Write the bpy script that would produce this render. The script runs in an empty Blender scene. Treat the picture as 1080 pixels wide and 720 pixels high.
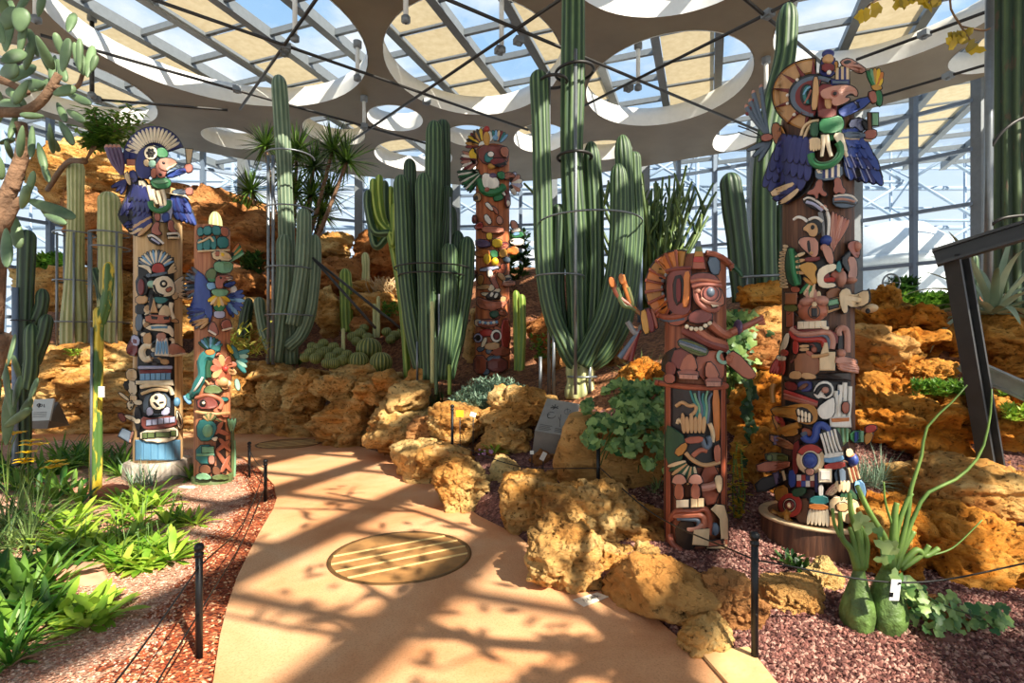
import bpy, bmesh, math, random
import numpy as np
from mathutils import Vector, Matrix, geometry
PI = math.pi
R = math.radians
S = bpy.context.scene
COL = S.collection
# ------------------------------------------------------------------ camera
F, CX, HY, EYE = 560.0, 540.0, 375.0, 1.5
def W(px, py, Y):
    return Vector(((px - CX) * Y / F, Y, EYE + (HY - py) * Y / F))
def G(px, py, z=0.0):
    return W(px, py, (EYE - z) * F / (py - HY))
cam = bpy.data.cameras.new('camera')
cam.sensor_width = 36.0
cam.lens = 36.0 * F / 1080.0
cam.shift_y = (HY - 360.0) / 1080.0
cam.clip_end = 400
co = bpy.data.objects.new('camera', cam)
co.location = (0, 0, EYE)
co.rotation_euler = (PI / 2, 0, 0)
COL.objects.link(co)
S.camera = co
S.view_settings.view_transform = 'Standard'
S.view_settings.look = 'None'
S.view_settings.gamma = 1
S.view_settings.use_curve_mapping = False
# ------------------------------------------------------------------ noise
_rng = np.random.RandomState(7)
_perm = _rng.permutation(256)
_perm = np.concatenate([_perm, _perm, _perm])
_grad = _rng.normal(size=(256, 3))
_grad /= np.linalg.norm(_grad, axis=1)[:, None]
def perlin(p):
    p = np.asarray(p, float)
    i = np.floor(p).astype(int)
    f = p - i
    u = f * f * f * (f * (f * 6 - 15) + 10)
    i &= 255
    def g(dx, dy, dz):
        h = _perm[_perm[_perm[i[:, 0] + dx] + i[:, 1] + dy] + i[:, 2] + dz]
        gr = _grad[h]
        return gr[:, 0] * (f[:, 0] - dx) + gr[:, 1] * (f[:, 1] - dy) + gr[:, 2] * (f[:, 2] - dz)
    def mix(a, b, t): return a + (b - a) * t
    x00 = mix(g(0, 0, 0), g(1, 0, 0), u[:, 0]); x10 = mix(g(0, 1, 0), g(1, 1, 0), u[:, 0])
    x01 = mix(g(0, 0, 1), g(1, 0, 1), u[:, 0]); x11 = mix(g(0, 1, 1), g(1, 1, 1), u[:, 0])
    return mix(mix(x00, x10, u[:, 1]), mix(x01, x11, u[:, 1]), u[:, 2])
def fbm(p, octaves=4, lac=2.1, gain=.5):
    p = np.asarray(p, float); s = np.zeros(len(p)); a = 1.0
    for o in range(octaves):
        s += a * perlin(p + 17.3 * o); p = p * lac; a *= gain
    return s
def smooth01(x): 
    x = np.clip(x, 0, 1); return x * x * (3 - 2 * x)
# ------------------------------------------------------------------ objects
def tag(o, label=None, cat=None, group=None, kind=None):
    if label: o['label'] = label
    if cat: o['category'] = cat
    if group: o['group'] = group
    if kind: o['kind'] = kind
    return o
def empty(name, loc=(0, 0, 0), label=None, cat=None, group=None, kind=None):
    o = bpy.data.objects.new(name, None)
    o.empty_display_size = .1
    o.location = loc
    COL.objects.link(o)
    return tag(o, label, cat, group, kind)
def ploc(p):
    v = Vector((0, 0, 0))
    while p is not None:
        v = v + p.location; p = p.parent
    return v
def kids(o):
    return [c for c in bpy.data.objects if c.parent is o]
_KIDS = {}
def copy_tree(o, parent=None):
    c = o.copy(); COL.objects.link(c)
    if parent is not None: c.parent = parent
    for ch in _KIDS.get(o.name, []): copy_tree(ch, c)
    return c
class MB:
    """collects shapes (world coordinates) for ONE mesh"""
    def __init__(s): s.v, s.f, s.m, s.n, s.c = [], [], [], 0, []
    def add(s, vs, fs, mi=0, col=None):
        b = s.n
        vs = [tuple(q) for q in vs]
        s.v.extend(vs); s.n += len(vs)
        s.f.extend([tuple(b + i for i in f) for f in fs]); s.m.extend([mi] * len(fs))
        s.c.extend(col if col is not None else [0.0] * len(vs))
    def box(s, c, size, rz=0, mi=0, M=None):
        hx, hy, hz = [q / 2 for q in size]
        vs = [Vector((x, y, z)) for x in (-hx, hx) for y in (-hy, hy) for z in (-hz, hz)]
        if M is None: M = Matrix.Rotation(rz, 3, 'Z')
        vs = [M @ q + Vector(c) for q in vs]
        s.add(vs, [(0, 1, 3, 2), (4, 6, 7, 5), (0, 4, 5, 1), (2, 3, 7, 6), (0, 2, 6, 4), (1, 5, 7, 3)], mi)
    def beam(s, a, b, w, h, mi=0, up=(0, 0, 1)):
        a, b = Vector(a), Vector(b); d = (b - a); L = d.length
        y = d.normalized(); x = y.cross(Vector(up))
        if x.length < 1e-4: x = y.cross(Vector((1, 0, 0)))
        x.normalize(); z = x.cross(y)
        M = Matrix((x, y, z)).transposed()
        s.box((a + b) / 2, (w, L, h), mi=mi, M=M)
    def tube(s, pts, r, n=8, mi=0, caps=True, fn=None, cf=None):
        """r: number, list or function of t; fn(angle, t) scales the radius"""
        pts = [Vector(p) for p in pts]; m = len(pts)
        ref = None; base = len(s.v); vs = []; cs = []
        for i, p in enumerate(pts):
            t = (pts[min(i + 1, m - 1)] - pts[max(i - 1, 0)]).normalized()
            if ref is None:
                ref = Vector((1, 0, 0)) if abs(t.x) < .9 else Vector((0, 1, 0))
            u = (ref - t * ref.dot(t)).normalized(); ref = u
            w = t.cross(u)
            tt = i / (m - 1)
            rr = r(tt) if callable(r) else (r[i] if isinstance(r, (list, tuple)) else r)
            for k in range(n):
                a = 2 * PI * k / n
                q = rr * (fn(a, tt) if fn else 1)
                vs.append(p + (u * math.cos(a) + w * math.sin(a)) * q)
                cs.append(cf(a, tt) if cf else 0.0)
        fs = []
        for i in range(m - 1):
            for k in range(n):
                k2 = (k + 1) % n
                fs.append((i * n + k, i * n + k2, (i + 1) * n + k2, (i + 1) * n + k))
        if caps:
            fs.append(tuple(range(n - 1, -1, -1))); fs.append(tuple((m - 1) * n + k for k in range(n)))
        s.add(vs, fs, mi, cs)
    def lathe(s, c, prof, n=24, mi=0, a0=0, a1=2 * PI, caps=False, sy=1):
        c = Vector(c); full = abs(a1 - a0 - 2 * PI) < 1e-6
        nn = n if full else n + 1; vs = []; fs = []
        for (r, z) in prof:
            for k in range(nn):
                a = a0 + (a1 - a0) * k / n
                vs.append(c + Vector((r * math.cos(a), sy * r * math.sin(a), z)))
        for i in range(len(prof) - 1):
            for k in range(n):
                k2 = (k + 1) % nn
                fs.append((i * nn + k, i * nn + k2, (i + 1) * nn + k2, (i + 1) * nn + k))
        if caps and full:
            fs.append(tuple(range(nn - 1, -1, -1))); fs.append(tuple((len(prof) - 1) * nn + k for k in range(nn)))
        s.add(vs, fs, mi)
    def ball(s, c, rad, n=12, mi=0, M=None):
        c = Vector(c)
        if not isinstance(rad, (list, tuple, Vector)): rad = (rad,) * 3
        m = max(6, n // 2 + 1); vs = []; fs = []
        for i in range(m + 1):
            th = PI * i / m
            for k in range(n):
                a = 2 * PI * k / n
                q = Vector((rad[0] * math.sin(th) * math.cos(a), rad[1] * math.sin(th) * math.sin(a), -rad[2] * math.cos(th)))
                vs.append(c + (M @ q if M is not None else q))
        for i in range(m):
            for k in range(n):
                k2 = (k + 1) % n
                fs.append((i * n + k, i * n + k2, (i + 1) * n + k2, (i + 1) * n + k))
        s.add(vs, fs, mi)
    def blade(s, base, d, L, w, droop=.5, n=5, mi=0, fold=.15, shape=None, up=None):
        """a leaf: starts at base heading d, bends down by droop"""
        base = Vector(base); d = Vector(d).normalized()
        side = d.cross(Vector((0, 0, 1)))
        if side.length < 1e-3: side = Vector((1, 0, 0))
        side.normalize()
        if up is not None: side = (Matrix.Rotation(up, 3, d) @ side)
        vs = []; p = base.copy(); cur = d.copy()
        for i in range(n + 1):
            t = i / n
            ww = w * (shape(t) if shape else math.sin(PI * min(1, .08 + t * .92)) ** .7) * .5
            nrm = side.cross(cur).normalized()
            vs += [p - side * ww, p - nrm * ww * fold * 2, p + side * ww]
            cur = (cur + Vector((0, 0, -1)) * droop / n).normalized()
            p = p + cur * (L / n)
        fs = []
        for i in range(n):
            a = 3 * i
            fs += [(a, a + 1, a + 4, a + 3), (a + 1, a + 2, a + 5, a + 4)]
        s.add(vs, fs, mi)
    def build(s, name, mats, parent=None, smooth=True, origin=None, label=None, cat=None, group=None, kind=None, attr=None):
        me = bpy.data.meshes.new(name)
        off = np.array(ploc(parent) if parent is not None else (origin if origin is not None else (0, 0, 0)), float)
        V = np.array(s.v, float).reshape(-1, 3) - off
        me.from_pydata(V.tolist(), [], s.f)
        if not isinstance(mats, (list, tuple)): mats = [mats]
        for mm in mats: me.materials.append(mm)
        me.polygons.foreach_set('material_index', s.m)
        me.polygons.foreach_set('use_smooth', [bool(smooth)] * len(s.f))
        if attr:
            a = me.attributes.new(attr, 'FLOAT', 'POINT'); a.data.foreach_set('value', s.c)
        me.update()
        o = bpy.data.objects.new(name, me)
        COL.objects.link(o)
        if parent is not None:
            o.parent = parent; _KIDS.setdefault(parent.name, []).append(o)
        elif origin is not None: o.location = origin
        if smooth == 'auto' or smooth == 1 and False: pass
        return tag(o, label, cat, group, kind)
def autosmooth(o, ang=35):
    me = o.data
    bm = bmesh.new(); bm.from_mesh(me)
    lim = R(ang)
    for e in bm.edges:
        if len(e.link_faces) == 2 and e.calc_face_angle(0) > lim: e.smooth = False
    bm.to_mesh(me); bm.free()
    return o
# ------------------------------------------------------------------ materials
_M = {}
def srgb(r, g, b):
    f = lambda c: (c / 255 / 12.92) if c / 255 <= .04045 else ((c / 255 + .055) / 1.055) ** 2.4
    return (f(r), f(g), f(b), 1)
def new_mat(name):
    m = bpy.data.materials.new(name); m.use_nodes = True
    nt = m.node_tree; return m, nt, nt.nodes['Principled BSDF']
def nd(nt, t, **kw):
    n = nt.nodes.new(t)
    for k, v in kw.items():
        if k in n.inputs: n.inputs[k].default_value = v
        else: setattr(n, k, v)
    return n
def ramp(nt, fac, stops, interp='LINEAR'):
    r = nt.nodes.new('ShaderNodeValToRGB'); r.color_ramp.interpolation = interp
    e = r.color_ramp.elements
    while len(e) < len(stops): e.new(.5)
    for q, (p, c) in zip(e, stops): q.position = p; q.color = c if len(c) == 4 else (*c, 1)
    nt.links.new(fac, r.inputs[0]); return r.outputs[0]
def pos(nt, scale=(1, 1, 1), obj=False):
    if obj: o = nt.nodes.new('ShaderNodeTexCoord').outputs['Object']
    else: o = nt.nodes.new('ShaderNodeNewGeometry').outputs['Position']
    mp = nt.nodes.new('ShaderNodeMapping'); mp.inputs['Scale'].default_value = scale
    nt.links.new(o, mp.inputs[0]); return mp.outputs[0]
def noise(nt, vec, scale, detail=4, rough=.55, dist=0):
    n = nd(nt, 'ShaderNodeTexNoise'); n.inputs['Scale'].default_value = scale
    n.inputs['Detail'].default_value = detail; n.inputs['Roughness'].default_value = rough
    n.inputs['Distortion'].default_value = dist
    nt.links.new(vec, n.inputs['Vector']); return n.outputs['Fac']
def voro(nt, vec, scale, feat='F1', out='Distance'):
    n = nd(nt, 'ShaderNodeTexVoronoi'); n.feature = feat; n.inputs['Scale'].default_value = scale
    nt.links.new(vec, n.inputs['Vector']); return n.outputs[out]
def mixc(nt, fac, a, b, mode='MIX'):
    m = nt.nodes.new('ShaderNodeMix'); m.data_type = 'RGBA'; m.blend_type = mode
    for sock, val in ((m.inputs['Factor'], fac), (m.inputs[6], a), (m.inputs[7], b)):
        if isinstance(val, bpy.types.NodeSocket): nt.links.new(val, sock)
        elif isinstance(val, (int, float)): sock.default_value = val
        else: sock.default_value = val if len(val) == 4 else (*val, 1)
    return m.outputs[2]
def bump(nt, bsdf, h, strength=.4, dist=.02, prev=None):
    b = nt.nodes.new('ShaderNodeBump'); b.inputs['Strength'].default_value = strength; b.inputs['Distance'].default_value = dist
    nt.links.new(h, b.inputs['Height'])
    if prev is not None: nt.links.new(prev, b.inputs['Normal'])
    nt.links.new(b.outputs[0], bsdf.inputs['Normal']); return b.outputs[0]
def paint(rgb, rough=.5, vary=.25, scale=14, grain=True, obj=True):
    """painted / carved wood of one colour"""
    key = ('paint', rgb, rough, vary)
    if key in _M: return _M[key]
    m, nt, b = new_mat('paint_%d_%d_%d' % rgb)
    c = srgb(*rgb); d = tuple(q * (1 - vary) for q in c[:3]); l = tuple(min(1, q * (1 + vary * .6) + .004) for q in c[:3])
    v = pos(nt, (1, 1, .35))
    n = noise(nt, v, scale, 5, .6)
    nt.links.new(ramp(nt, n, [(.3, d), (.55, c), (.75, l)]), b.inputs['Base Color'])
    b.inputs['Roughness'].default_value = rough
    bump(nt, b, noise(nt, pos(nt, (3, 3, .5)), 40, 3), .25, .004)
    _M[key] = m; return m
def plain(name, rgb, rough=.5, metal=0, vary=.15, scale=8, bs=None):
    key = (name,)
    if key in _M: return _M[key]
    m, nt, b = new_mat(name)
    c = srgb(*rgb); d = tuple(q * (1 - vary) for q in c[:3]); l = tuple(min(1, q * (1 + vary)) for q in c[:3])
    n = noise(nt, pos(nt), scale, 4)
    nt.links.new(ramp(nt, n, [(.35, d), (.65, l)]), b.inputs['Base Color'])
    b.inputs['Roughness'].default_value = rough; b.inputs['Metallic'].default_value = metal
    if bs: bump(nt, b, noise(nt, pos(nt), bs[0], 4), bs[1], bs[2])
    _M[key] = m; return m
def leafy(name, lo, hi, scale=3, rough=.45, trans=.35):
    key = (name,)
    if key in _M: return _M[key]
    m, nt, b = new_mat(name)
    n = noise(nt, pos(nt), scale, 3); ri = nt.nodes.new('ShaderNodeNewGeometry').outputs['Random Per Island']
    mx = nt.nodes.new('ShaderNodeMath'); mx.operation = 'ADD'; mx.use_clamp = True
    nt.links.new(n, mx.inputs[0])
    sc = nt.nodes.new('ShaderNodeMath'); sc.operation = 'MULTIPLY_ADD'; sc.inputs[1].default_value = .6; sc.inputs[2].default_value = -.3
    nt.links.new(ri, sc.inputs[0]); nt.links.new(sc.outputs[0], mx.inputs[1])
    col = ramp(nt, mx.outputs[0], [(.25, srgb(*lo)), (.75, srgb(*hi))])
    nt.links.new(col, b.inputs['Base Color']); b.inputs['Roughness'].default_value = rough
    out = nt.nodes['Material Output']
    t = nt.nodes.new('ShaderNodeBsdfTranslucent'); nt.links.new(col, t.inputs['Color'])
    ms = nt.nodes.new('ShaderNodeMixShader'); ms.inputs[0].default_value = trans
    nt.links.new(b.outputs[0], ms.inputs[1]); nt.links.new(t.outputs[0], ms.inputs[2]); nt.links.new(ms.outputs[0], out.inputs['Surface'])
    _M[key] = m; return m
def rockmat(name, dark, mid, light, scale=2.2, pit=13, strata=0):
    key = (name,)
    if key in _M: return _M[key]
    m, nt, b = new_mat(name)
    v = pos(nt); vs = pos(nt, (1, 1, 2.6))
    n = noise(nt, vs, scale, 8, .62, .6)
    col = ramp(nt, n, [(.3, srgb(*dark)), (.5, srgb(*mid)), (.72, srgb(*light))])
    n3 = noise(nt, v, .9, 3, .5)
    pale = tuple(min(255, int(q * 1.05 + 22)) for q in light)
    col = mixc(nt, ramp(nt, n3, [(.45, (0, 0, 0)), (.72, (.55, .55, .55))]), col, srgb(*pale))
    # pores: small dark holes and rusty streaks that belong to the stone
    pv = noise(nt, v, pit * 2.0, 4, .65)
    pores = ramp(nt, pv, [(.33, (.8, .8, .8)), (.41, (0, 0, 0))])
    col = mixc(nt, pores, col, srgb(*[int(q * .42) for q in dark]))
    nt.links.new(col, b.inputs['Base Color']); b.inputs['Roughness'].default_value = .9
    b.inputs['Specular IOR Level'].default_value = .15
    p1 = bump(nt, b, noise(nt, vs, 6, 10, .7), .9, .1)
    bump(nt, b, ramp(nt, pv, [(.3, (0, 0, 0)), (.47, (1, 1, 1))]), .8, .03, p1)
    _M[key] = m; return m
# ================================================================== LIGHT
sun = bpy.data.lights.new('sun', 'SUN'); sun.energy = 9.5; sun.angle = R(.6); sun.color = (1.0, .89, .73)
so = bpy.data.objects.new('sun', sun); COL.objects.link(so)
SUN_DIR = Vector((.41, -.47, .55)).normalized()
so.rotation_euler = SUN_DIR.to_track_quat('Z', 'Y').to_euler(); so.location = (6, -8, 20)
wd = bpy.data.worlds.new('sky'); S.world = wd; wd.use_nodes = True
nt = wd.node_tree; bg = nt.nodes['Background']
tc = nt.nodes.new('ShaderNodeTexCoord')
mp = nt.nodes.new('ShaderNodeMapping'); mp.inputs['Scale'].default_value = (1, 1, 2.2); mp.inputs['Location'].default_value = (.3, .2, .1)
nt.links.new(tc.outputs['Generated'], mp.inputs[0])
cl = noise(nt, mp.outputs[0], 3.1, 7, .58, .3)
sx = nt.nodes.new('ShaderNodeSeparateXYZ'); nt.links.new(tc.outputs['Generated'], sx.inputs[0])
blue = ramp(nt, sx.outputs['Z'], [(0, srgb(238, 244, 250)), (.22, srgb(214, 230, 246)), (.5, srgb(160, 200, 238)), (.8, srgb(130, 178, 228))])
skyc = mixc(nt, ramp(nt, cl, [(.46, (0, 0, 0)), (.66, (1, 1, 1))]), blue, (.98, .98, .98, 1))
nt.links.new(skyc, bg.inputs['Color']); bg.inputs['Strength'].default_value = 1.0
S.view_settings.exposure = 0.3
S.cycles.max_bounces = 8; S.cycles.transparent_max_bounces = 24
S.cycles.use_denoising = True
S.cycles.caustics_reflective = False; S.cycles.caustics_refractive = False
S.cycles.sample_clamp_indirect = 6

# ================================================================== MATERIALS OF THE PLACE
m_rock = rockmat('golden_sandstone', (140, 86, 38), (216, 156, 82), (244, 208, 142), 2.0, 14)
m_rock_deep = rockmat('amber_sandstone', (140, 74, 20), (208, 128, 40), (238, 180, 92), 1.8, 11)
m_rock_brown = rockmat('brown_rock', (98, 58, 30), (164, 104, 56), (206, 150, 92), 1.4, 9)
m_rock_smooth = rockmat('smooth_boulder', (150, 98, 44), (206, 146, 78), (230, 180, 112), 1.2, 5)
m_steel = plain('grey_steel', (122, 128, 132), .5, .25, .06)
m_white = plain('white_paint', (226, 226, 222), .5, 0, .03)
m_blue_steel = plain('blue_grey_steel', (112, 128, 148), .45, .2, .06)
m_dark = plain('black_iron', (24, 25, 27), .4, .3, .1)
m_pipe = plain('galvanised_pipe', (128, 134, 138), .35, .6, .08)
m_rod = plain('dark_rod', (48, 46, 44), .45, .3, .1)
m_ibeam = plain('charcoal_beam', (58, 59, 60), .5, .2, .12)

def canopy_mat():
    m, nt, b = new_mat('ceiling_plaster')
    nt.links.new(ramp(nt, noise(nt, pos(nt), .8, 4), [(.3, srgb(122, 108, 84)), (.7, srgb(142, 128, 102))]), b.inputs['Base Color'])
    b.inputs['Roughness'].default_value = .55
    return m
m_canopy = canopy_mat()
def shade_mat():
    m, nt, b = new_mat('beige_blind')
    c = ramp(nt, noise(nt, pos(nt, (1, 1, 1)), 6, 3), [(.3, srgb(206, 186, 146)), (.7, srgb(220, 202, 164))])
    nt.links.new(c, b.inputs['Base Color']); b.inputs['Roughness'].default_value = .9
    t = nt.nodes.new('ShaderNodeBsdfTranslucent'); nt.links.new(c, t.inputs['Color'])
    ms = nt.nodes.new('ShaderNodeMixShader'); ms.inputs[0].default_value = .4
    nt.links.new(b.outputs[0], ms.inputs[1]); nt.links.new(t.outputs[0], ms.inputs[2])
    nt.links.new(ms.outputs[0], nt.nodes['Material Output'].inputs['Surface']); return m
m_shade = shade_mat()
def glass_mat():
    m, nt, b = new_mat('clear_pane')
    t = nt.nodes.new('ShaderNodeBsdfTransparent'); t.inputs[0].default_value = (.93, .96, .98, 1)
    g = nt.nodes.new('ShaderNodeBsdfGlossy'); g.inputs['Roughness'].default_value = .02
    fr = nt.nodes.new('ShaderNodeFresnel'); fr.inputs[0].default_value = 1.25
    ms = nt.nodes.new('ShaderNodeMixShader'); nt.links.new(fr.outputs[0], ms.inputs[0])
    nt.links.new(t.outputs[0], ms.inputs[1]); nt.links.new(g.outputs[0], ms.inputs[2])
    nt.links.new(ms.outputs[0], nt.nodes['Material Output'].inputs['Surface']); return m
m_glass = glass_mat()
def path_mat():
    m, nt, b = new_mat('tinted_concrete')
    n = noise(nt, pos(nt), .9, 6, .6, .4)
    c = ramp(nt, n, [(.3, srgb(196, 128, 80)), (.5, srgb(220, 162, 116)), (.7, srgb(228, 182, 140))])
    f = noise(nt, pos(nt), 90, 3, .7)
    c = mixc(nt, ramp(nt, f, [(.35, (.5, .5, .5)), (.5, (0, 0, 0))]), c, srgb(176, 120, 72))
    nt.links.new(c, b.inputs['Base Color']); b.inputs['Roughness'].default_value = .75
    b.inputs['Specular IOR Level'].default_value = .25
    bump(nt, b, noise(nt, pos(nt), 60, 5), .3, .01); return m
m_path = path_mat()
def gravel_mat(name, cols, scale, bs=1.0):
    m, nt, b = new_mat(name)
    ci = voro(nt, pos(nt), scale, 'F1', 'Color')
    sp = nt.nodes.new('ShaderNodeSeparateColor'); nt.links.new(ci, sp.inputs[0])
    c = ramp(nt, sp.outputs[0], [(i / (len(cols) - 1), srgb(*q)) for i, q in enumerate(cols)])
    n = noise(nt, pos(nt), 1.2, 4)
    c = mixc(nt, ramp(nt, n, [(.35, (.45, .45, .45)), (.6, (0, 0, 0))]), c, srgb(*[int(q * .7) for q in cols[1]]))
    nt.links.new(c, b.inputs['Base Color']); b.inputs['Roughness'].default_value = .9
    bump(nt, b, voro(nt, pos(nt), scale), bs, .02); return m
m_gravel_pink = gravel_mat('pink_gravel', [(168, 116, 92), (196, 144, 116), (214, 168, 140), (226, 190, 166)], 60)
m_mulch = gravel_mat('red_lava_chips', [(96, 40, 20), (148, 66, 30), (178, 92, 50), (200, 130, 90)], 48)
m_gravel_purple = gravel_mat('purple_gravel', [(76, 44, 40), (112, 70, 62), (132, 88, 78), (160, 116, 104)], 40)
m_soil = gravel_mat('brown_soil', [(84, 50, 30), (120, 74, 46), (150, 98, 62), (174, 120, 80)], 26)

# ================================================================== PATH
path_px_left = [(205, 790), (225, 720), (232, 672), (240, 640), (250, 610), (262, 585), (275, 560), (288, 538), (292, 526), (289, 512), (272, 494), (255, 482), (232, 474), (150, 470), (0, 466), (-300, 466)]
path_px_right = [(-300, 443), (0, 447), (245, 452), (305, 455), (349, 462), (392, 475), (428, 486), (440, 500), (470, 520), (505, 545), (545, 565), (575, 590), (600, 628), (640, 624), (690, 652), (738, 694), (775, 735), (800, 790)]
PATH = [G(*p) for p in path_px_left]
PATH = [Vector((PATH[0].x, .2, 0))] + PATH
PATH_R = [G(*p) for p in path_px_right]
poly = PATH + PATH_R + [Vector((PATH_R[-1].x - .05, .2, 0))]
def inside(x, y, P):
    c = False; j = len(P) - 1
    for i in range(len(P)):
        if (P[i].y > y) != (P[j].y > y) and x < (P[j].x - P[i].x) * (y - P[i].y) / (P[j].y - P[i].y) + P[i].x: c = not c
        j = i
    return c
def prism(mb, P, z0, z1, mi=0):
    n = len(P); vs = [(p.x, p.y, z1) for p in P] + [(p.x, p.y, z0) for p in P]
    tri = geometry.tessellate_polygon([[Vector((p.x, p.y, 0)) for p in P]])
    fs = [tuple(t) for t in tri] + [tuple(n + i for i in reversed(t)) for t in tri]
    fs += [(i, (i + 1) % n, n + (i + 1) % n, n + i) for i in range(n)]
    mb.add(vs, fs, mi)
mb = MB(); prism(mb, poly, -.12, .012)
o = mb.build('path', m_path, smooth=False, kind='structure')
bm = bmesh.new(); bm.from_mesh(o.data); bmesh.ops.recalc_face_normals(bm, faces=bm.faces); bm.to_mesh(o.data); bm.free()
# paler kerb slab in the corner beyond the path end
K = [G(738, 692), G(790, 688), G(830, 740), G(800, 790), G(775, 735)]
mb = MB(); prism(mb, [Vector((p.x, p.y, 0)) for p in K], -.1, .03)
mb.build('trim_1', plain('pale_kerb_stone', (222, 178, 124), .8, 0, .15, 5, (30, .4, .01)), smooth=False, kind='structure')

# ================================================================== GROUND (one height field)
ctrl = []
def cp(px, py, Y): ctrl.append(tuple(W(px, py, Y)))
def cz(x, y, z): ctrl.append((x, y, z))
for p in PATH[1::2]: cz(p.x - .05, p.y, .0)
for x in (-4, -6, -9): 
    for y in (1, 3, 5.5, 7.2): cz(x, y, .03)
cz(-2.2, 3, .02); cz(-2.8, 4.5, .02); cz(-2, 1.5, .02); cz(-12, 8, 0); cz(-8, 8.6, 0); cz(-5, 8.8, 0); cz(-3.3, 7.8, 0); cz(-1.5, 3, 0); cz(-1, 5, 0); cz(-2, 6.5, 0); cz(0, 3, 0); cz(0, 1, 0); cz(1.5, 1, 0.0); cz(4, 1, .02)
cz(.9, 2.7, .0); cz(1.4, 2.6, .02); cz(2.2, 2.6, .03); cz(4, 2.6, .04)
cz(1.3, 3.4, .12); cz(1.4, 3.9, .15); cz(2.2, 3.6, .13); cz(.6, 4.2, .12); cz(2.9, 3.2, .05); cz(4.2, 3.2, .07); cz(3.4, 2.8, .04); cz(3.0, 3.7, .1)
cz(0.1, 5.0, .16); cz(-.6, 5.9, .2); cz(-1.2, 6.9, .25)
cp(600, 500, 5.4); cp(570, 478, 6.0); cp(520, 440, 7.2); cp(612, 412, 7.0); cp(519, 388, 9.0); cp(445, 402, 8.6); cp(690, 420, 6.0); cp(760, 420, 5.6)
cp(385, 388, 9.8); cp(330, 375, 10.6); cp(295, 382, 10.8); cp(250, 345, 12.2); cp(75, 366, 10.9); cp(115, 362, 11.0); cp(0, 366, 11.0); cp(-200, 366, 11)
cp(340, 300, 13.0); cp(250, 250, 14.0); cp(200, 235, 14.5); cp(100, 230, 14); cp(0, 300, 13); cp(400, 300, 12.4); cp(420, 320, 12.6)
cz(-12, 14.5, 4.6); cz(-9, 17, 4.6); cz(-3.5, 17, 3.2); cp(560, 282, 13); cp(510, 292, 12.6); cp(630, 300, 12.6); cp(560, 330, 10.8); cp(700, 306, 12); cz(2.5, 14, 2.6); cz(3, 10.5, 2.2)
cp(690, 350, 8.5); cp(800, 305, 9.0); cp(770, 330, 8.4); cp(900, 330, 8.2); cp(960, 318, 9.0); cp(1060, 310, 8.2)
cp(930, 345, 6.6); cp(1040, 355, 6.4); cz(6, 11, 2.6); cz(9, 9, 2.6); cz(7, 13.5, 2.7); cz(12, 10, 2.6)
cp(850, 400, 5.6); cp(960, 420, 5.6); cp(930, 500, 4.6); cz(5, 5, .9); cz(6.5, 6, 1.4); cz(6, 4, .6); cz(9, 5, 1.2); cz(8, 3, .4); cz(10, 2, .2)
C3 = np.array(ctrl)
def _tps(C, lam=.02):
    n = len(C); P = C[:, :2]
    d = np.linalg.norm(P[:, None] - P[None], axis=2)
    K = np.where(d > 0, d * d * np.log(d + 1e-9), 0) + lam * np.eye(n)
    Q = np.hstack([np.ones((n, 1)), P])
    A = np.block([[K, Q], [Q.T, np.zeros((3, 3))]])
    s = np.linalg.solve(A, np.concatenate([C[:, 2], np.zeros(3)]))
    return s
_sol = _tps(C3)
def ground_z(x, y):
    X = np.atleast_1d(np.array(x, float)); Y = np.atleast_1d(np.array(y, float))
    d = np.sqrt((X[:, None] - C3[None, :, 0]) ** 2 + (Y[:, None] - C3[None, :, 1]) ** 2)
    K = np.where(d > 0, d * d * np.log(d + 1e-9), 0)
    n = len(C3)
    return K @ _sol[:n] + _sol[n] + _sol[n + 1] * X + _sol[n + 2] * Y
_pp = np.array([(p.x, p.y) for p in poly])
def path_dist(X, Y):
    P = np.stack([np.asarray(X, float), np.asarray(Y, float)], 1); best = np.full(len(P), 9.0)
    for a, b in zip(_pp, np.roll(_pp, -1, 0)):
        d = b - a; t = np.clip(((P - a) @ d) / max(1e-9, d @ d), 0, 1); best = np.minimum(best, np.linalg.norm(P - a - t[:, None] * d, axis=1))
    return best
_tps_z = ground_z
def ground_z(x, y):
    X = np.atleast_1d(np.array(x, float)); Y = np.atleast_1d(np.array(y, float))
    return np.minimum(_tps_z(X, Y), -.012 + .9 * path_dist(X, Y))
def gz(x, y): return float(ground_z(x, y)[0])
xs = np.arange(-13.5, 12.01, .1); ys = np.arange(.2, 18.3, .1)
XX, YY = np.meshgrid(xs, ys)
X1, Y1 = XX.ravel(), YY.ravel()
ZZ = np.concatenate([ground_z(X1[i:i + 4000], Y1[i:i + 4000]) for i in range(0, len(X1), 4000)])
ZZ = np.clip(ZZ, -.05, 6.2)
nz = fbm(np.stack([X1 * 1.3, Y1 * 1.3, X1 * 0], 1), 4) * .06
ZZ = ZZ + nz * smooth01((Y1 - 5.5) / 4)
ins = np.array([inside(x, y, poly) for x, y in zip(X1, Y1)])
ZZ = np.where(ins, np.minimum(ZZ, -.012 - .5 * np.minimum(.1, path_dist(X1, Y1))), np.maximum(ZZ, -.012))
def edge_dist(x, y):
    return min((Vector((x, y, 0)) - p).length for p in PATH)
mids = []
nxg = len(xs); fs = []
left_path_x = lambda y: np.interp(y, [p.y for p in PATH[1:14]], [p.x for p in PATH[1:14]])
jit = fbm(np.stack([X1 * 2.2, Y1 * 2.2, X1 * 0 + 5], 1), 3)
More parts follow.
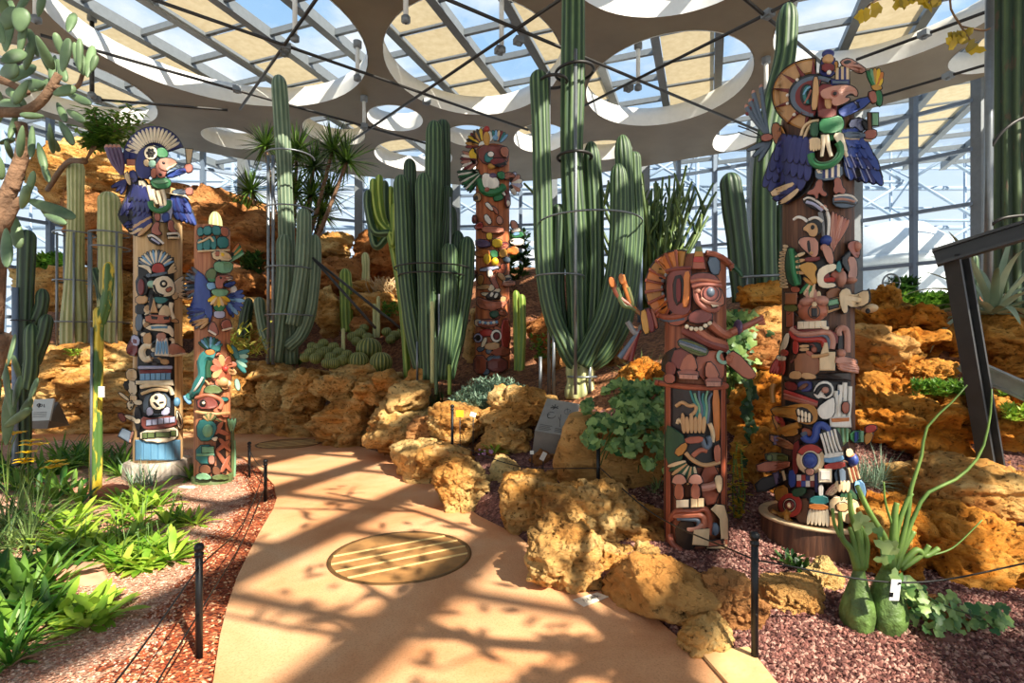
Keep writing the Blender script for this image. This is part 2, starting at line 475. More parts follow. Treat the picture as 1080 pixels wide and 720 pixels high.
for j in range(len(ys) - 1):
    for i in range(nxg - 1):
        a = j * nxg + i
        fs.append((a, a + 1, a + nxg + 1, a + nxg))
        x, y = xs[i] + .05, ys[j] + .05
        lx = float(left_path_x(min(y, 7.0)))
        if x < lx + .3 and y < 9.0:
            mids.append(1 if x > lx - .34 - jit[a] * .35 else 0)
        elif y < 6.4 and x > -.8 and ZZ[a] < .8: mids.append(2)
        else: mids.append(3)
mb = MB(); mb.v = list(zip(X1, Y1, ZZ)); mb.n = len(mb.v); mb.c = [0.0] * mb.n; mb.f = fs; mb.m = mids
mb.build('ground', [m_gravel_pink, m_mulch, m_gravel_purple, m_soil], kind='structure')

# loose stones: real little pebbles, far too many to count
def pebbles(name, mats, spots, r0, r1, flat, label, cat, seed):
    rr = random.Random(seed); V = []; Fc = []; Mi = []
    base = [(1, 0, 0), (-1, 0, 0), (0, 1, 0), (0, -1, 0), (0, 0, 1), (0, 0, -1)]
    fi = [(0, 2, 4), (2, 1, 4), (1, 3, 4), (3, 0, 4), (2, 0, 5), (1, 2, 5), (3, 1, 5), (0, 3, 5)]
    for (x, y, z) in spots:
        r = rr.uniform(r0, r1); a = rr.uniform(0, 6.28); ca, sa = math.cos(a), math.sin(a)
        ex, ey, ez = r * rr.uniform(.8, 1.4), r * rr.uniform(.6, 1), r * flat * rr.uniform(.6, 1.1)
        t = rr.uniform(-.5, .5); b = len(V)
        for q in base:
            qx, qy, qz = q[0] * ex, q[1] * ey, q[2] * ez
            qx, qz = qx + t * qz, qz + t * .6 * qx
            V.append((x + ca * qx - sa * qy, y + sa * qx + ca * qy, z + qz + ez * .4))
        m = rr.randrange(len(mats))
        for f in fi: Fc.append((b + f[0], b + f[1], b + f[2])); Mi.append(m)
    mb = MB(); mb.v = V; mb.n = len(V); mb.c = [0.0] * len(V); mb.f = Fc; mb.m = Mi
    return mb.build(name, mats, smooth=False, label=label, cat=cat, kind='stuff')
def scatter(n, x0, x1, y0, y1, test, seed):
    rr = np.random.RandomState(seed)
    # more stones close to the camera
    y = y0 + (y1 - y0) * rr.rand(n) ** 1.5; x = x0 + (x1 - x0) * rr.rand(n)
    ok = np.array([test(a, b) for a, b in zip(x, y)])
    x, y = x[ok], y[ok]
    z = np.maximum(ground_z(x, y), -.01)
    return list(zip(x, y, z))
sp = scatter(42000, .7, 4.0, 2.1, 4.9, lambda x, y: not inside(x, y, poly) and x < 1.0 * y + .6, 3)
pebbles('purple_pebbles', [plain('peb_a', (112, 68, 60), .9), plain('peb_b', (136, 90, 80), .9), plain('peb_c', (84, 48, 44), .9), plain('peb_d', (172, 132, 118), .9)], sp, .008, .018, .75, 'loose purple brown gravel in the bed right of the path', 'gravel', 1)
sp = scatter(30000, -3.6, -1.1, 2.1, 6.6, lambda x, y: not inside(x, y, poly) and x < float(left_path_x(y)) - .28, 4)
pebbles('pink_pebbles', [plain('peb_e', (206, 156, 130), .9), plain('peb_f', (184, 132, 106), .9), plain('peb_g', (226, 192, 168), .9), plain('peb_h', (160, 108, 86), .9)], sp, .004, .010, .7, 'fine pinkish gravel covering the planting bed left of the path', 'gravel', 2)
sp = scatter(26000, -4.2, -1.0, 2.1, 7.6, lambda x, y: not inside(x, y, poly) and float(left_path_x(y)) + .02 > x > float(left_path_x(y)) - .36 - .25 * math.sin(y * 3.1) * .3, 5)
pebbles('red_chips', [plain('peb_i', (150, 66, 30), .9), plain('peb_j', (120, 48, 22), .9), plain('peb_k', (186, 110, 70), .9), plain('peb_l', (214, 170, 130), .9)], sp, .006, .013, .7, 'rust red lava chips along the left edge of the path', 'gravel', 3)

# ================================================================== CEILING with round openings
HZ = 8.0
holes = [(-6.0, 10.9, 2.95, 2.95), (-.85, 11.9, 1.97, 2.42), (3.7, 12.8, 1.9, 2.2), (2.6, 8.3, 1.9, 1.9), (7.2, 9.9, 2.05, 2.3), (10.5, 11.3, .95, .95),
         (-3.2, 14.55, .75, .8), (-1.26, 15.7, .7, .75), (-3.2, 17.3, 1.25, 1.35), (.85, 15.9, .8, 1.05), (-10.9, 13.0, 1.8, 2.0), (-5.15, 15.4, .85, 1.0), (6.75, 15.4, .75, 1.5),
         (-10.6, 8.0, 1.7, 2.3), (-2.2, 6.9, 1.6, 1.6), (11.2, 7.6, 1.6, 2.0), (-8.4, 15.9, .8, .8), (2.9, 16.8, .9, .8), (-1.0, 18.6, .8, .7), (-13.2, 9.8, 1.0, 1.2),
         (4.9, -2.0, 5.4, 3.55), (-3.2, 4.0, 1.7, 1.2), (-.2, 2.9, 1.25, 1.2), (5.0, 3.9, 2.2, 2.0), (12.6, -1.2, 2.0, 2.6), (-6.4, 1.0, 2.2, 2.4), (-11.2, 2.2, 2.2, 2.5), (-3.4, -3.4, 2.2, 2.4), (-8.6, -5.4, 2.4, 2.5), (10.6, 3.4, 2.1, 1.9), (2.4, -8.6, 2.2, 2.0), (10.2, -8.3, 2.2, 2.0), (-12.6, -4.6, 1.8, 2.4), (-3.4, -10.4, 2.2, 1.9)]  # unseen openings, sized and placed to steer the sunlight into the scene
edge = [(-16.5, -2), (-14, -10), (-7, -14), (0, -14.6), (7, -13.6), (13, -10), (15.5, -4), (15.4, 3), (13.6, 8.0), (12.2, 10.6), (10.9, 12.5), (9.2, 14.2), (7.6, 16.6), (4.6, 18.2), (1.5, 19.6), (-2, 20.2), (-5.5, 19.2), (-8.8, 17.6), (-12, 15.6), (-14.6, 11.5)]
cu = bpy.data.curves.new('ceiling', 'CURVE'); cu.dimensions = '2D'; cu.fill_mode = 'BOTH'; cu.extrude = .09; cu.resolution_u = 1
def spline(pts):
    s = cu.splines.new('POLY'); s.points.add(len(pts) - 1); s.use_cyclic_u = True
    for p, q in zip(s.points, pts): p.co = (q[0], q[1], 0, 1)
spline(edge)
def ring(h, n=56, k=1.0): return [(h[0] + k * h[2] * math.cos(2 * PI * i / n), h[1] + k * h[3] * math.sin(2 * PI * i / n)) for i in range(n)]
for h in holes: spline(ring(h))
tmp = bpy.data.objects.new('tmp', cu); COL.objects.link(tmp)
bpy.context.view_layer.update()
me = bpy.data.meshes.new_from_object(tmp.evaluated_get(bpy.context.evaluated_depsgraph_get()))
bpy.data.objects.remove(tmp); bpy.data.curves.remove(cu)
me.materials.clear(); me.materials.append(m_canopy)
ceil = bpy.data.objects.new('ceiling', me); ceil.location = (0, 0, HZ + .09); COL.objects.link(ceil); ceil['kind'] = 'structure'
ceil.name = 'ceiling'
RZ = 9.0
for h in holes:
    mb = MB(); n = 56; vs = []; fs = []
    prof = [(.994, HZ - .012), (.996, HZ + .25), (1.012, HZ + .5), (1.04, HZ + .5), (1.03, HZ + .22)]
    for k, z in prof:
        vs += [(x, y, z) for x, y in ring(h, n, k)]
    for j in range(len(prof) - 1):
        for i in range(n): fs.append((j * n + i, j * n + (i + 1) % n, (j + 1) * n + (i + 1) % n, (j + 1) * n + i))
    mb.add(vs, fs); mb.build('rim', m_white, ceil)
# ------------------------------------------------------------------ glazed roof above
roof = empty('roof', (0, 5, RZ), kind='structure')
rd = Vector((.37, 1, 0)).normalized(); rp = Vector((1, -.37, 0)).normalized()
def rpt(k, t):      # k: strip number, t: metres along the rafter from Y=11.2
    return Vector((-7.6 + 1.5 * k, 11.2, RZ)) + rd * t
K0, K1 = -7, 20
for k in range(K0, K1 + 1):
    mb = MB(); mb.beam(rpt(k, -27), rpt(k, 10.5), .11, .26)
    mb.beam(rpt(k, -27) - Vector((0, 0, .14)), rpt(k, 10.5) - Vector((0, 0, .14)), .2, .03)
    mb.build('rafter', m_steel, roof, smooth=False)
mb = MB()
for k in range(K0, K1):
    off = (k % 2) * .0
    for i in range(-20, 9):
        t = i * 1.27 + off
        a = rpt(k, t); b = a + rp * (1.5 * .938)
        mb.beam(a + Vector((0, 0, .02)), b + Vector((0, 0, .02)), .09, .14)
mb.build('purlins', m_steel, roof, smooth=False)
shaded = {-6, -4, -2, 0, 3, 5, 7, 10, 12, 14}
mb = MB()
for k in range(K0, K1):
    a, b = rpt(k, -27), rpt(k, 10.5); c, d = rpt(k + 1, 10.5), rpt(k + 1, -8)
    mb.add([q + Vector((0, 0, .16)) for q in (a, b, c, d)], [(0, 1, 2, 3)])
mb.build('glazing', m_glass, roof, smooth=False)
for k in shaded:
    mb = MB()
    for i in range(-1, 7):
        t = i * 1.27 + .1
        a = rpt(k, t) + rp * .1; b = rpt(k, t + 1.1) + rp * .1
        w = rp * 1.2
        mb.add([a + Vector((0, 0, -.02)), b + Vector((0, 0, -.02)), b + w + Vector((0, 0, -.02)), a + w + Vector((0, 0, -.02))], [(0, 1, 2, 3)])
    mb.build('blind', m_shade, roof, smooth=False)
# ------------------------------------------------------------------ glass back wall
wall = empty('wall_back', (0, 17, 0), kind='structure')
WL = [(-15.5, 8.5), (-14.6, 12.5), (-12.4, 16.4), (-9.4, 18.6), (-5.8, 20.2), (-2.2, 21.0), (1.6, 20.6), (4.8, 19.2), (7.9, 17.4), (9.6, 14.9), (11.5, 13.0), (13.2, 10.9), (14.6, 8.4), (15.6, 5.0)]
gl = MB(); ml = MB()
for i, (a, b) in enumerate(zip(WL[:-1], WL[1:])):
    a, b = Vector((*a, 0)), Vector((*b, 0)); L = (b - a).length; nseg = max(1, round(L / 1.35))
    gl.add([a, b, b + Vector((0, 0, 9.2)), a + Vector((0, 0, 9.2))], [(0, 1, 2, 3)])
    u = (b - a) / nseg
    for k in range(nseg):
        p = a + u * k
        if k == 0:
            c = MB(); c.beam(p, p + Vector((0, 0, 9.2)), .3, .3, up=(0, 1, 0)); c.build('column', m_steel, wall, smooth=False)
        else: ml.beam(p, p + Vector((0, 0, 9.2)), .13, .16, up=(0, 1, 0))
    for z in (1.2, 2.55, 3.9, 5.25, 6.6, 7.8):
        ml.beam(a + Vector((0, 0, z)), b + Vector((0, 0, z)), .1, .09)
gl.build('pane', m_glass, wall, smooth=False); ml.build('mullions', m_blue_steel, wall, smooth=False)
# ------------------------------------------------------------------ outside: pale court, neighbouring steel hall
mb = MB(); mb.add([(-60, -30, -.3), (60, -30, -.3), (60, 90, -.3), (-60, 90, -.3)], [(0, 1, 2, 3)])
mb.build('terrain', plain('pale_paving', (206, 206, 202), .8, 0, .08, .6), kind='structure', smooth=False)

ext = empty('exterior', (0, 26, 0), kind='structure')
m_hall = plain('pale_blue_steel', (146, 166, 186), .5, 0, .05)
mb = MB(); rr = random.Random(3)
for k in range(17):
    x = -27 + k * 3.3; y = 27 + .004 * x * x * -1
    mb.tube([(x, y, 0), (x, y, 12)], .1, 6); mb.tube([(x, y + 1.4, 0), (x, y + 1.4, 12)], .07, 6)
    for z in range(0, 12, 2):
        mb.tube([(x, y, z), (x + 3.3, y, z + (2 if (k + z // 2) % 2 else 0))], .08, 5); mb.tube([(x + 3.3, y, z), (x, y, z + 2)], .08, 5)
        mb.tube([(x, y, z), (x, y + 1.4, z + 1)], .045, 5); mb.tube([(x, y + 1.4, z + 1), (x, y, z + 2)], .045, 5)
for z in range(0, 13, 1): mb.tube([(-28, 27 - .0 * z, z), (27, 27, z)], .12 if z % 2 == 0 else .06, 6)
mb.build('truss_frame', m_hall, ext)
mb = MB(); mb.lathe((17.5, 24.5, 0), [(2.6, -.2), (2.6, 5.6), (2.2, 6.6), (1.3, 7.4), (.01, 7.7)], 28); mb.lathe((17.5, 24.5, 0), [(2.64, 5.4), (2.75, 5.5), (2.75, 5.75), (2.6, 5.8)], 28)
mb.build('domed_pavilion', plain('pale_pavilion', (206, 214, 218), .6, 0, .05), ext)
mb = MB()
for k in range(5): mb.box((-22 + k * 11, 42, 3 + (k * 7 % 3)), (9, 5, 6 + 2 * (k * 7 % 3)))
mb.build('pale_block', plain('pale_render', (208, 214, 220), .8, 0, .04), ext, smooth=False)
# ================================================================== TOTEM POLES: carving kit
PAL = dict(black=(26, 24, 26), dark=(44, 32, 28), navy=(46, 50, 108), blue=(52, 74, 146), lblue=(120, 166, 204), teal=(50, 120, 118), green=(48, 118, 70), dgreen=(34, 76, 50),
           lgreen=(120, 166, 128), maroon=(118, 42, 40), red=(172, 56, 46), rust=(152, 78, 54), brown=(112, 72, 50), wood=(150, 96, 62), tan=(196, 152, 104), sand=(222, 192, 150), cream=(238, 220, 190),
           white=(236, 228, 216), pink=(190, 134, 114), dpink=(164, 98, 82), gold=(198, 146, 66), yellow=(232, 190, 44), ochre=(178, 122, 52), orange=(204, 120, 54), grey=(140, 140, 142), slate=(92, 106, 122), olive=(96, 98, 50),
           purple=(96, 76, 106), denim=(92, 140, 172), mint=(150, 190, 168), clay=(176, 104, 78), terra=(160, 86, 62), lav=(176, 178, 206), oxblood=(128, 66, 58), moss=(94, 110, 66))
def pmat(c): return paint(PAL[c], .45, .22)
def chaikin(P, it=2, closed=True):
    for _ in range(it):
        Q = []; n = len(P)
        for i in range(n if closed else n - 1):
            a, b = P[i], P[(i + 1) % n]
            Q += [(a[0] * .75 + b[0] * .25, a[1] * .75 + b[1] * .25), (a[0] * .25 + b[0] * .75, a[1] * .25 + b[1] * .75)]
        if not closed: Q = [P[0]] + Q + [P[-1]]
        P = Q
    return P
def area(P): return .5 * sum(P[i][0] * P[(i + 1) % len(P)][1] - P[(i + 1) % len(P)][0] * P[i][1] for i in range(len(P)))
def inset(P, d):
    n = len(P); s = 1 if area(P) > 0 else -1; Q = []
    for i in range(n):
        a, b, c = P[i - 1], P[i], P[(i + 1) % n]
        e1 = (b[0] - a[0], b[1] - a[1]); e2 = (c[0] - b[0], c[1] - b[1])
        l1 = math.hypot(*e1) or 1e-6; l2 = math.hypot(*e2) or 1e-6
        nx = -(e1[1] / l1 + e2[1] / l2) * s; ny = (e1[0] / l1 + e2[0] / l2) * s
        l = math.hypot(nx, ny)
        if l < .3: Q.append(b); continue
        k = d / l * min(1.6, 2 / l)
        Q.append((b[0] + nx * k, b[1] + ny * k))
    return Q
class Totem:
    def __init__(s, name, px, Y, rad, z0, label, group):
        s.x = (px - CX) * Y / F; s.y = Y; s.R = rad; s.z0 = z0; s.m = Y / F
        s.root = empty(name, (s.x, Y, z0), label, 'totem pole', group)
        s.mb = None; s.crop(0, 0, 1)
    def crop(s, x0, y0, k): s.ox, s.oy, s.k = x0, y0, k
    def P(s, pts):
        if isinstance(pts, str): pts = [tuple(float(v) for v in q.split(',')) for q in pts.split()]
        return [(s.ox + x / s.k, s.oy + y / s.k) for x, y in pts]
    def surf(s, px, py, lift):
        dx = (px - CX) / F; L2 = dx * dx + 1
        t = (dx * s.x + s.y) / L2
        sx, sy = t * dx - s.x, t - s.y
        q = math.sqrt(max(0.0, s.R ** 2 - sx * sx - sy * sy)) + lift
        t -= q / math.sqrt(L2)
        return Vector((t * dx, t, EYE + t * (HY - py) / F))
    def part(s, name, label=None):
        s.done(); s.mb = MB(); s.pn = name; s.pl = label; s.mats = []; return s
    def done(s):
        if s.mb is not None and s.mb.n:
            o = s.mb.build(s.pn, [pmat(c) for c in s.mats], s.root, smooth=True, label=s.pl)
            autosmooth(o, 30)
        s.mb = None
    def mi(s, c):
        if c not in s.mats: s.mats.append(c)
        return s.mats.index(c)
    def raw(s, c, P, lift, th, bev):
        """P in photo pixels"""
        if area(P) < 0: P = P[::-1]
        Q = []
        for i in range(len(P)):
            a, b = P[i], P[(i + 1) % len(P)]; L = math.hypot(b[0] - a[0], b[1] - a[1]); n = max(1, int(L / 9))
            Q += [(a[0] + (b[0] - a[0]) * j / n, a[1] + (b[1] - a[1]) * j / n) for j in range(n)]
        P = Q; n = len(P); I = inset(P, bev)
        vs = [s.surf(x, y, min(lift, 0) - .03 + max(0, lift) * .2) for x, y in P] + [s.surf(x, y, lift + th - bev * s.m * .8) for x, y in P] + [s.surf(x, y, lift + th) for x, y in I]
        fs = []
        for r in range(2):
            for i in range(n): fs.append((r * n + i, r * n + (i + 1) % n, (r + 1) * n + (i + 1) % n, (r + 1) * n + i))
        tri = geometry.tessellate_polygon([[Vector((x, y, 0)) for x, y in I]])
        V2 = list(I); T = [tuple(t) for t in tri]
        big = max((max(abs(V2[a][0] - V2[b][0]) for a, b in ((t[0], t[1]), (t[1], t[2]), (t[2], t[0]))) for t in T), default=0)
        lev = 0 if big < 8 else (1 if big < 20 else 2)
        for _ in range(lev):
            mid = {}; T2 = []
            def md(a, b):
                k = (min(a, b), max(a, b))
                if k not in mid:
                    mid[k] = len(V2); V2.append(((V2[a][0] + V2[b][0]) / 2, (V2[a][1] + V2[b][1]) / 2))
                return mid[k]
            for a, b, c2 in T:
                ab, bc, ca = md(a, b), md(b, c2), md(c2, a)
                T2 += [(a, ab, ca), (ab, b, bc), (ca, bc, c2), (ab, bc, ca)]
            T = T2
        base = len(vs)
        vs += [s.surf(x, y, lift + th) for x, y in V2[n:]]
        fs += [tuple(2 * n + i if i < n else base + i - n for i in t) for t in T]
        s.mb.add(vs, fs, s.mi(c))
    def s(s, *a, **k): pass
    def sl(s, c, pts, lift=0., th=.03, sm=1, bev=None, e=1.0, ec='black'):
        """carved slab with rounded edge and a dark groove around it"""
        P = s.P(pts)
        if sm: P = chaikin(P, sm)
        if area(P) < 0: P = P[::-1]
        P = inset(P, -.5 if s.y < 5 else -.25)
        if s.y > 5: e *= .75
        w = min(max(q[0] for q in P) - min(q[0] for q in P), max(q[1] for q in P) - min(q[1] for q in P))
        b = bev if bev is not None else min(1.0, w * .13)
        if e: s.raw(ec, inset(P if area(P) > 0 else P[::-1], -e), lift, th * .35, .3)
        s.raw(c, P, lift, th, b); return s
    def rc(s, c, x0, y0, x1, y1, lift=0., th=.03, **k): return s.sl(c, [(x0, y0), (x1, y0), (x1, y1), (x0, y1)], lift, th, **{'sm': 0, **k})
    def fe(s, c, x0, y0, x1, y1, w, lift=0., th=.025, tip=.35, e=.7, ec='black', mid=None):
        """one feather from base to tip"""
        dx, dy = x1 - x0, y1 - y0; L = math.hypot(dx, dy); ux, uy = dx / L, dy / L; nx, ny = -uy * w / 2, ux * w / 2
        q = 1 - tip
        s.sl(c, [(x0 - nx * .7, y0 - ny * .7), (x0 + dx * q - nx, y0 + dy * q - ny), (x0 + dx * .96 - nx * .45, y0 + dy * .96 - ny * .45), (x1, y1), (x0 + dx * .96 + nx * .45, y0 + dy * .96 + ny * .45), (x0 + dx * q + nx, y0 + dy * q + ny), (x0 + nx * .7, y0 + ny * .7)], lift, th, 1, None, e, ec)
        if mid: s.sl(mid, [(x0 + dx * .1 - nx * .18, y0 + dy * .1 - ny * .18), (x0 + dx * .85, y0 + dy * .85), (x0 + dx * .1 + nx * .18, y0 + dy * .1 + ny * .18)], lift + th * .8, .008, 0, .1, 0)
        return s
    def bl(s, c, x, y, rx, ry=None, lift=0., d=None):
        x, y = s.P([(x, y)])[0]; rx = rx / s.k * s.m; ry = (ry / s.k * s.m) if ry else rx
        s.mb.ball(s.surf(x, y, lift), (rx, d if d else min(rx, ry) * .8, ry), 14, s.mi(c)); return s
    def tb(s, c, pts, r, lift=0., cl=False, r1=None):
        P = chaikin(s.P(pts), 2, False); q = r / s.k * s.m; q1 = (r1 if r1 is not None else r) / s.k * s.m
        V = [s.surf(x, y, lift) for x, y in P]
        s.mb.tube(V, lambda t: q + (q1 - q) * t, 8, s.mi(c)); return s
    def arc(s, c, x, y, rx0, ry0, rx1, ry1, a0, a1, lift=0., th=.03, n=14, **k):
        """ring sector; degrees, 0 = right, counted towards the top"""
        A = [R(a0 + (a1 - a0) * i / n) for i in range(n + 1)]
        pts = [(x + rx1 * math.cos(a), y - ry1 * math.sin(a)) for a in A] + [(x + rx0 * math.cos(a), y - ry0 * math.sin(a)) for a in reversed(A)]
        return s.sl(c, pts, lift, th, **{'sm': 0, **k})
    def disc(s, c, x, y, rx, ry=None, lift=0., th=.03, **k):
        ry = ry or rx
        return s.sl(c, [(x + rx * math.cos(2 * PI * i / 18), y + ry * math.sin(2 * PI * i / 18)) for i in range(18)], lift, th, **{'sm': 0, **k})
    def fan(s, cols, x, y, r0, r1, a0, a1, n, lift=0., th=.025, wf=.9, ry=1.0, **k):
        for i in range(n):
            a = R(a0 + (a1 - a0) * (i + .5) / n); w = abs(R(a1 - a0)) / n * r1 * wf
            ca, sa = math.cos(a), -math.sin(a) * ry
            s.fe(cols[i % len(cols)], x + r0 * ca, y + r0 * sa, x + r1 * ca, y + r1 * sa, w, lift, th, **k)
        return s
    def teeth(s, c, x0, y0, x1, y1, n, h, lift=0., th=.03, gap=.2, **k):
        for i in range(n):
            ax, ay = x0 + (x1 - x0) * (i + gap / 2) / n, y0 + (y1 - y0) * (i + gap / 2) / n
            bx, by = x0 + (x1 - x0) * (i + 1 - gap / 2) / n, y0 + (y1 - y0) * (i + 1 - gap / 2) / n
            s.sl(c, [(ax, ay), (bx, by), (bx, by + h), (ax, ay + h)], lift, th, **{'sm': 0, 'e': .5, **k})
        return s
    def scatter(s, cols, x0, y0, x1, y1, n, w, h, seed):
        rr = random.Random(seed)
        for i in range(n):
            s.part('carving'); cx_, cy_ = rr.uniform(x0, x1), y0 + (y1 - y0) * (i + rr.random()) / n; a = rr.uniform(-.7, .7); ww, hh = w * rr.uniform(.6, 1.4), h * rr.uniform(.6, 1.4)
            if i % 4 == 3: s.tb(rr.choice(cols), [(cx_ - ww, cy_), (cx_, cy_ - hh), (cx_ + ww, cy_ + hh * .4)], h * .3, .03); continue
            q = [(-ww, -hh * .6), (ww * .7, -hh), (ww, hh * .5), (-ww * .5, hh)]
            s.sl(rr.choice(cols), [(cx_ + x * math.cos(a) - y * math.sin(a), cy_ + x * math.sin(a) + y * math.cos(a)) for x, y in q], rr.uniform(0, .02), .035)
    def pole(s, c, ztop, mat=None, rows=None):
        s.part('pole'); n = 28; z1 = ztop
        prof = [(s.R * .97, s.z0 - .02), (s.R * .985, s.z0 + .1), (s.R * .96, (s.z0 + z1) / 2), (s.R * .95, z1 - .03), (s.R * .9, z1), (.001, z1 + .01)]
        s.mb.lathe((s.x, s.y, 0), prof, n, s.mi(c)); o = s.mb.build('pole', mat or [pmat(c)], s.root); s.mb = None
        autosmooth(o, 50); return o
def woodmat(name, dark, mid, light):
    if (name,) in _M: return _M[(name,)]
    m, nt, b = new_mat(name)
    v = pos(nt, (9, 9, .55)); n = noise(nt, v, 2.2, 6, .6, .5)
    nt.links.new(ramp(nt, n, [(.3, srgb(*dark)), (.5, srgb(*mid)), (.7, srgb(*light))]), b.inputs['Base Color'])
    b.inputs['Roughness'].default_value = .6; bump(nt, b, n, .5, .012)
    _M[(name,)] = m; return m
m_log = woodmat('dark_log', (54, 34, 24), (94, 60, 42), (132, 90, 62))
m_redlog = woodmat('reddish_log', (92, 46, 32), (150, 84, 56), (184, 116, 80))
m_palelog = woodmat('weathered_log', (120, 108, 96), (176, 164, 150), (206, 196, 182))
# ================================================================== TALL RIGHT TOTEM (bird with sun disc)
T = Totem('totem_pole', 862, 3.9, .242, .33, 'tall totem pole with tan sun disc and navy winged bird on a round log stump', 'carved totem poles')
T.pole('brown', EYE + (HY - 118) * 3.9 / F, [m_log])
mb = MB(); zs = .06
mb.lathe((T.x, T.y, 0), [(.40, zs - .05), (.385, zs + .1), (.378, .30), (.372, .328), (.35, .335), (.001, .335)], 36)
o = mb.build('stump', [m_log], T.root, label='round log stump with bark removed'); autosmooth(o)
mb = MB(); mb.lathe((T.x, T.y, 0), [(.374, .315), (.392, .318), (.392, .336), (.33, .337)], 36)
mb.build('stump_rim', [pmat('sand')], o)
# ---- head
T.crop(790, 50, 6)
T.part('sun_disc')
T.arc('ochre', 415, 300, 150, 140, 262, 224, 90, 262, -.05, .05, 20, e=1.5, ec='dark')
T.arc('tan', 415, 300, 160, 150, 252, 214, 91, 260, 0, .015, 20, e=0)
for a in (92, 118, 143, 170, 200, 230, 255):
    r0, r1 = 140, 282; c_, s_ = math.cos(R(a)), math.sin(R(a)) * .86
    nx, ny = -s_ * 14, -c_ * 14
    T.sl('maroon', [(415 + r0 * c_ - nx, 300 - r0 * s_ - ny), (415 + r1 * c_, 300 - r1 * s_), (415 + r0 * c_ + nx, 300 - r0 * s_ + ny)], .005, .03, 0, e=.6)
T.part('head')
T.arc('black', 415, 305, 0, 0, 165, 135, 80, 275, .0, .05, 18, e=0)
T.arc('slate', 430, 310, 138, 105, 168, 128, 60, 262, .03, .04, 18)
T.sl('maroon', '515,205 430,200 350,215 300,265 288,320 300,385 345,425 435,432 435,205', .03, .04)
for x, y in ((305, 205), (243, 303), (243, 355), (285, 425)): T.bl('white', x, y, 10, None, .06)
T.part('ear_swirl')
T.disc('black', 365, 300, 40, 66, .06, .02); T.arc('teal', 372, 300, 14, 30, 30, 55, 80, 280, .07, .02); T.tb('dpink', '350,355 372,320 385,290 392,270', 6, .085); T.tb('lblue', '345,300 365,262 390,248', 7, .085)
T.part('face')
T.sl('maroon', '440,232 545,240 556,330 552,425 440,446 436,330', .04, .06)
T.sl('tan', '412,190 434,188 440,300 428,390 396,394 404,290', .06, .05)
T.sl('oxblood', '440,392 552,385 550,440 442,448', .05, .08)
T.sl('tan', '480,294 522,294 524,384 482,386', .1, .03, ec='maroon', e=1.6)
T.part('beak')
T.sl('pink', '455,275 520,248 600,238 662,250 686,282 680,312 655,284 620,294 598,322 642,322 612,346 545,372 524,350 528,322 478,325 456,305', .06, .09)
T.sl('black', '604,318 624,296 656,288 676,308 640,300', .1, .02, e=0)
T.disc('dpink', 543, 292, 22, 20, .14, .015); T.bl('black', 543, 292, 11, None, .158)
T.part('topknot')
T.sl('navy', '455,110 470,60 535,60 545,110 540,180 450,180', .0, .06)
T.bl('tan', 500, 75, 32, 28, .06); T.bl('navy', 500, 42, 36, 26, .05); T.sl('maroon', '462,105 538,105 536,150 465,150', .05, .04); T.bl('white', 506, 158, 13, None, .1)
T.sl('ochre', '535,95 560,90 556,140 538,160', .02, .04)
T.part('crest')
for i in range(5): T.rc(('sand', 'navy')[i % 2], 552 + i * 16, 132 + (i % 2) * 10 - i * 4, 566 + i * 16, 232, .02, .04)
T.rc('navy', 520, 205, 632, 238, .04, .03)
T.rc('slate', 530, 214, 624, 226, .05, .03, e=0)
T.part('streamer')
T.sl('pink', '582,88 632,68 700,112 742,142 702,166 640,130 592,112', .03, .04)
T.sl('black', '596,92 630,78 650,92 612,106', .06, .012, e=0)
# ---- arms and the things they hold
T.part('arm'); T.sl('blue', '568,388 740,308 772,350 605,440 572,425', .06, .07); T.sl('lav', '672,345 682,340 700,386 690,392', .12, .02, 0)
T.sl('dpink', '752,290 790,276 804,300 806,345 775,352', .05, .06)
T.part('plume')
for c_, x, y in (('green', 748, 150), ('lgreen', 772, 138), ('gold', 796, 134), ('yellow', 822, 136), ('orange', 844, 158), ('yellow', 842, 196)): T.fe(c_, 802, 262, x, y, 30, .03, .035)
T.sl('gold', '778,240 830,240 840,262 800,272 782,258', .04, .04); T.sl('green', '800,278 830,272 842,320 832,372 806,356', .04, .06)
T.part('lower_arm'); T.sl('slate', '600,532 735,540 732,572 612,574', .05, .06); T.sl('dpink', '735,528 800,520 806,560 770,580 732,570', .05, .05)
T.sl('lav', '628,470 716,440 742,520 660,536', .0, .03); T.rc('brown', 754, 418, 772, 530, .05, .03); T.rc('lgreen', 782, 418, 814, 490, .04, .05); T.sl('black', '712,470 742,462 756,520 736,520', .05, .03)
T.tb('sand', '600,574 690,580 775,592', 7, .08)
T.part('collar')
T.sl('green', '444,458 520,446 578,430 602,478 588,520 540,540 450,540', .07, .07); T.sl('black', '446,535 520,540 575,515 592,495 590,515 545,548 450,548', .1, .03, e=0)
T.sl('dgreen', '384,480 440,470 440,560 392,566', .06, .07); T.sl('green', '450,548 540,548 588,520 570,570 520,590 455,580', .06, .05)
T.part('hand')
T.sl('sand', '384,575 446,572 452,610 384,612', .09, .06)
for i in range(4): T.fe('sand', 392 + i * 17, 600, 392 + i * 17, 655 - abs(i - 1) * 4, 15, .1, .05)
for q in ('328,560 345,500 385,470 442,462', '345,600 362,530 392,490'): T.tb('sand', q, 9, .09)
T.part('claw')
for x0, x1, x2 in ((470, 468, 460), (490, 500, 520), (548, 590, 620)): T.tb('cream', [(x0, 556), (x1, 620), (x2, 690)], 13, .12, r1=9)
T.sl('cream', '532,548 592,538 600,580 626,668 590,640 560,600', .09, .05)
T.part('rattle')
